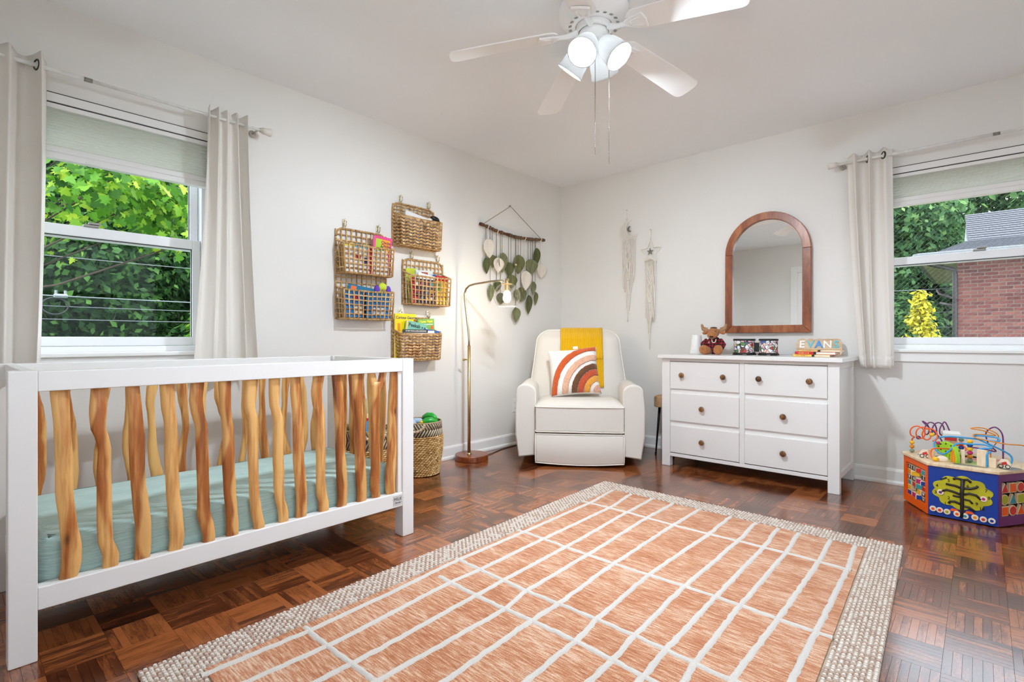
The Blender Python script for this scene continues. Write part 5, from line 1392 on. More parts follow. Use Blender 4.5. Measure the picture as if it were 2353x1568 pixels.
# ================================================================== rug
def rug_uv(u, v, z=0.0):
    """u 0..1 left to right, v 0..1 far to near"""
    A, B, C_, D = [Vector(p) for p in RUG]
    p = A.lerp(B, u).lerp(D.lerp(C_, u), v)
    return (p.x, p.y, z)
rug = thing('area_rug', 'terracotta and cream area rug with wavy grid lines and a woven border', 'rug', (0, 0, 0))
def field_mat():
    m = bpy.data.materials.new('terracotta_pile'); m.use_nodes = True
    nt, N, L = nodes(m); p = N['Principled BSDF']; p.inputs['Roughness'].default_value = 1.0; p.inputs['Specular IOR Level'].default_value = 0.05; p.inputs['Sheen Weight'].default_value = 0.2
    tc = N.new('ShaderNodeTexCoord')
    def nz(sx, sy, s, d):
        mp = N.new('ShaderNodeMapping'); mp.inputs['Scale'].default_value = (sx, sy, 1); L.new(tc.outputs['Object'], mp.inputs['Vector'])
        n = N.new('ShaderNodeTexNoise'); n.inputs['Scale'].default_value = s; n.inputs['Detail'].default_value = d; L.new(mp.outputs[0], n.inputs['Vector']); return n.outputs['Fac']
    a = nz(1, 9, 22, 5); b = nz(1, 3, 3.5, 3); c = nz(1, 2.2, 260, 2)
    s1 = N.new('ShaderNodeMath'); s1.operation = 'MULTIPLY_ADD'; s1.inputs[1].default_value = 1.0; L.new(a, s1.inputs[0])
    s2 = N.new('ShaderNodeMath'); s2.operation = 'MULTIPLY'; s2.inputs[1].default_value = 0.45; L.new(b, s2.inputs[0]); L.new(s2.outputs[0], s1.inputs[2])
    s3 = N.new('ShaderNodeMath'); s3.operation = 'MULTIPLY_ADD'; s3.inputs[1].default_value = 0.55; L.new(c, s3.inputs[0]); L.new(s1.outputs[0], s3.inputs[2])
    r = N.new('ShaderNodeValToRGB'); e = r.color_ramp.elements
    mr = N.new('ShaderNodeMapRange'); mr.inputs['From Min'].default_value = 0.72; mr.inputs['From Max'].default_value = 1.28; L.new(s3.outputs[0], mr.inputs['Value']); L.new(mr.outputs['Result'], r.inputs['Fac'])
    e[0].color = srgb(150, 84, 50); e[1].color = srgb(222, 196, 172); k = r.color_ramp.elements.new(0.42); k.color = srgb(184, 122, 84)
    L.new(r.outputs[0], p.inputs['Base Color'])
    bp_ = N.new('ShaderNodeBump'); bp_.inputs['Strength'].default_value = 0.8; bp_.inputs['Distance'].default_value = 0.003; L.new(s3.outputs[0], bp_.inputs['Height']); L.new(bp_.outputs['Normal'], p.inputs['Normal'])
    return m
fm_ = field_mat()
BUF, BVF = 0.082, 0.052
def inner(u, v): return (lerp(BUF, 1 - BUF, u), lerp(BVF, 1 - BVF, v))
m = MB()
m.grid(lambda u, v: rug_uv(*inner(u, v), 0.0125 + 0.001 * noise.noise(Vector((u * 30, v * 40, 0)))), 60, 80)
m.build('pile_field', fm_, rug, smooth=True)
m = MB()
q = [rug_uv(0, 0), rug_uv(1, 0), rug_uv(1, 1), rug_uv(0, 1)]
m.prism([(p[0], p[1]) for p in q], 0.0005, 0.0085, lambda u, v, w: (u, v, w)); m.build('backing', M('jute_backing', srgb(186, 162, 140), 0.95, var=0.2, vscale=60, bump=0.6, bscale=200), rug, bevel=0.003)
# woven border: rows of plump stitches, cream and tan by turns
bm_ = tone_mat('border_wool', srgb(168, 132, 110), srgb(224, 216, 206), rough=0.95, bump=0.7, bscale=500)
bd_ = MB(); rr = random.Random(8)
def stitch(c, du, dv, h, t):
    bd_.tone = t
    X_, Y_, Z_ = c
    vs = [(X_ - du, Y_, 0.006), (X_ - du * 0.4, Y_ - dv, 0.006), (X_ + du * 0.4, Y_ - dv, 0.006), (X_ + du, Y_, 0.006), (X_ + du * 0.4, Y_ + dv, 0.006), (X_ - du * 0.4, Y_ + dv, 0.006),
          (X_ - du * 0.62, Y_, h), (X_ - du * 0.25, Y_ - dv * 0.62, h), (X_ + du * 0.25, Y_ - dv * 0.62, h), (X_ + du * 0.62, Y_, h), (X_ + du * 0.25, Y_ + dv * 0.62, h), (X_ - du * 0.25, Y_ + dv * 0.62, h)]
    bd_.add(vs, [(k, (k + 1) % 6, 6 + (k + 1) % 6, 6 + k) for k in range(6)] + [(6, 7, 8, 9, 10, 11)])
W_, H_ = 1.6, 2.58
SX, SY = 0.0138, 0.0118
nx, ny = int(W_ / SX), int(H_ / SY)
for j in range(ny):
    for i in range(nx):
        u, v = (i + 0.5) / nx, (j + .5) / ny
        if u > 0.997: continue
        if BUF < u < 1 - BUF and BVF < v < 1 - BVF: continue
        p = rug_uv(u, v)
        cr_ = (i + j) % 2 == 0
        k_ = 0.54 if cr_ else 0.56
        stitch(p, SX * k_, SY * k_ * 1.05, (0.0152 if cr_ else 0.0138) + rr.uniform(-0.0012, 0.0012), (0.95 if rr.random() < 0.93 else 0.5) if cr_ else (0.22 if rr.random() < 0.75 else 0.8))
o = bd_.build('woven_border', bm_, rug, tone=True, fix=False); o['kind'] = 'stuff'
# cream lines, raised: long ones down the rug, short ones across
line_m = M('cream_wool', srgb(222, 216, 208), 0.98, var=0.08, vscale=300, bump=1.0, bscale=420, sheen=0.2)
LONG = [[(-1.695, 2.80), (-1.66, 2.491), (-1.648, 1.915), (-1.645, 1.494), (-1.611, 1.014), (-1.60, 0.79), (-1.608, 0.486)],
 [(-1.57, 2.80), (-1.532, 2.502), (-1.524, 1.917), (-1.511, 1.484), (-1.515, 1.328), (-1.48, 0.802), (-1.49, 0.49)],
 [(-1.432, 2.80), (-1.421, 2.497), (-1.389, 1.906), (-1.377, 1.473), (-1.368, 1.324), (-1.347, 0.805), (-1.35, 0.48)],
 [(-1.302, 2.80), (-1.301, 2.498), (-1.269, 1.905), (-1.255, 1.464), (-1.226, 1.312), (-1.226, 0.80), (-1.215, 0.48)],
 [(-1.150, 2.80), (-1.151, 2.493), (-1.138, 1.895), (-1.111, 1.459), (-1.109, 1.322), (-1.085, 0.80), (-1.08, 0.48)],
 [(-0.981, 2.79), (-0.972, 2.484), (-0.98, 1.882), (-0.954, 1.47), (-0.933, 1.33), (-0.915, 0.80), (-0.91, 0.47)],
 [(-0.853, 2.79), (-0.837, 2.475), (-0.834, 1.874), (-0.812, 1.475), (-0.799, 1.323), (-0.78, 0.80), (-0.775, 0.47)],
 [(-0.747, 2.78), (-0.727, 2.473), (-0.717, 1.877), (-0.706, 1.475), (-0.697, 1.32), (-0.67, 0.80), (-0.66, 0.47)],
 [(-0.654, 2.78), (-0.636, 2.468), (-0.629, 1.877), (-0.615, 1.46), (-0.60, 1.32), (-0.57, 0.80), (-0.56, 0.46)],
 [(-0.522, 2.78), (-0.508, 2.477), (-0.505, 1.884), (-0.509, 1.481), (-0.485, 1.32), (-0.455, 0.80), (-0.44, 0.46)],
 [(-0.425, 2.78), (-0.405, 2.48), (-0.393, 1.881), (-0.385, 1.48), (-0.375, 1.32), (-0.35, 0.80), (-0.335, 0.46)]]
CROSS = [(2.49, -1.70, -0.39), (1.895, -1.685, -0.345), (1.474, -1.665, -0.33), (1.322, -1.585, -0.31), (0.80, -1.63, -0.30)]
def strip(path, w, seed):
    mb = MB(); n = len(path); vs = []
    for i, (x, y) in enumerate(path):
        a = Vector(path[max(0, i - 1)]); b = Vector(path[min(n - 1, i + 1)]); d = (b - a).normalized(); nn = Vector((-d.y, d.x))
        ww = w * (1 + 0.22 * noise.noise(Vector((i * 0.9, seed, 0)))); off = 0.004 * noise.noise(Vector((i * 0.45, seed, 5)))
        for k, h in ((-1, 0.011), (-0.65, 0.0165), (0, 0.0185), (0.65, 0.0165), (1, 0.011)):
            jag = 0.0026 * noise.noise(Vector((i * 2.3, k * 4, seed)))
            q_ = Vector((x, y)) + nn * (k * ww / 2 + off + jag); vs.append((q_.x, q_.y, h + 0.0008 * noise.noise(Vector((i, k * 3, seed)))))
    fs = [(i * 5 + k, i * 5 + k + 1, (i + 1) * 5 + k + 1, (i + 1) * 5 + k) for i in range(n - 1) for k in range(4)]
    mb.add(vs, fs); return mb
for i, pts in enumerate(LONG):
    tab = sorted((-y, x) for x, y in pts); N_ = 150; path = []
    for k in range(N_ + 1):
        yy = lerp(tab[0][0], tab[-1][0], k / N_); path.append((poly_interp(tab, yy)[0], -yy))
    strip(path, 0.0225, i * 3.1).build('pile_line', line_m, rug, smooth=True)
for i, (y, x0, x1) in enumerate(CROSS):
    path = [(lerp(x0, x1, k / 90), y - 0.012 * (k / 90) + 0.006 * math.sin(k * 0.11 + i)) for k in range(91)]
    strip(path, 0.020 if i != 3 else 0.022, i * 5.7 + 2).build('pile_line', line_m, rug, smooth=True)

# ================================================================== woven wall baskets
straw_m = tone_mat('water_hyacinth', srgb(134, 98, 60), srgb(228, 196, 148), rough=0.75, bump=0.5, bscale=260, mid=srgb(196, 156, 106))
def wall_basket(label, tiers, style, y0, y1, seed, group='woven baskets on the window wall'):
    """tiers: list of (z_bottom, z_front_top, z_back_top); local x out of the wall, y along it"""
    zb0 = min(t_[0] for t_ in tiers)
    root = thing('wall_basket', label, 'wall basket', (XL, (y0 + y1) / 2, zb0), group=group)
    hw_ = (y1 - y0) / 2; D = 0.112; rr = random.Random(seed)
    def strand(mb, pts, r, n=5, wob_=0.0018):
        mb.tone = min(1, max(0, 0.55 + rr.gauss(0, 0.2)))
        mb.tube([(p[0] + rr.uniform(-wob_, wob_) * .6, p[1] + rr.uniform(-wob_, wob_), p[2] + rr.uniform(-wob_, wob_)) for p in pts], r, n)
    def rope(mb, pts, r):
        """coiled edge: a core wrapped by short slanting lashings"""
        mb.tone = 0.35; mb.tube(pts, r * 0.8, 6)
        P_ = [Vector(p) for p in pts]
        for a, b in zip(P_[:-1], P_[1:]):
            ln = (b - a).length; k = max(1, int(ln / (r * 1.5)))
            d = (b - a).normalized(); e1, e2, _ = frame_from(d)
            for i in range(k):
                c = a.lerp(b, (i + .5) / k); mb.tone = min(1, max(0, 0.55 + rr.gauss(0, 0.2)))
                mb.tube([c + (e1 * math.cos(t) + e2 * math.sin(t)) * r * 0.75 + d * (r * 0.5 * math.sin(t + 0.6)) for t in [2 * PI * q_ / 6 for q_ in range(6)]], r * 0.5, 4, closed=True)
    def net(mb, P, nu, nv, r, dense):
        """P(u, v) maps the panel; open grid, or close rows of twisted leaf"""
        if not dense:
            for i in range(nu + 1):
                u = i / nu; strand(mb, [P(u, k / 6) for k in range(7)], r)
            for j in range(1, nv):
                strand(mb, [Vector(P(k / (2 * nu), j / nv)) + Vector((r * 0.8 * (1 if k % 2 else -1), 0, 0)) for k in range(2 * nu + 1)], r * 0.92)
        else:
            for i in range(nu + 1): strand(mb, [P(i / nu, k / 4) for k in range(5)], r * 0.45, 4, 0.0005)
            for j in range(nv):
                for i in range(nu):
                    u0_, u1_ = i / nu, (i + 1) / nu; vm = (j + 0.5) / nv; s_ = 0.26 / nv * (1 if i % 2 else -1)
                    a = Vector(P(u0_, vm - s_)); b = Vector(P((u0_ + u1_) / 2, vm + s_ * 0.6)); c = Vector(P(u1_, vm - s_ * 0.2))
                    mb.tone = min(1, max(0, 0.6 + rr.gauss(0, 0.22))); bo = Vector((0.006 if i % 2 else 0.001, 0, 0))
                    mb.tube([a, b + bo, c], [r * 0.7, r * 1.55, r * 0.7], 5)
    dense = style == 'dense'
    ztop = max(t_[2] for t_ in tiers) - zb0
    w = 0.010
    cr = 0.05
    bk_ = MB()
    P = lambda u, v: (w, lerp(-hw_, hw_, u), lerp(0, ztop - 0.006, v))
    if dense: net(bk_, P, 10, int(ztop / 0.026), 0.0055, True)
    else: net(bk_, P, 10, max(8, int(ztop / 0.034)), 0.005, False)
    o = bk_.build('back_panel', straw_m, root, tone=True, fix=False, smooth=True); o['kind'] = 'stuff'
    for zb_, zf, zt in tiers:
        zb_, zf, zt = zb_ - zb0, zf - zb0, zt - zb0
        bt = 0.012    # the pocket narrows a little downwards
        F = lambda u, v: (D - 0.012 * (1 - v) + 0.006 * math.sin(PI * u), lerp(-hw_ + bt * (1 - v), hw_ - bt * (1 - v), u), lerp(zb_, zf, v) - 0.006 * math.sin(PI * u) * v)
        fp = MB()
        if dense: net(fp, F, 12, 9, 0.0062, True)
        else: net(fp, F, 11, 6, 0.0052, False)
        o = fp.build('front_panel', straw_m, root, tone=True, fix=False, smooth=True); o['kind'] = 'stuff'
        for s in (0, 1):
            a = -hw_ if s == 0 else hw_
            Sd = lambda u, v: (lerp(w, D, u) * 1.0, a + (bt * (1 - v)) * (1 if s == 0 else -1), lerp(zb_, lerp(zf + (zt - zf) * 0.30, zf, u), v))
            sp = MB(); net(sp, Sd, 4 if dense else 3, 9 if dense else 6, 0.0055 if dense else 0.0042, dense)
            o = sp.build('side_panel', straw_m, root, tone=True, fix=False, smooth=True); o['kind'] = 'stuff'
        bp_ = MB()
        Bq = lambda u, v: (lerp(w, D - 0.012, v), lerp(-hw_ + bt, hw_ - bt, u), zb_)
        net(bp_, lambda u, v: (Bq(u, v)[0], Bq(u, v)[1], Bq(u, v)[2]), 10, 4, 0.0045, False)
        rim_r = 0.0062
        rope(bp_, [(w, -hw_ + bt, zb_), (D - 0.012, -hw_ + bt, zb_), (D - 0.008, 0, zb_ - 0.002), (D - 0.012, hw_ - bt, zb_), (w, hw_ - bt, zb_)], rim_r)
        o = bp_.build('base', straw_m, root, tone=True, fix=False, smooth=True); o['kind'] = 'stuff'
        rm = MB(); rope(rm, [(w, -hw_, zf + (zt - zf) * 0.30), (D, -hw_, zf), (D + 0.006, 0, zf - 0.006), (D, hw_, zf), (w, hw_, zf + (zt - zf) * 0.30)], rim_r if not dense else 0.004)
        o = rm.build('rim', straw_m, root, tone=True, fix=False, smooth=True); o['kind'] = 'stuff'
    rm = MB()
    edge = [(w, -hw_, 0), (w, -hw_, ztop - cr)] + [(w, -hw_ + cr - cr * math.cos(t), ztop - cr + cr * math.sin(t)) for t in [PI / 2 * k / 5 for k in range(1, 6)]]
    edge = edge + [(w, -y, z) for _, y, z in reversed(edge)]
    rope(rm, edge, 0.0068); o = rm.build('back_rim', straw_m, root, tone=True, fix=False, smooth=True); o['kind'] = 'stuff'
    return root
wall_basket('two-tier open-weave basket hanging nearest the curtain, full of books', [(1.385, 1.570, 1.683), (1.085, 1.272, 1.352)], 'grid', 1.735, 2.118, 31)
wall_basket('closely woven basket hanging highest on the wall', [(1.622, 1.830, 1.936)], 'dense', 2.176, 2.552, 32)
wall_basket('open-weave basket hanging beside the floor lamp', [(1.206, 1.412, 1.540)], 'grid', 2.262, 2.640, 33)
wall_basket('closely woven basket hanging lowest, just above the crib corner', [(0.800, 0.993, 1.108)], 'dense', 2.172, 2.545, 34)

# ---- hooks
hook_m = M('hook_brass', srgb(222, 212, 178), 0.25, metal=0.75)
HOOKS = ((1.795, 1.722, 'brass wall hook above the two-tier basket, curtain side'), (2.053, 1.722, 'brass wall hook above the pink book in the two-tier basket'),
         (2.240, 1.974, 'brass wall hook above the highest basket, curtain side'), (2.497, 1.972, 'brass wall hook above the highest basket, lamp side'),
         (2.337, 1.574, 'brass wall hook above the basket beside the lamp, curtain side'), (2.585, 1.576, 'brass wall hook above the basket beside the lamp, lamp side'),
         (2.236, 1.143, 'brass wall hook above the yellow book in the lowest basket'), (2.495, 1.142, 'brass wall hook above the green book in the lowest basket'))
for y, z, lab in HOOKS:
    t = thing('wall_hook', lab, 'hook', (XL, y, z), group='brass hooks holding the wall baskets')
    m = MB(); m.box(0, 0.006, -0.008, 0.008, -0.022, 0.024); m.build('back_plate', hook_m, t, bevel=0.003)
    m = MB(); m.tube([(0.004, 0, -0.004), (0.012, 0, -0.022), (0.024, 0, -0.028), (0.034, 0, -0.018), (0.036, 0, 0.004)], [0.004, 0.004, 0.0042, 0.004, 0.0036], 8); m.ell((0.036, 0, 0.005), (0.005, 0.005, 0.005), 8, 6); m.build('hook_arm', hook_m, t, smooth=True)
    m = MB(); m.tube([(0.004, 0, 0.008), (0.018, 0, 0.014), (0.024, 0, 0.026)], 0.0035, 8); m.build('upper_arm', hook_m, t, smooth=True)

# ---- books in the wall baskets. local book axes: x along the wall, y towards the wall, z up
def shelf_book(name, label, y, z, w, h, th, col, depth, tilt=0, lean=0, cat='book', border=None):
    """front cover faces the room at distance depth from the wall"""
    root = thing(name, label, cat, (XL + depth, y, z), group='books in the wall baskets')
    root.rotation_euler = (R(0), R(lean), 0)
    mcov = M('cover_' + label.replace(' ', '_')[:48], srgb(*col), 0.4, var=0.05, vscale=14)
    c, s = math.cos(R(tilt)), math.sin(R(tilt))
    f = lambda u, v, d: (d, u * c - v * s, u * s + v * c)
    def fb(nm, u0, u1, v0, v1, d0, d1, mat, par, bev=0.001):
        mm = MB(); vs = [f(u, v, d) for v in (v0, v1) for u in (u0, u1) for d in (d0, d1)]
        mm.add(vs, [(0, 1, 3, 2), (4, 6, 7, 5), (0, 4, 5, 1), (2, 3, 7, 6), (0, 2, 6, 4), (1, 5, 7, 3)])
        return mm.build(nm, mat, par, bevel=bev, seg=1)
    fb('pages', -w / 2 + 0.003, w / 2 - 0.003, 0.003, h - 0.003, -th + 0.0015, -0.0015, page_m, root, 0)
    cov = fb('front_cover', -w / 2, w / 2, 0, h, -0.0018, 0, mcov, root)
    fb('rear_cover', -w / 2, w / 2, 0, h, -th, -th + 0.0018, mcov, root)
    return root, cov, f, fb, Matrix(((0, 0, 1), (c, -s, 0), (s, c, 0)))
# two-tier basket, upper pocket
bk1, cv, f, fb, tm = shelf_book('board_book', 'pink-bordered board book standing in the upper pocket', 2.035, 1.395, 0.145, 0.262, 0.018, (226, 58, 140), 0.070, -3, 3)
fb('cover_panel', -0.058, 0.058, 0.155, 0.243, 0, 0.0006, flat('panel_orange', 250, 166, 40), cv, 0)
fb('cover_panel', -0.058, -0.012, 0.155, 0.243, 0.0005, 0.0009, flat('panel_lime', 170, 206, 50), cv, 0)
mm = MB(); mm.prism([(-0.045, 0.156), (0.012, 0.156), (0.008, 0.185), (-0.010, 0.20), (-0.018, 0.19), (-0.02, 0.172)], 0.0009, 0.0014, lambda u, v, d: f(u, v, d)); mm.build('printed_tree', flat('panel_green', 40, 140, 60), cv)
inkp = flat('ink_plum', 110, 44, 84); inkd = flat('ink_dark', 40, 40, 60)
lettering('Chicka', 0.027, inkp, cv, f(0.024, 0.222, 0.0012), tm, bold=0.0006); lettering('Chicka', 0.027, inkp, cv, f(0.024, 0.200, 0.0012), tm, bold=0.0006)
dots = MB(); wd = flat('dot_white', 246, 210, 228)
for k in range(9):
    for (u, v) in ((-0.066 + k * 0.0165, 0.253), (0.066, 0.25 - k * 0.012), (-0.066, 0.25 - k * 0.012)): dots.obox(f(u, v, 0.0004), (0.0006, 0.003, 0.003))
dots.build('printed_dots', wd, cv)
shelf_book('picture_book', 'white picture book with red spine at the front of the upper pocket', 2.01, 1.392, 0.13, 0.165, 0.010, (228, 226, 224), 0.098)
_, cv, f, fb, tm = shelf_book('picture_book', 'white picture book beside the red spine in the upper pocket', 1.845, 1.392, 0.19, 0.165, 0.012, (232, 230, 228), 0.098)
fb('printed_spot', -0.02, 0.02, 0.09, 0.12, 0, 0.0005, flat('spot_red', 190, 70, 60), cv, 0); fb('printed_spot', 0.04, 0.07, 0.05, 0.10, 0, 0.0005, flat('spot_navy', 40, 56, 110), cv, 0)
_, cv, f, fb, tm = shelf_book('picture_book', 'red-edged picture book upright between the white ones', 1.945, 1.392, 0.030, 0.185, 0.012, (180, 34, 40), 0.100)
shelf_book('picture_book', 'yellow and teal picture book along the back of the upper pocket', 1.86, 1.392, 0.20, 0.196, 0.012, (226, 206, 70), 0.060, 0)
_, cv, f, fb, tm = shelf_book('picture_book', 'teal picture book leaning in the upper pocket', 1.90, 1.392, 0.15, 0.190, 0.010, (80, 160, 176), 0.078, -2)
# lower pocket
_, cv, f, fb, tm = shelf_book('picture_book', 'bright blue picture book at the front of the lower pocket', 1.99, 1.095, 0.20, 0.168, 0.012, (40, 132, 206), 0.098)
fb('printed_spot', -0.03, 0.06, 0.02, 0.07, 0, 0.0005, flat('spot_pale', 206, 222, 236), cv, 0)
_, cv, f, fb, tm = shelf_book('picture_book', 'blue picture book with a pale animal print in the lower pocket', 1.825, 1.095, 0.155, 0.165, 0.012, (58, 128, 196), 0.098)
fb('printed_spot', -0.01, 0.06, 0.02, 0.075, 0, 0.0005, flat('spot_cream', 222, 212, 196), cv, 0); fb('printed_spot', -0.02, 0.03, 0.11, 0.15, 0, 0.0005, flat('spot_crimson', 200, 44, 60), cv, 0)
_, cv, f, fb, tm = shelf_book('picture_book', 'deep teal picture book slanting out of the lower pocket', 1.87, 1.100, 0.21, 0.205, 0.012, (20, 110, 150), 0.072, -7)
fb('printed_fish', -0.085, -0.045, 0.17, 0.196, 0, 0.0006, flat('spot_orange', 240, 110, 44), cv, 0.004)
t = thing('fabric_toy', 'purple and lime fabric toy peeking out of the lower pocket', 'toy', (XL + 0.072, 2.05, 1.27), group='books in the wall baskets')
for (y, z, sy_, sz_, c, nm) in ((-0.045, 0.02, 0.022, 0.032, (104, 62, 176), 'petal'), (0.045, 0.02, 0.022, 0.032, (104, 62, 176), 'petal'), (0.0, 0.04, 0.034, 0.030, (196, 214, 60), 'petal'), (0.0, 0.0, 0.032, 0.024, (160, 190, 40), 'petal')):
    m = MB(); m.ell((0, y, z), (0.014, sy_, sz_), 14, 10); m.build(nm, M('felt_%d_%d' % (c[0], c[1]), srgb(*c), 0.9, bump=0.3), t, smooth=True)
m = MB(); m.ell((0.008, 0, 0.012), (0.012, 0.016, 0.016), 12, 8); m.build('middle', M('felt_core', srgb(150, 120, 70), 0.9), t, smooth=True)
# highest basket
shelf_book('picture_book', 'white picture book slanting across the highest basket', 2.325, 1.640, 0.225, 0.226, 0.010, (236, 236, 236), 0.076, -8)
shelf_book('picture_book', 'orange picture book in the middle of the highest basket', 2.39, 1.640, 0.12, 0.228, 0.012, (232, 130, 50), 0.054, -6)
shelf_book('picture_book', 'cream picture book at the lamp end of the highest basket', 2.475, 1.640, 0.11, 0.212, 0.012, (238, 234, 220), 0.080, -8)
_, cv, f, fb, tm = shelf_book('picture_book', 'pale blue picture book behind the front weave of the highest basket', 2.36, 1.635, 0.30, 0.165, 0.010, (150, 160, 178), 0.090)
t = thing('toy_hat', 'rounded black toy hat sticking out of the highest basket', 'toy', (XL + 0.07, 2.515, 1.83), group='books in the wall baskets')
m = MB(); m.ell((0, 0.0, 0.03), (0.022, 0.042, 0.020), 16, 10, rot3(R(-12))); m.build('crown', black_m, t, smooth=True)
m = MB(); m.ell((0.012, 0.006, 0.008), (0.030, 0.048, 0.006), 16, 8, rot3(R(-12))); m.build('brim', black_m, t, smooth=True)
# basket beside the lamp
_, cv, f, fb, tm = shelf_book('picture_book', 'dark patterned picture book at the front of the lamp-side basket', 2.40, 1.216, 0.19, 0.178, 0.012, (56, 50, 84), 0.098)
for k in range(12): fb('printed_spot', -0.085 + (k % 4) * 0.045, -0.065 + (k % 4) * 0.045, 0.02 + (k // 4) * 0.055, 0.045 + (k // 4) * 0.055, 0, 0.0005, flat('spot_%d' % (k % 5), *((210, 70, 70), (90, 180, 200), (240, 190, 60), (226, 226, 226), (200, 90, 130))[k % 5]), cv, 0)
_, cv, f, fb, tm = shelf_book('picture_book', 'yellow and green picture book at the lamp end of its basket', 2.555, 1.216, 0.115, 0.175, 0.012, (226, 190, 50), 0.098)
fb('printed_spot', -0.05, 0.0, 0.10, 0.165, 0, 0.0005, flat('spot_green', 90, 150, 70), cv, 0)
_, cv, f, fb, tm = shelf_book('picture_book', 'crimson-spined picture book at the curtain end of the lamp-side basket', 2.29, 1.216, 0.028, 0.185, 0.012, (176, 36, 60), 0.100)
_, cv, f, fb, tm = shelf_book('picture_book', 'pale picture book with a bird print standing in the lamp-side basket', 2.44, 1.22, 0.16, 0.245, 0.012, (206, 214, 214), 0.050, 2)
fb('printed_spot', -0.03, 0.03, 0.20, 0.232, 0, 0.0005, flat('spot_rust', 150, 70, 56), cv, 0)
_, cv, f, fb, tm = shelf_book('picture_book', 'lime and black picture book at the back of the lamp-side basket', 2.335, 1.22, 0.09, 0.252, 0.012, (196, 206, 60), 0.036, 4)
_, cv, f, fb, tm = shelf_book('picture_book', 'white-edged picture book slanting in the lamp-side basket', 2.41, 1.22, 0.16, 0.215, 0.010, (240, 240, 238), 0.074, -7)
shelf_book('picture_book', 'blue picture book under a red one in the lamp-side basket', 2.545, 1.22, 0.12, 0.215, 0.008, (36, 92, 170), 0.066, -4)
shelf_book('picture_book', 'red picture book on the lamp side of its basket', 2.56, 1.22, 0.11, 0.212, 0.006, (206, 34, 40), 0.080, -4)
# lowest basket
_, cv, f, fb, tm = shelf_book('board_book', 'tall yellow board book in the lowest basket', 2.262, 0.815, 0.185, 0.320, 0.014, (250, 222, 0), 0.046, 0)
lettering('Curious George', 0.028, flat('ink_navy', 44, 52, 92), cv, f(0.006, 0.291, 0.0008), tm, bold=0.0006, shear=0.15)
fb('printed_strip', -0.070, -0.048, 0.12, 0.25, 0, 0.0005, flat('strip_orange', 226, 140, 30), cv, 0); fb('printed_strip', 0.072, 0.09, 0.24, 0.28, 0, 0.0005, flat('strip_brown', 180, 96, 30), cv, 0)
_, cv, f, fb, tm = shelf_book('board_book', 'seafoam board book with a sunburst leaning in the lowest basket', 2.305, 0.815, 0.185, 0.262, 0.014, (122, 190, 170), 0.072, -9)
lettering('Peekab', 0.037, flat('ink_teal', 30, 66, 72), cv, f(-0.020, 0.234, 0.0008), tm, bold=0.0010)
for u in (0.052, 0.074): 
    mm = MB(); mm.prism([(u + 0.006 * math.cos(a), 0.230 + 0.006 * math.sin(a)) for a in [2 * PI * k / 12 for k in range(12)]], 0.0002, 0.0010, f); mm.build('printed_dot', flat('ink_teal', 30, 66, 72), cv)
fb('cover_edge', -0.0925, -0.080, 0.02, 0.26, 0, 0.0007, flat('edge_butter', 240, 206, 110), cv, 0)
cols5 = ((236, 96, 44), (240, 160, 60), (238, 150, 150), (250, 190, 90), (226, 80, 60))
for k in range(9):
    a0_, a1_ = PI * k / 9 + 0.04, PI * (k + 1) / 9 - 0.04; c0 = (0.012, 0.150)
    mm = MB(); mm.prism([(c0[0] + 0.03 * math.cos(a0_), c0[1] + 0.03 * math.sin(a0_)), (c0[0] + 0.058 * math.cos(a0_), c0[1] + 0.058 * math.sin(a0_)), (c0[0] + 0.058 * math.cos(a1_), c0[1] + 0.058 * math.sin(a1_)), (c0[0] + 0.03 * math.cos(a1_), c0[1] + 0.03 * math.sin(a1_))], 0.0002, 0.0009, f)
    mm.build('printed_ray', flat('ray_%d' % (k % 5), *cols5[k % 5]), cv)
_, cv, f, fb, tm = shelf_book('board_book', 'green music board book at the lamp end of the lowest basket', 2.452, 0.815, 0.155, 0.288, 0.014, (116, 176, 86), 0.060, 3)
lettering('I Love Music', 0.0245, flat('ink_yellow', 238, 236, 70), cv, f(0.0, 0.268, 0.0008), tm, bold=0.0012)
lettering('my first sound book', 0.0125, flat('ink_white', 246, 248, 244), cv, f(0.012, 0.247, 0.0008), tm, bold=0.0005)
mm = MB(); mm.ell(f(-0.005, 0.205, 0.0006), (0.0008, 0.018, 0.016), 14, 6); mm.ell(f(-0.018, 0.225, 0.0006), (0.0008, 0.008, 0.010), 12, 6); mm.build('printed_hen', flat('ink_white', 246, 248, 244), cv)
mm = MB(); mm.prism([(0.052 + 0.014 * math.cos(a), 0.222 + 0.014 * math.sin(a)) for a in [2 * PI * k / 18 for k in range(18)]], 0.0002, 0.0009, f); mm.build('printed_button', flat('button_red', 230, 92, 50), cv)
fb('printed_band', -0.01, 0.0775, 0.165, 0.195, 0, 0.0005, flat('band_blue', 40, 140, 200), cv, 0)
_, cv, f, fb, tm = shelf_book('board_book', 'blue board book slanting at the lamp end of the lowest basket', 2.46, 0.82, 0.16, 0.200, 0.008, (52, 100, 176), 0.084, -7)
_, cv, f, fb, tm = shelf_book('board_book', 'white sound book with a black strip at the front of the lowest basket', 2.345, 0.815, 0.29, 0.198, 0.008, (234, 234, 236), 0.094, 0)
fb('black_strip', -0.145, 0.082, 0.182, 0.206, 0, 0.0008, flat('strip_charcoal', 52, 52, 56), cv, 0)
lettering('MY FIRST TOUCH and FEEL SOUND BOOK', 0.0098, flat('ink_white', 246, 248, 244), cv, f(-0.026, 0.1945, 0.0012), tm, bold=0.0004)
fb('printed_block', -0.115, 0.02, 0.02, 0.10, 0, 0.0006, flat('block_red', 186, 36, 34), cv, 0)

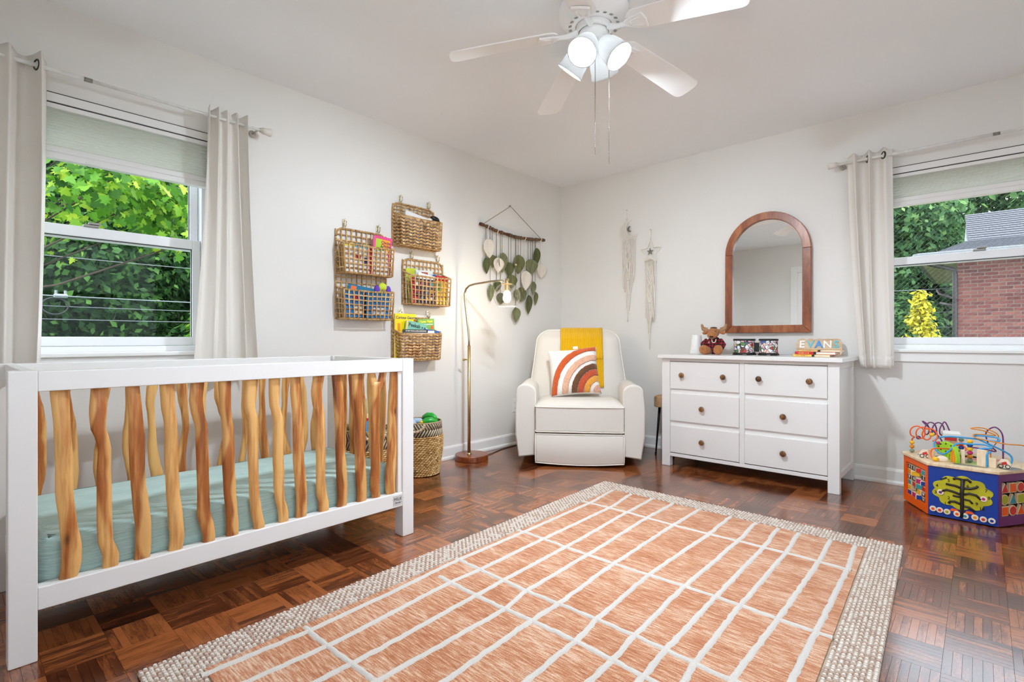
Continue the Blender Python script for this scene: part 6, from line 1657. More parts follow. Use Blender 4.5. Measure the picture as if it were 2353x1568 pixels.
# ================================================================== floor baskets with toys
sea_m = tone_mat('seagrass_braid', srgb(128, 88, 46), srgb(232, 202, 148), rough=0.7, bump=0.5, bscale=200, mid=srgb(200, 158, 98))
zig_m = tone_mat('twine_zigzag', srgb(54, 44, 36), srgb(226, 214, 190), rough=0.8, bump=0.4, bscale=300, mid=srgb(176, 150, 116))
def floor_basket(label, loc, rb_, rt, h, band, seed, handle_a):
    root = thing('floor_basket', label, 'basket', loc, group='round woven floor baskets')
    rr = random.Random(seed); rad = lambda z: lerp(rb_, rt, smoothstep(0, 0.55 * h, z)) if z < h * 0.8 else lerp(rt, rt * 0.97, (z - 0.8 * h) / (0.2 * h))
    n = 40; body = MB(); zs = [0.008 + k * 0.0125 for k in range(int((h - band) / 0.0125))]
    for j, z in enumerate(zs):
        for i in range(n):
            a0_ = 2 * PI * (i + 0.5 * (j % 2)) / n; a1_ = a0_ + 2 * PI / n * 1.18
            body.tone = min(1, max(0, 0.6 + rr.gauss(0, 0.2))); r_ = rad(z)
            pts = [((r_ + (0.002 if k == 0 else 0.006 if k == 1 else 0.0)) * math.cos(lerp(a0_, a1_, k / 2)), (r_ + (0.002, 0.006, 0.0)[k]) * math.sin(lerp(a0_, a1_, k / 2)), z + 0.005 * (k / 2) ) for k in range(3)]
            body.tube(pts, [0.0035, 0.0068, 0.0035], 5)
    o = body.build('braided_body', sea_m, root, tone=True, fix=False, smooth=True); o['kind'] = 'stuff'
    ln = MB(); ln.lathe([(rb_ - 0.008, 0.004), (rt - 0.010, h * 0.55), (rt - 0.010, h - band)], 36); ln.lathe([(0.0, 0.004), (rb_ - 0.008, 0.004)], 36); ln.build('inner_shade_lining', M('basket_shadow', srgb(110, 78, 46), 0.9), root, smooth=True)  # brown shell carries the shade inside the basket in its colour
    bnd = MB(); nb_ = 90; z0, z1 = h - band, h; zm = (z0 + z1) / 2
    for k in range(nb_):
        a = 2 * PI * k / nb_; sh = 0.20
        for s_, (za, zb_) in ((1, (z0, zm)), (-1, (zm, z1))):
            bnd.tone = (0.9 if k % 2 else 0.12) + rr.uniform(-.08, .08)
            bnd.tube([(rad(z) * math.cos(a + s_ * sh * (z - za) / (zb_ - za) + (0 if s_ > 0 else sh)), rad(z) * math.sin(a + s_ * sh * (z - za) / (zb_ - za) + (0 if s_ > 0 else sh)), z) for z in (za, (za + zb_) / 2, zb_)], 0.0044, 4)
    o = bnd.build('zigzag_band', zig_m, root, tone=True, fix=False, smooth=True); o['kind'] = 'stuff'
    rm = MB()
    for z in (z0 - 0.003, z1):
        rm.tone = 0.55 if z > z0 else 0.2; rm.tube([(rad(z) * math.cos(t), rad(z) * math.sin(t), z) for t in [2 * PI * k / 40 for k in range(40)]], 0.005, 6, closed=True)
    rm.build('rim', zig_m, root, tone=True, fix=False, smooth=True)
    for a in handle_a:
        hm_ = MB(); c = Vector((math.cos(a) * (rt + 0.006), math.sin(a) * (rt + 0.006), h)); tg = Vector((-math.sin(a), math.cos(a), 0)); ou = Vector((math.cos(a), math.sin(a), 0))
        pts = [c + tg * (0.068 * math.cos(t)) - Vector((0, 0, 1)) * (0.052 * math.sin(t)) + ou * (0.010 * math.sin(t)) for t in [PI * k / 16 for k in range(17)]]
        hm_.tone = 0.8; hm_.tube(pts, 0.0085, 8)
        for p_ in range(1, 16):
            hm_.tone = 0.6 if p_ % 2 else 1.0; hm_.tube([pts[p_] - (pts[p_ + 1 if p_ < 16 else p_] - pts[p_]).normalized() * 0.0025, pts[p_] + (pts[p_ + 1 if p_ < 16 else p_] - pts[p_]).normalized() * 0.0025], 0.0098, 8)
        hm_.build('handle', zig_m, root, tone=True, fix=False, smooth=True)
    return root
B1 = (-2.955, 2.283, 0); B2 = (-2.945, 1.865, 0)
floor_basket('round woven basket of toys standing between crib and floor lamp', B1, 0.132, 0.156, 0.372, 0.095, 41, (R(-50), R(130)))
floor_basket('round woven basket of toys hidden behind the far end of the crib', B2, 0.135, 0.160, 0.372, 0.12, 42, (R(-20), R(160)))
grn = M('toy_green', srgb(36, 170, 52), 0.25, var=0.05, spec=0.6)
for i, (p, rz, lab) in enumerate((((-2.945, 2.365, 0.372), 0.3, 'glossy green banana-shaped toy at the back of the toy basket'), ((-2.870, 2.300, 0.352), 1.0, 'glossy green banana-shaped toy at the front of the toy basket'))):
    t = thing('banana_toy', lab, 'toy', p, rz, group='green toys in the basket')
    m = MB(); m.tube([(-0.065, 0, -0.005), (-0.05, 0, 0.012), (-0.02, 0, 0.026), (0.015, 0, 0.028), (0.045, 0, 0.016), (0.068, 0, -0.006)], [0.004, 0.017, 0.024, 0.024, 0.018, 0.005], 12); m.build('shell', grn, t, smooth=True)
    m = MB(); m.tube([(-0.068, 0, -0.009), (-0.058, 0, 0.004)], 0.006, 8); m.build('tip', flat('toy_dark_green', 20, 70, 30), t, smooth=True)
t = thing('soft_doll', 'doll in pale blue clothes lying in the toy basket', 'doll', (-2.975, 2.20, 0.33), 0.4, group='toys in the basket by the lamp')
m = MB(); m.ell((0, 0, 0.025), (0.06, 0.05, 0.045), 16, 10); m.build('torso', cloth_mat('doll_blue', srgb(188, 212, 236)), t, smooth=True)
m = MB(); m.tube([(0.03, 0.02, 0.05), (0.065, 0.05, 0.045), (0.085, 0.06, 0.02)], [0.018, 0.02, 0.018], 10); m.build('sleeve', cloth_mat('doll_blue', None), t, smooth=True)
m = MB(); m.ell((-0.02, -0.02, 0.085), (0.05, 0.05, 0.046), 16, 12); hd_ = m.build('head', M('doll_skin', srgb(206, 164, 140), 0.7), t, smooth=True)
m = MB(); m.ell((-0.03, -0.028, 0.095), (0.052, 0.05, 0.042), 14, 10); m.build('bonnet', cloth_mat('doll_bonnet', srgb(222, 228, 238)), hd_, smooth=True)
t = thing('rubber_toy', 'small yellow rubber toy at the rim of the toy basket', 'toy', (-2.86, 2.215, 0.352), group='toys in the basket by the lamp')
m = MB(); m.ell((0, 0, 0.01), (0.022, 0.018, 0.014), 12, 8); m.build('body', flat('toy_yellow', 244, 196, 40, 0.35), t, smooth=True)
m = MB(); m.ell((0.012, 0, 0.028), (0.012, 0.012, 0.012), 12, 8); m.build('head', flat('toy_yellow', 244, 196, 40, 0.35), t, smooth=True)
# behind the crib
t = thing('storybook', 'blue storybook with a red top edge in the basket behind the crib', 'book', (-2.880, 1.770, 0.235), R(15), group='toys in the basket behind the crib')
m = MB(); m.box(-0.012, 0.012, 0.0, 0.21, 0, 0.215); m.build('cover', flat('book_sky', 66, 160, 226), t, bevel=0.001)
m = MB(); m.box(-0.0125, 0.0125, 0.0, 0.21, 0.198, 0.2155); m.build('top_band', flat('book_red', 206, 40, 50), t)
m = MB(); m.box(-0.010, 0.010, 0.004, 0.205, 0.2155, 0.24); m.build('inner_sheet', flat('book_inner', 238, 222, 170), t)
t = thing('plush_toy', 'sage green velvet toy poking out of the basket behind the crib', 'plush toy', (-2.995, 1.845, 0.34), group='toys in the basket behind the crib')
m = MB(); m.ell((0, -0.02, 0.10), (0.05, 0.055, 0.085), 16, 12); m.build('body', M('sage_velvet', srgb(104, 128, 106), 0.9, sheen=0.6, bump=0.3), t, smooth=True)
m = MB(); m.ell((0.01, 0.05, 0.13), (0.045, 0.05, 0.10), 16, 12); m.build('ear', M('pale_plush', srgb(206, 208, 170), 0.9, sheen=0.5, bump=0.4, bscale=200), t, smooth=True)

# ================================================================== felt leaf wall hanging
lh = thing('leaf_hanging', 'wall hanging of green felt and white macrame leaves on a brown branch', 'wall hanging', (XL, 3.45, 1.87))
LO = Vector((XL, 3.45, 1.87)); LX_ = 0.034
br = [(3.026, 1.916), (3.12, 1.905), (3.212, 1.887), (3.349, 1.877), (3.481, 1.869), (3.643, 1.877), (3.886, 1.899)]
m = MB(); pts = []
for k in range(40):
    q = poly_interp(br, lerp(3.026, 3.886, k / 39)); pts.append((LX_, lerp(3.026, 3.886, k / 39) - LO.y, q[0] - LO.z))
m.tube(pts, [0.0135 * (1 + 0.18 * math.sin(k * 1.7)) for k in range(40)], 8); m.build('branch', wood('twig_bark', srgb(54, 32, 20), srgb(98, 62, 40), srgb(140, 98, 66), stretch=(20, 3, 20), rough=0.8, rand=0.2), lh, smooth=True)
cordm = M('hanging_cord', srgb(150, 138, 120), 0.8)
m = MB(); m.tube([(LX_, 3.07 - LO.y, 1.925 - LO.z), (0.02, 3.42 - LO.y, 2.139 - LO.z), (LX_, 3.83 - LO.y, 1.905 - LO.z)], 0.0028, 6); m.build('hanging_cord', cordm, lh, smooth=True)
m = MB(); m.tube([(0, 3.42 - LO.y, 2.143 - LO.z), (0.025, 3.42 - LO.y, 2.145 - LO.z)], 0.004, 8); m.build('nail', steel, lh, smooth=True)
LWH = [(3.115, 1.719, 0.14, 0.163), (3.23, 1.589, 0.13, 0.133), (3.596, 1.487, 0.151, 0.183), (3.823, 1.597, 0.144, 0.138)]
LGR = [(3.105, 1.573, 0.079, 0.134), (3.176, 1.616, 0.082, 0.114), (3.29, 1.618, 0.106, 0.178), (3.39, 1.569, 0.104, 0.133), (3.509, 1.627, 0.13, 0.177), (3.676, 1.625, 0.138, 0.136), (3.77, 1.721, 0.074, 0.184), (3.414, 1.464, 0.11, 0.126), (3.143, 1.346, 0.06, 0.142), (3.237, 1.411, 0.094, 0.1), (3.544, 1.357, 0.11, 0.133), (3.703, 1.426, 0.09, 0.128), (3.658, 1.272, 0.113, 0.177), (3.749, 1.332, 0.055, 0.125), (3.464, 1.169, 0.095, 0.134), (3.285, 1.305, 0.094, 0.101), (3.481, 1.35, 0.079, 0.098)]
gfelt = [M('felt_green_%d' % i, srgb(*c), 0.9, var=0.35, vscale=18, bump=0.4, bscale=160, stretch=(1, 3, 1)) for i, c in enumerate(((92, 98, 58), (110, 112, 70), (124, 128, 92)))]
macw = M('macrame_white', srgb(236, 228, 216), 0.95, bump=1.0, bscale=90, stretch=(1, 1, 5), var=0.1, vscale=60)
rr = random.Random(77)
def leaf(y, z, w, h, mat, x, nm, frayed=False, rot=0.0, twist=0.0):
    n = 20; mb = MB()
    def P(u, v):
        t = v; wd = math.sin(PI * min(1, max(0, t)) ** 0.72) ** (0.85)
        if t > 0.985: wd = max(wd, 0.02)
        off = (u - .5) * w * wd
        if frayed: off *= 1 + 0.08 * math.sin(v * 60 + u * 9)
        zz = h / 2 - t * h; c, s = math.cos(rot), math.sin(rot)
        dep = 0.016 * abs(u - .5) * 2 * wd - 0.010 * math.sin(PI * t) + off * math.tan(twist)
        return (x + dep, y - LO.y + off * c - zz * s, z - LO.z + off * s + zz * c)
    mb.grid(P, 9, n)
    o = mb.build(nm, mat, lh, smooth=True, solid=0.004)
    mb = MB(); mb.tube([Vector(P(.5, k / 10)) + Vector((0.003, 0, 0)) for k in range(11)], 0.0016, 5); mb.build('midrib', mat, o, smooth=True)
for i, (y, z, w, h) in enumerate(LGR): leaf(y, z, w * 1.08, h, gfelt[i % 3], LX_ - 0.006 + 0.008 * (i % 3), 'felt_leaf', rot=rr.uniform(-0.12, 0.12), twist=rr.uniform(-0.25, 0.25))
for i, (y, z, w, h) in enumerate(LWH): leaf(y, z, w, h, macw, LX_ + 0.016, 'macrame_leaf', True, (0.1, -0.05, -0.1, -0.15)[i])
gs = M('string_grey', srgb(120, 116, 104), 0.9); ws = M('string_white', srgb(232, 226, 214), 0.9)
bead = M('wood_bead', srgb(226, 200, 150), 0.5)
strs = [(3.115, 1.719, 0.16, 1), (3.23, 1.589, .13, 1), (3.596, 1.487, .18, 1), (3.823, 1.597, .14, 1)]
for y, z, w, h in LWH:
    zt = poly_interp(br, y)[0]
    m = MB(); m.tube([(LX_ + 0.004, y - LO.y, zt - LO.z), (LX_ + 0.006, y - LO.y, z + h / 2 - 0.01 - LO.z)], 0.0034, 6); m.build('string', ws, lh, smooth=True)
    m = MB(); m.tube([(LX_ + 0.017 * math.cos(t), y - LO.y + 0.004 * math.sin(t * 2), zt - LO.z + 0.017 * math.sin(t)) for t in [2 * PI * k / 12 for k in range(12)]], 0.0036, 6, closed=True); m.build('knot', ws, lh, smooth=True)
for i, (y, z, w, h) in enumerate(LGR):
    zt = poly_interp(br, y)[0]; x = LX_ - 0.006 + 0.008 * (i % 3)
    m = MB(); m.tube([(x - 0.006, y - LO.y, zt - LO.z), (x - 0.006, y - LO.y, z + h / 2 - 0.008 - LO.z)], 0.0022, 5); m.build('string', gs, lh, smooth=True)
    if i % 2 == 0:
        zb_ = zt - (zt - z - h / 2) * rr.uniform(0.35, 0.75); m = MB(); m.ell((x - 0.004, y - LO.y, zb_ - LO.z), (0.008, 0.008, 0.008), 10, 8); m.build('bead', bead, lh, smooth=True)
    m = MB(); m.tube([(LX_ + 0.015 * math.cos(t), y - LO.y + 0.004 * math.sin(t * 2), zt - LO.z + 0.015 * math.sin(t)) for t in [2 * PI * k / 10 for k in range(10)]], 0.0028, 5, closed=True); m.build('knot', gs, lh, smooth=True)

# ================================================================== macrame moon and star
mac = M('macrame_cotton', srgb(242, 235, 224), 0.95, bump=0.6, bscale=300, var=0.08, vscale=40)
pew = M('pewter_charm', srgb(134, 126, 116), 0.4, metal=0.6)
def hanger(name, label, x, ztop, zring, build_shape, fr_x0, fr_x1, fr_top, mid_z, tip_z, seed, charm):
    root = thing(name, label, 'wall hanging', (x, YB, zring), group='macrame hangings beside the mirror')
    rr = random.Random(seed); y0 = -0.014
    m = MB(); m.tube([(0.0, y0, 0), (0.004, y0, (ztop - zring) * 0.5), (0.0, y0 + 0.004, ztop - zring)], 0.004, 6); m.build('hanging_loop', mac, root, smooth=True)
    m = MB(); m.tube([(0, 0, ztop - zring), (0, -0.02, ztop - zring)], 0.003, 6); m.build('nail', steel, root)
    build_shape(root, y0)
    n = 10
    for k in range(n):
        u = k / (n - 1); xx = lerp(fr_x0, fr_x1, u) - x
        prof_ = 1 - abs(2 * u - 0.9); z_end = lerp(mid_z, tip_z, max(0, prof_) ** 2.2) + rr.uniform(-0.05, 0.04)
        zt = fr_top(u); xc_ = lerp(fr_x0, fr_x1, .47) - x
        for q0 in range(2):
            ze = z_end + (0.07 * rr.random() if q0 else 0); sd = rr.uniform(0, 6)
            pts = [(lerp(xx + 0.004 * q0, xc_, 0.16 * (q_ / 9)) + 0.0035 * math.sin(q_ * 1.3 + sd) * (q_ > 2), y0 - 0.002 - 0.004 * q0 + 0.002 * math.sin(q_ + sd), lerp(zt, ze, q_ / 9) - zring) for q_ in range(10)]
            m = MB(); m.tube(pts, [0.0034] * 9 + [0.0022], 6); m.build('fringe_cord', mac, root, smooth=True)
    for s in (-1, 1):       # braided lozenge
        xc = lerp(fr_x0, fr_x1, .5) - x; m = MB(); L_ = 0.36
        m.tube([(xc + s * 0.020 * math.sin(q_ / 18 * PI * 4), y0 - 0.010, fr_top(.5) - 0.01 - L_ * q_ / 18 - zring) for q_ in range(19)], 0.0045, 6); m.build('knotted_braid', mac, root, smooth=True)
    charm(root, y0)
    return root
def moon_shape(root, y0):
    o, n = [], 24
    cx, cz, ro = 0.022, -0.108, 0.094
    for k in range(n + 1): a = lerp(R(80), R(325), k / n); o.append((cx + ro * math.cos(a), cz + ro * math.sin(a)))
    p1, p2 = o[0], o[-1]
    for k in range(1, n):
        a = lerp(R(318), R(92), k / n); o.append((cx + 0.042 + 0.070 * math.cos(a) , cz + 0.030 + 0.076 * math.sin(a)))
    m = MB(); m.prism(o, y0 - 0.003, y0 + 0.001, lambda u, v, w: (u, w, v)); c = m.build('crescent', M('crescent_weave', srgb(222, 216, 206), 0.9, bump=1.0, bscale=120, stretch=(1, 1, 4)), root)
    m = MB(); m.tube([(u, y0 - 0.001, v) for u, v in o], 0.004, 6, closed=True); m.build('wrapped_hoop', mac, c, smooth=True)
def moon_charm(root, y0):
    o = []; n = 14; cx, cz = 0.036, -0.088
    for k in range(n + 1): a = lerp(R(70), R(300), k / n); o.append((cx + 0.026 * math.cos(a), cz + 0.026 * math.sin(a)))
    for k in range(1, n): a = lerp(R(292), R(78), k / n); o.append((cx + 0.012 + 0.019 * math.cos(a), cz + 0.003 + 0.020 * math.sin(a)))
    m = MB(); m.prism(o, y0 - 0.008, y0 - 0.004, lambda u, v, w: (u, w, v)); m.build('moon_charm', pew, root)
    m = MB(); m.tube([(0.03, y0 - 0.005, -0.066), (0.024, y0 - 0.003, -0.012)], 0.0012, 5); m.build('charm_thread', mac, root)
hanger('moon_macrame', 'macrame crescent moon with long cotton fringe, nearest the corner', -2.393, 2.125, 2.035, moon_shape, -2.437, -2.310, lambda u: 1.845 + 0.012 * u, 1.44, 1.06, 51, moon_charm)
STAR = [(0.0, 0.105), (0.030, 0.036), (0.098, 0.030), (0.045, -0.020), (0.056, -0.098), (0.0, -0.062), (-0.056, -0.098), (-0.045, -0.020), (-0.098, 0.030), (-0.030, 0.036)]
def star_shape(root, y0):
    m = MB(); m.tube([(u * 1.0, y0, v - 0.105) for u, v in STAR], 0.0055, 8, closed=True); m.build('star_hoop', mac, root, smooth=True)
    m = MB(); m.tube([(-0.05, y0 - 0.003, -0.185), (-0.02, y0 - 0.005, -0.165), (0.0, y0 - 0.006, -0.155), (0.03, y0 - 0.005, -0.172), (0.05, y0 - 0.003, -0.19)], 0.011, 8); m.build('wrapped_knot', mac, root, smooth=True)
def star_charm(root, y0):
    m = MB(); o = []
    for k in range(10): a = PI / 2 + k * PI / 5; r_ = 0.034 if k % 2 == 0 else 0.014; o.append((r_ * math.cos(a), -0.105 + r_ * math.sin(a)))
    m.prism(o, y0 - 0.008, y0 - 0.004, lambda u, v, w: (u, w, v)); m.build('star_charm', pew, root)
    m = MB(); m.tube([(0, y0 - 0.005, -0.075), (0, y0 - 0.003, -0.006)], 0.0012, 5); m.build('charm_thread', mac, root)
hanger('star_macrame', 'macrame star with long cotton fringe, between moon macrame and mirror', -2.157, 1.915, 1.825, star_shape, -2.208, -2.110, lambda u: 1.635, 1.10, 0.90, 52, star_charm)
# ================================================================== wooden activity cube (hexagonal)
HS = 0.278; HB = 0.268; TT = 0.018
ac = thing('activity_cube', 'hexagonal wooden activity centre with bead wires, under the window', 'activity toy', (-0.064, 3.815, 0), R(-2.9))
pale = wood('pale_beech', srgb(206, 176, 136), srgb(228, 204, 168), srgb(240, 222, 194), stretch=(16, 3, 3), rough=0.5, rand=0.3)
HV = [(HS * math.cos(R(a)), HS * math.sin(R(a))) for a in range(0, 360, 60)]
inks = {k: flat('cube_' + k, *c, rough=0.4) for k, c in dict(orange=(240, 96, 14), blue=(10, 58, 150), purple=(112, 46, 108), lime=(170, 178, 30), dark=(36, 28, 26), cream=(238, 222, 200), black=(34, 32, 32), white=(238, 234, 226), red=(206, 50, 44), teal=(40, 150, 160), magenta=(190, 40, 110), yellow=(240, 184, 24), green=(160, 208, 44), sage=(134, 154, 130), sky=(60, 160, 220), amber=(226, 140, 20)).items()}
def face(k):
    a, b = Vector(HV[k]), Vector(HV[(k + 1) % 6]); d = (b - a).normalized(); n = Vector((d.y, -d.x)); ln = (b - a).length
    def P(u, v, w): q = a + d * u + n * w; return Vector((q.x, q.y, v))
    m3 = Matrix((Vector((d.x, d.y, 0)), Vector((0, 0, 1)), Vector((n.x, n.y, 0)))).transposed()
    return P, ln, m3
def fbox(mb, P, u0, u1, v0, v1, w0, w1):
    vs = [P(u, v, w) for v in (v0, v1) for w in (w0, w1) for u in (u0, u1)]
    mb.add(vs, [(0, 2, 3, 1), (4, 5, 7, 6), (0, 1, 5, 4), (2, 6, 7, 3), (0, 4, 6, 2), (1, 3, 7, 5)])
def disc(P, u, v, r, w0, w1, n=20): 
    mb = MB(); mb.prism([(u + r * math.cos(2 * PI * k / n), v + r * math.sin(2 * PI * k / n)) for k in range(n)], w0, w1, P); return mb
z0 = 0.006
core = MB(); core.prism([(x * 0.86, y * 0.86) for x, y in HV], 0.006, HB, lambda u, v, w: (u, v, w)); core.build('core', inks['dark'], ac)
# --- panels at the back
for k in (0, 1, 2):
    P, ln, m3 = face(k); m = MB(); fbox(m, P, 0.004, ln - 0.004, z0, HB, -0.014, 0); m.build('side_panel', inks[('sky', 'red', 'lime')[k]], ac, bevel=0.002)
# --- orange face: window of turning alphabet blocks
P, ln, m3 = face(3)
m = MB(); f_ = 0.026
fbox(m, P, 0.001, f_, z0, HB, -0.014, 0); fbox(m, P, ln - f_ - 0.004, ln - 0.001, z0, HB, -0.014, 0); fbox(m, P, f_, ln - f_ - 0.004, z0, 0.048, -0.014, 0); fbox(m, P, f_, ln - f_ - 0.004, HB - 0.032, HB, -0.014, 0)
op = m.build('orange_panel', inks['orange'], ac)
NCc, NRr = 4, 6; cw = (ln - 2 * f_ - 0.012) / NCc; rh = (HB - 0.088) / NRr
letters = {(0, 0): 'A', (1, 0): 'E', (3, 1): 'E', (0, 2): 'M', (1, 2): 'N', (3, 4): 'W', (3, 5): 'H'}
pics = ['red', 'amber', 'magenta', 'teal', 'yellow', 'blue']
rr = random.Random(4)
for i in range(NCc):
    for j in range(NRr):
        u = f_ + 0.004 + (i + .5) * cw; v = HB - 0.040 - (j + .5) * rh
        if (i, j) in ((2, 1), (1, 4)): continue
        turned = (i, j) in ((1, 1), (2, 0), (2, 3), (3, 2), (2, 5), (2, 2))
        q = MB(); c = P(u, v, -0.020); mm = m3 @ Matrix.Rotation(R(rr.uniform(25, 60)) if turned else R(rr.uniform(-6, 6)), 3, 'Y')
        q.obox(c, (cw * 0.94, rh * 0.90, 0.026), mm); tl_ = q.build('letter_block', pale, ac, bevel=0.0015, seg=1)
        if (i, j) in letters:
            q = MB(); q.obox(c + mm @ Vector((0, 0, 0.0134)), (cw * 0.80, rh * 0.76, 0.0006), mm); q.build('block_print', inks['black'], tl_)
            lettering(letters[(i, j)], rh * 0.80, inks['white'], tl_, c + mm @ Vector((0, 0, 0.0142)), mm, bold=0.0004)
        else:
            q = MB(); q.obox(c + mm @ Vector((0, 0, 0.0134)), (cw * 0.78, rh * 0.74, 0.0006), mm); q.build('block_print', inks[pics[(i * 3 + j) % 6]], tl_)
# --- blue face: number tree
P, ln, m3 = face(4)
m = MB(); fbox(m, P, 0.001, ln - 0.001, z0, HB, -0.014, 0); m.build('blue_panel', inks['blue'], ac)
cu, cvv = ln * 0.50, 0.148
outl = []; N_ = 72
for k in range(N_):
    a = 2 * PI * k / N_; lobe = abs(math.sin(a * 5.0 + 0.3)); rx, ry = 0.124, 0.090
    outl.append((cu + rx * (0.87 + 0.13 * lobe) * math.cos(a), cvv + ry * (0.86 + 0.14 * lobe) * math.sin(a)))
m = MB(); m.prism(outl, 0, 0.0035, P); tr_ = m.build('tree_canopy', M('canopy_lime', srgb(196, 188, 30), 0.5, var=0.25, vscale=9), ac, bevel=0.001, seg=1)
def path(pts, r): 
    mb = MB(); mb.tube([P(cu + a, cvv + b, 0.0036) for a, b in pts], r, 8); return mb
tk = ([(0, -0.125), (0.001, -0.07), (0.0, 0.0), (0.004, 0.072)], 0.0085), ([(0.0, -0.06), (-0.028, -0.050), (-0.046, -0.052), (-0.052, -0.064)], 0.006), ([(0.0, -0.066), (0.03, -0.068), (0.05, -0.084)], 0.006), \
     ([(0.0, -0.01), (-0.03, 0.0), (-0.06, 0.006), (-0.080, -0.006)], 0.006), ([(0.0, -0.008), (0.03, 0.004), (0.056, 0.0), (0.074, -0.018)], 0.006), ([(0.0, 0.025), (-0.03, 0.034), (-0.064, 0.036)], 0.006), ([(0.002, 0.026), (0.03, 0.028), (0.056, 0.040), (0.062, 0.05)], 0.006), ([(0.004, 0.070), (-0.022, 0.074), (-0.034, 0.066)], 0.006), ([(0.004, 0.070), (0.022, 0.074), (0.036, 0.062)], 0.006), ([(0, -0.03), (0.03, -0.032), (0.042, -0.046)], 0.005), ([(-0.002, -0.022), (-0.036, -0.020)], 0.005), ([(-0.06, 0.07), (-0.085, 0.055)], 0.004)
for pts, r_ in tk: path(pts, r_).build('maze_branch', inks['dark'], tr_, smooth=True)
for s, (a, b) in (('1', (-0.066, -0.068)), ('2', (-0.052, -0.036)), ('3', (-0.106, -0.016)), ('4', (-0.100, 0.020)), ('5', (-0.052, 0.055)), ('6', (0.024, 0.040)), ('7', (0.094, 0.030)), ('8', (0.104, -0.004)), ('9', (0.058, -0.044)), ('10', (0.078, -0.066))):
    lettering(s, 0.022, inks['dark'], tr_, P(cu + a, cvv + b, 0.004), m3, bold=0.0003)
tok = [(0.022, 0.042), (0.050, 0.040), (0.080, 0.038), (0.120, 0.036), (0.152, 0.032), (0.190, 0.034), (0.222, 0.032), (0.254, 0.032), (cu - 0.086, cvv - 0.012), (cu + 0.084, cvv - 0.012)]
tcol = ['orange', 'red', 'lime', 'orange', 'teal', 'amber', 'red', 'blue', 'purple', 'magenta']
for (u, v), c in zip(tok, tcol):
    o = disc(P, u, v, 0.0142, 0.0, 0.008).build('counting_token', inks['cream'], ac, bevel=0.001, seg=1)
    q = MB(); q.ell(P(u - 0.002, v, 0.0083), (0.007, 0.0, 0.0045), 10, 4, None)
    q = disc(P, u, v, 0.0075, 0.008, 0.0086, 7); q.build('token_print', inks[c], o)
for a in (-0.03, 0.03): 
    q = MB(); q.prism([(cu + a - 0.02, cvv - 0.102), (cu + a + 0.02, cvv - 0.102), (cu + a + 0.01, cvv - 0.09), (cu + a - 0.01, cvv - 0.088)], 0.0, 0.002, P); q.build('fallen_leaf', inks['orange'], tr_)
# --- purple face: shape tiles
P, ln, m3 = face(5)
m = MB(); f_ = 0.024
fbox(m, P, 0.001, f_, z0, HB, -0.014, 0); fbox(m, P, ln - f_, ln - 0.001, z0, HB, -0.014, 0); fbox(m, P, f_, ln - f_, z0, 0.052, -0.014, 0); fbox(m, P, f_, ln - f_, HB - 0.038, HB, -0.014, 0)
m.build('purple_panel', inks['purple'], ac)
for i in range(4):
    for j in range(3):
        u = f_ + 0.01 + (i + .4) * 0.056; v = 0.078 + j * 0.058
        if u + 0.03 > ln: continue
        kind = (i + j) % 3; col = inks[('orange', 'lime', 'red', 'teal')[(i * 2 + j) % 4]]
        if kind == 0: o2 = [(u - 0.025, v - 0.025), (u + 0.025, v - 0.025), (u + 0.025, v + 0.025), (u - 0.025, v + 0.025)]
        elif kind == 1: o2 = [(u + 0.027 * math.cos(2 * PI * k / 20), v + 0.027 * math.sin(2 * PI * k / 20)) for k in range(20)]
        else: o2 = [(u - 0.028, v - 0.024), (u + 0.028, v - 0.024), (u, v + 0.028)]
        m = MB(); m.prism(o2, -0.020, -0.006, P); tl_ = m.build('shape_tile', pale, ac, bevel=0.001, seg=1)
        cx_, cy_ = sum(p[0] for p in o2) / len(o2), sum(p[1] for p in o2) / len(o2)
        m = MB(); m.prism([(lerp(cx_, a, .82), lerp(cy_, b, .82)) for a, b in o2], -0.006, -0.0052, P); m.build('tile_print', col, tl_)
# --- top board
m = MB(); m.prism([(x * 1.035, y * 1.035) for x, y in HV], HB, HB + TT, lambda u, v, w: (u, v, w)); tb = m.build('top_board', pale, ac, bevel=0.005)
T = HB + TT
def patch(pts, col, nm='printed_scene'):
    m = MB(); m.prism(pts, T, T + 0.0006, lambda u, v, w: (u, v, w)); m.build(nm, inks[col] if col in inks else col, tb)
gr_ = flat('print_grey', 120, 124, 112); gn_ = flat('print_grass', 168, 186, 116); pk_ = flat('print_pink', 214, 130, 116)
def ob(cx, cy, rx, ry, n=22, ph=0): return [(cx + rx * (1 + 0.15 * math.sin(3 * a + ph)) * math.cos(a), cy + ry * (1 + 0.15 * math.sin(3 * a + ph)) * math.sin(a)) for a in [2 * PI * k / n for k in range(n)]]
patch(ob(-0.13, -0.05, 0.075, 0.05), gr_); patch(ob(0.06, -0.09, 0.085, 0.06, ph=1), gn_); patch(ob(0.02, -0.185, 0.07, 0.022, ph=2), gr_); patch(ob(0.17, -0.12, 0.05, 0.05), gr_); patch(ob(0.06, 0.06, 0.10, 0.06), pk_); patch(ob(-0.05, 0.10, 0.09, 0.06, ph=2), gn_)
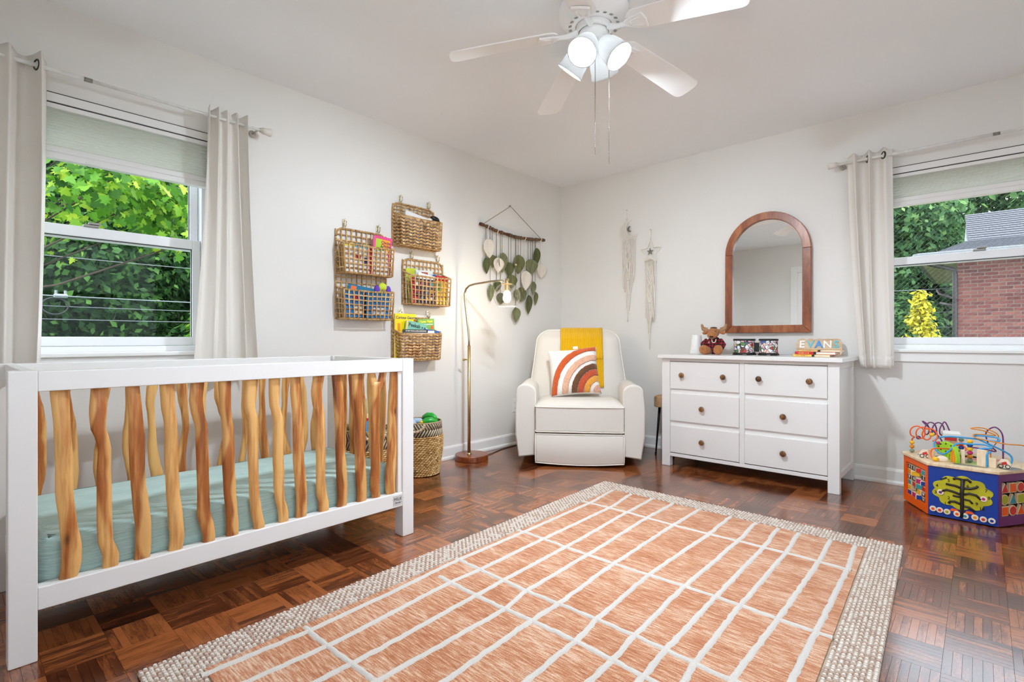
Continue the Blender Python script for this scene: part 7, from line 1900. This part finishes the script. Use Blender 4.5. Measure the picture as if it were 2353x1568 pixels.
def wire(pts, col, nm='bead_wire', r=0.0036):
    # catmull-rom through the points
    P_ = [Vector(p) for p in pts]; o = []
    for i in range(len(P_) - 1):
        a, b, c, d = P_[max(0, i - 1)], P_[i], P_[i + 1], P_[min(len(P_) - 1, i + 2)]
        for k in range(6):
            t = k / 6; o.append(0.5 * ((2 * b) + (c - a) * t + (2 * a - 5 * b + 4 * c - d) * t * t + (3 * b - a - 3 * c + d) * t ** 3))
    o.append(P_[-1]); m = MB(); m.tube([p + Vector((0, 0, T)) for p in o], r, 8); return m.build(nm, inks[col], ac, smooth=True)
def loops(p0, p1, n, r, ph=0.0):
    p0, p1 = Vector(p0), Vector(p1); k = n * 8; out_ = []
    for i in range(k + 1):
        t = i / k; a = 2 * PI * n * t + ph; c = p0.lerp(p1, t); d = (p1 - p0).normalized()
        out_.append(c + Vector((0, 0, 1)) * (-r * math.cos(a)) + d * (-0.55 * r * math.sin(a)) + Vector((d.y, -d.x, 0)) * (0.55 * r * math.sin(a)))
    return out_
wire([(-0.238, -0.005, 0), (-0.238, -0.005, 0.075)] + loops((-0.225, -0.02, 0.128), (-0.135, -0.075, 0.125), 3, 0.034) + [(-0.10, -0.06, 0.085), (-0.05, -0.02, 0.075), (-0.01, 0.0, 0.07), (0.0, -0.05, 0.055), (-0.06, -0.09, 0.06), (-0.125, -0.14, 0.06), (-0.135, -0.165, 0.03), (-0.115, -0.185, 0.0)], 'orange')
wire([(-0.10, 0.03, 0), (-0.11, 0.03, 0.09)] + loops((-0.19, 0.02, 0.145), (-0.09, 0.04, 0.15), 3, 0.036, PI) + [(-0.06, 0.05, 0.09), (-0.05, 0.06, 0.0)], 'purple')
wire([(0.02, 0.02, 0), (0.02, 0.02, 0.06), (0.07, 0.03, 0.06), (0.12, 0.04, 0.055), (0.09, 0.05, 0.09), (0.08, 0.05, 0.15), (0.115, 0.045, 0.185), (0.145, 0.04, 0.15), (0.148, 0.04, 0.06), (0.148, 0.04, 0.0)], 'purple')
wire([(0.24, 0.02, 0.0), (0.24, 0.0, 0.10), (0.16, -0.04, 0.112), (0.05, -0.03, 0.125), (0.03, -0.01, 0.14), (0.06, 0.02, 0.142), (0.12, 0.03, 0.142), (0.07, 0.01, 0.165), (0.02, 0.0, 0.172), (0.07, 0.03, 0.176), (0.13, 0.04, 0.14), (0.10, 0.06, 0.05), (0.10, 0.06, 0)], 'amber', r=0.003)
wire([(0.093, -0.165, 0.0), (0.094, -0.165, 0.065), (0.105, -0.15, 0.078), (0.055, -0.12, 0.076), (0.075, -0.13, 0.088), (0.11, -0.12, 0.095), (0.08, -0.10, 0.105), (0.02, -0.10, 0.10), (-0.03, -0.13, 0.098), (-0.058, -0.15, 0.06), (-0.09, -0.14, 0.035), (-0.125, -0.10, 0.06), (-0.12, -0.06, 0.105), (-0.06, -0.03, 0.12), (0.06, -0.02, 0.12), (0.13, -0.03, 0.12), (0.125, 0.0, 0.135), (0.05, 0.01, 0.135), (0.04, 0.02, 0.12), (0.17, 0.03, 0.05), (0.18, 0.03, 0.0)], 'sky', r=0.0046)
def bead(p, col, r=0.0125): 
    m = MB(); m.ell((p[0], p[1], p[2] + T), (r, r, r * 0.85), 14, 10); m.build('bead', inks[col], ac, smooth=True)
for z, c in ((0.012, 'sage'), (0.036, 'amber'), (0.060, 'yellow')): bead((-0.238, -0.005, z), c)
bead((-0.205, -0.03, 0.096), 'blue'); bead((-0.143, -0.045, 0.122), 'yellow'); bead((-0.112, -0.062, 0.082), 'magenta', 0.011); bead((-0.112, -0.186, 0.012), 'yellow', 0.0145)
for z, c in ((0.012, 'sage'), (0.032, 'amber'), (0.052, 'magenta'), (0.072, 'yellow'), (0.092, 'blue'), (0.112, 'yellow')): bead((0.022, -0.09, z), c, 0.013)
m = MB(); m.tube([(0.022, -0.09, T), (0.022, -0.09, T + 0.118)], 0.003, 6); m.build('bead_post', inks['amber'], ac)
for z, c in ((0.060, 'blue'), (0.082, 'orange'), (0.104, 'sage')): bead((-0.02, 0.0, z), c, 0.0125)
def upright(outl_, c, rz_, th_, col, nm):
    mm = rot3(R(90), 0, rz_); q = MB(); q.prism(outl_, -th_ / 2, th_ / 2, lambda u, v, w: Vector((c[0], c[1], T)) + mm @ Vector((u, v, w))); return q.build(nm, inks[col] if col in inks else col, ac, bevel=0.002), mm
# lime leafy tree shapes, wooden slots and riders
o, mm = upright([(-0.014, 0.0), (0.014, 0.0), (0.016, 0.03), (0.05, 0.035), (0.062, 0.06), (0.04, 0.085), (0.0, 0.098), (-0.04, 0.088), (-0.06, 0.062), (-0.048, 0.036), (-0.016, 0.03)], (-0.075, -0.075), R(-28), 0.014, 'green', 'tree_cutout')
for k in range(8):
    a = 2 * PI * k / 8; q = MB(); cc = Vector((-0.075, -0.075, T)) + mm @ Vector((0.036 * math.cos(a), 0.064 + 0.021 * math.sin(a), 0.0072)); q.ell(cc, (0.004, 0.004, 0.004), 8, 6); q.build('hole', inks['dark'], o)
o, mm = upright([(-0.022, 0.0), (0.024, 0.0), (0.026, 0.035), (0.012, 0.07), (-0.008, 0.085), (-0.022, 0.06), (-0.026, 0.03)], (-0.035, -0.150), R(-52), 0.018, 'green', 'bush_cutout')
q = MB(); q.prism([(-0.017, 0.003), (0.018, 0.003), (0.018, 0.032), (0.008, 0.060), (-0.006, 0.072), (-0.016, 0.05)], 0.009, 0.0105, lambda u, v, w: Vector((-0.035, -0.150, T)) + mm @ Vector((u, v, w))); q.build('bush_print', inks['amber'], o)
for k in range(10):
    q = MB(); cc = Vector((-0.035, -0.150, T)) + mm @ Vector((-0.010 + 0.018 * (k % 2), 0.008 + 0.011 * (k // 2), 0.011)); q.ell(cc, (0.0025, 0.0025, 0.0025), 6, 4); q.build('dot', inks['yellow'], o)
for (x, y, w, d, h, rz_) in ((-0.135, -0.125, 0.03, 0.012, 0.05, 0.3), (-0.005, -0.13, 0.016, 0.03, 0.07, 0.2), (0.075, -0.15, 0.044, 0.014, 0.085, -0.25), (0.115, -0.16, 0.03, 0.014, 0.05, -0.2), (-0.065, 0.02, 0.05, 0.05, 0.115, 0.2)):
    q = MB(); q.obox((x, y, T + h / 2), (w, d, h), rot3(0, 0, rz_)); q.build('wooden_post', pale, ac, bevel=0.002)
q = MB(); q.obox((-0.065, 0.02, T + 0.127), (0.078, 0.06, 0.024), rot3(R(8), 0, 0.2)); q.build('roof_block', inks['white'], ac, bevel=0.002)
q = MB(); q.obox((-0.065, -0.006, T + 0.104), (0.052, 0.003, 0.02), rot3(0, 0, 0.2)); q.build('red_band', inks['red'], ac)
for (x, y, rz_) in ((-0.165, -0.125, 0.2), (0.158, -0.135, -0.1)):
    o, mm = upright([(-0.024, 0.0), (0.024, 0.0), (0.026, 0.028), (0.012, 0.048), (-0.012, 0.046), (-0.026, 0.024)], (x, y), rz_, 0.008, 'cream', 'rider_cutout')
    for u in (-0.013, 0.013):
        q = MB(); q.tube([Vector((x, y, T)) + mm @ Vector((u + 0.009 * math.cos(a), 0.011 + 0.009 * math.sin(a), 0.0045)) for a in [2 * PI * k / 14 for k in range(14)]], 0.002, 5, closed=True); q.build('printed_wheel', inks['black'], o)
    q = MB(); q.obox(Vector((x, y, T)) + mm @ Vector((0, 0.026, 0.0045)), (0.02, 0.014, 0.001), mm @ Matrix.Rotation(0.4, 3, 'Z')); q.build('printed_rider', inks['red'], o)
q = MB(); q.ell((-0.085, -0.175, T + 0.016), (0.026, 0.006, 0.016), 16, 8, rot3(0, 0, 0.3)); q.build('oval_cutout', inks['cream'], ac, smooth=True)
# ================================================================== turn the lettering into plain meshes
bpy.context.view_layer.update()
dg = bpy.context.evaluated_depsgraph_get()
fonts = [o for o in bpy.data.objects if o.type == 'FONT']
made = [(o, bpy.data.meshes.new_from_object(o.evaluated_get(dg))) for o in fonts]
for o, me in made:
    n = bpy.data.objects.new('tmp', me)
    COL.objects.link(n)
    n.parent = o.parent; n.matrix_local = o.matrix_local.copy()
    nm = o.name.split('.')[0]
    bpy.data.objects.remove(o)
    n.name = nm
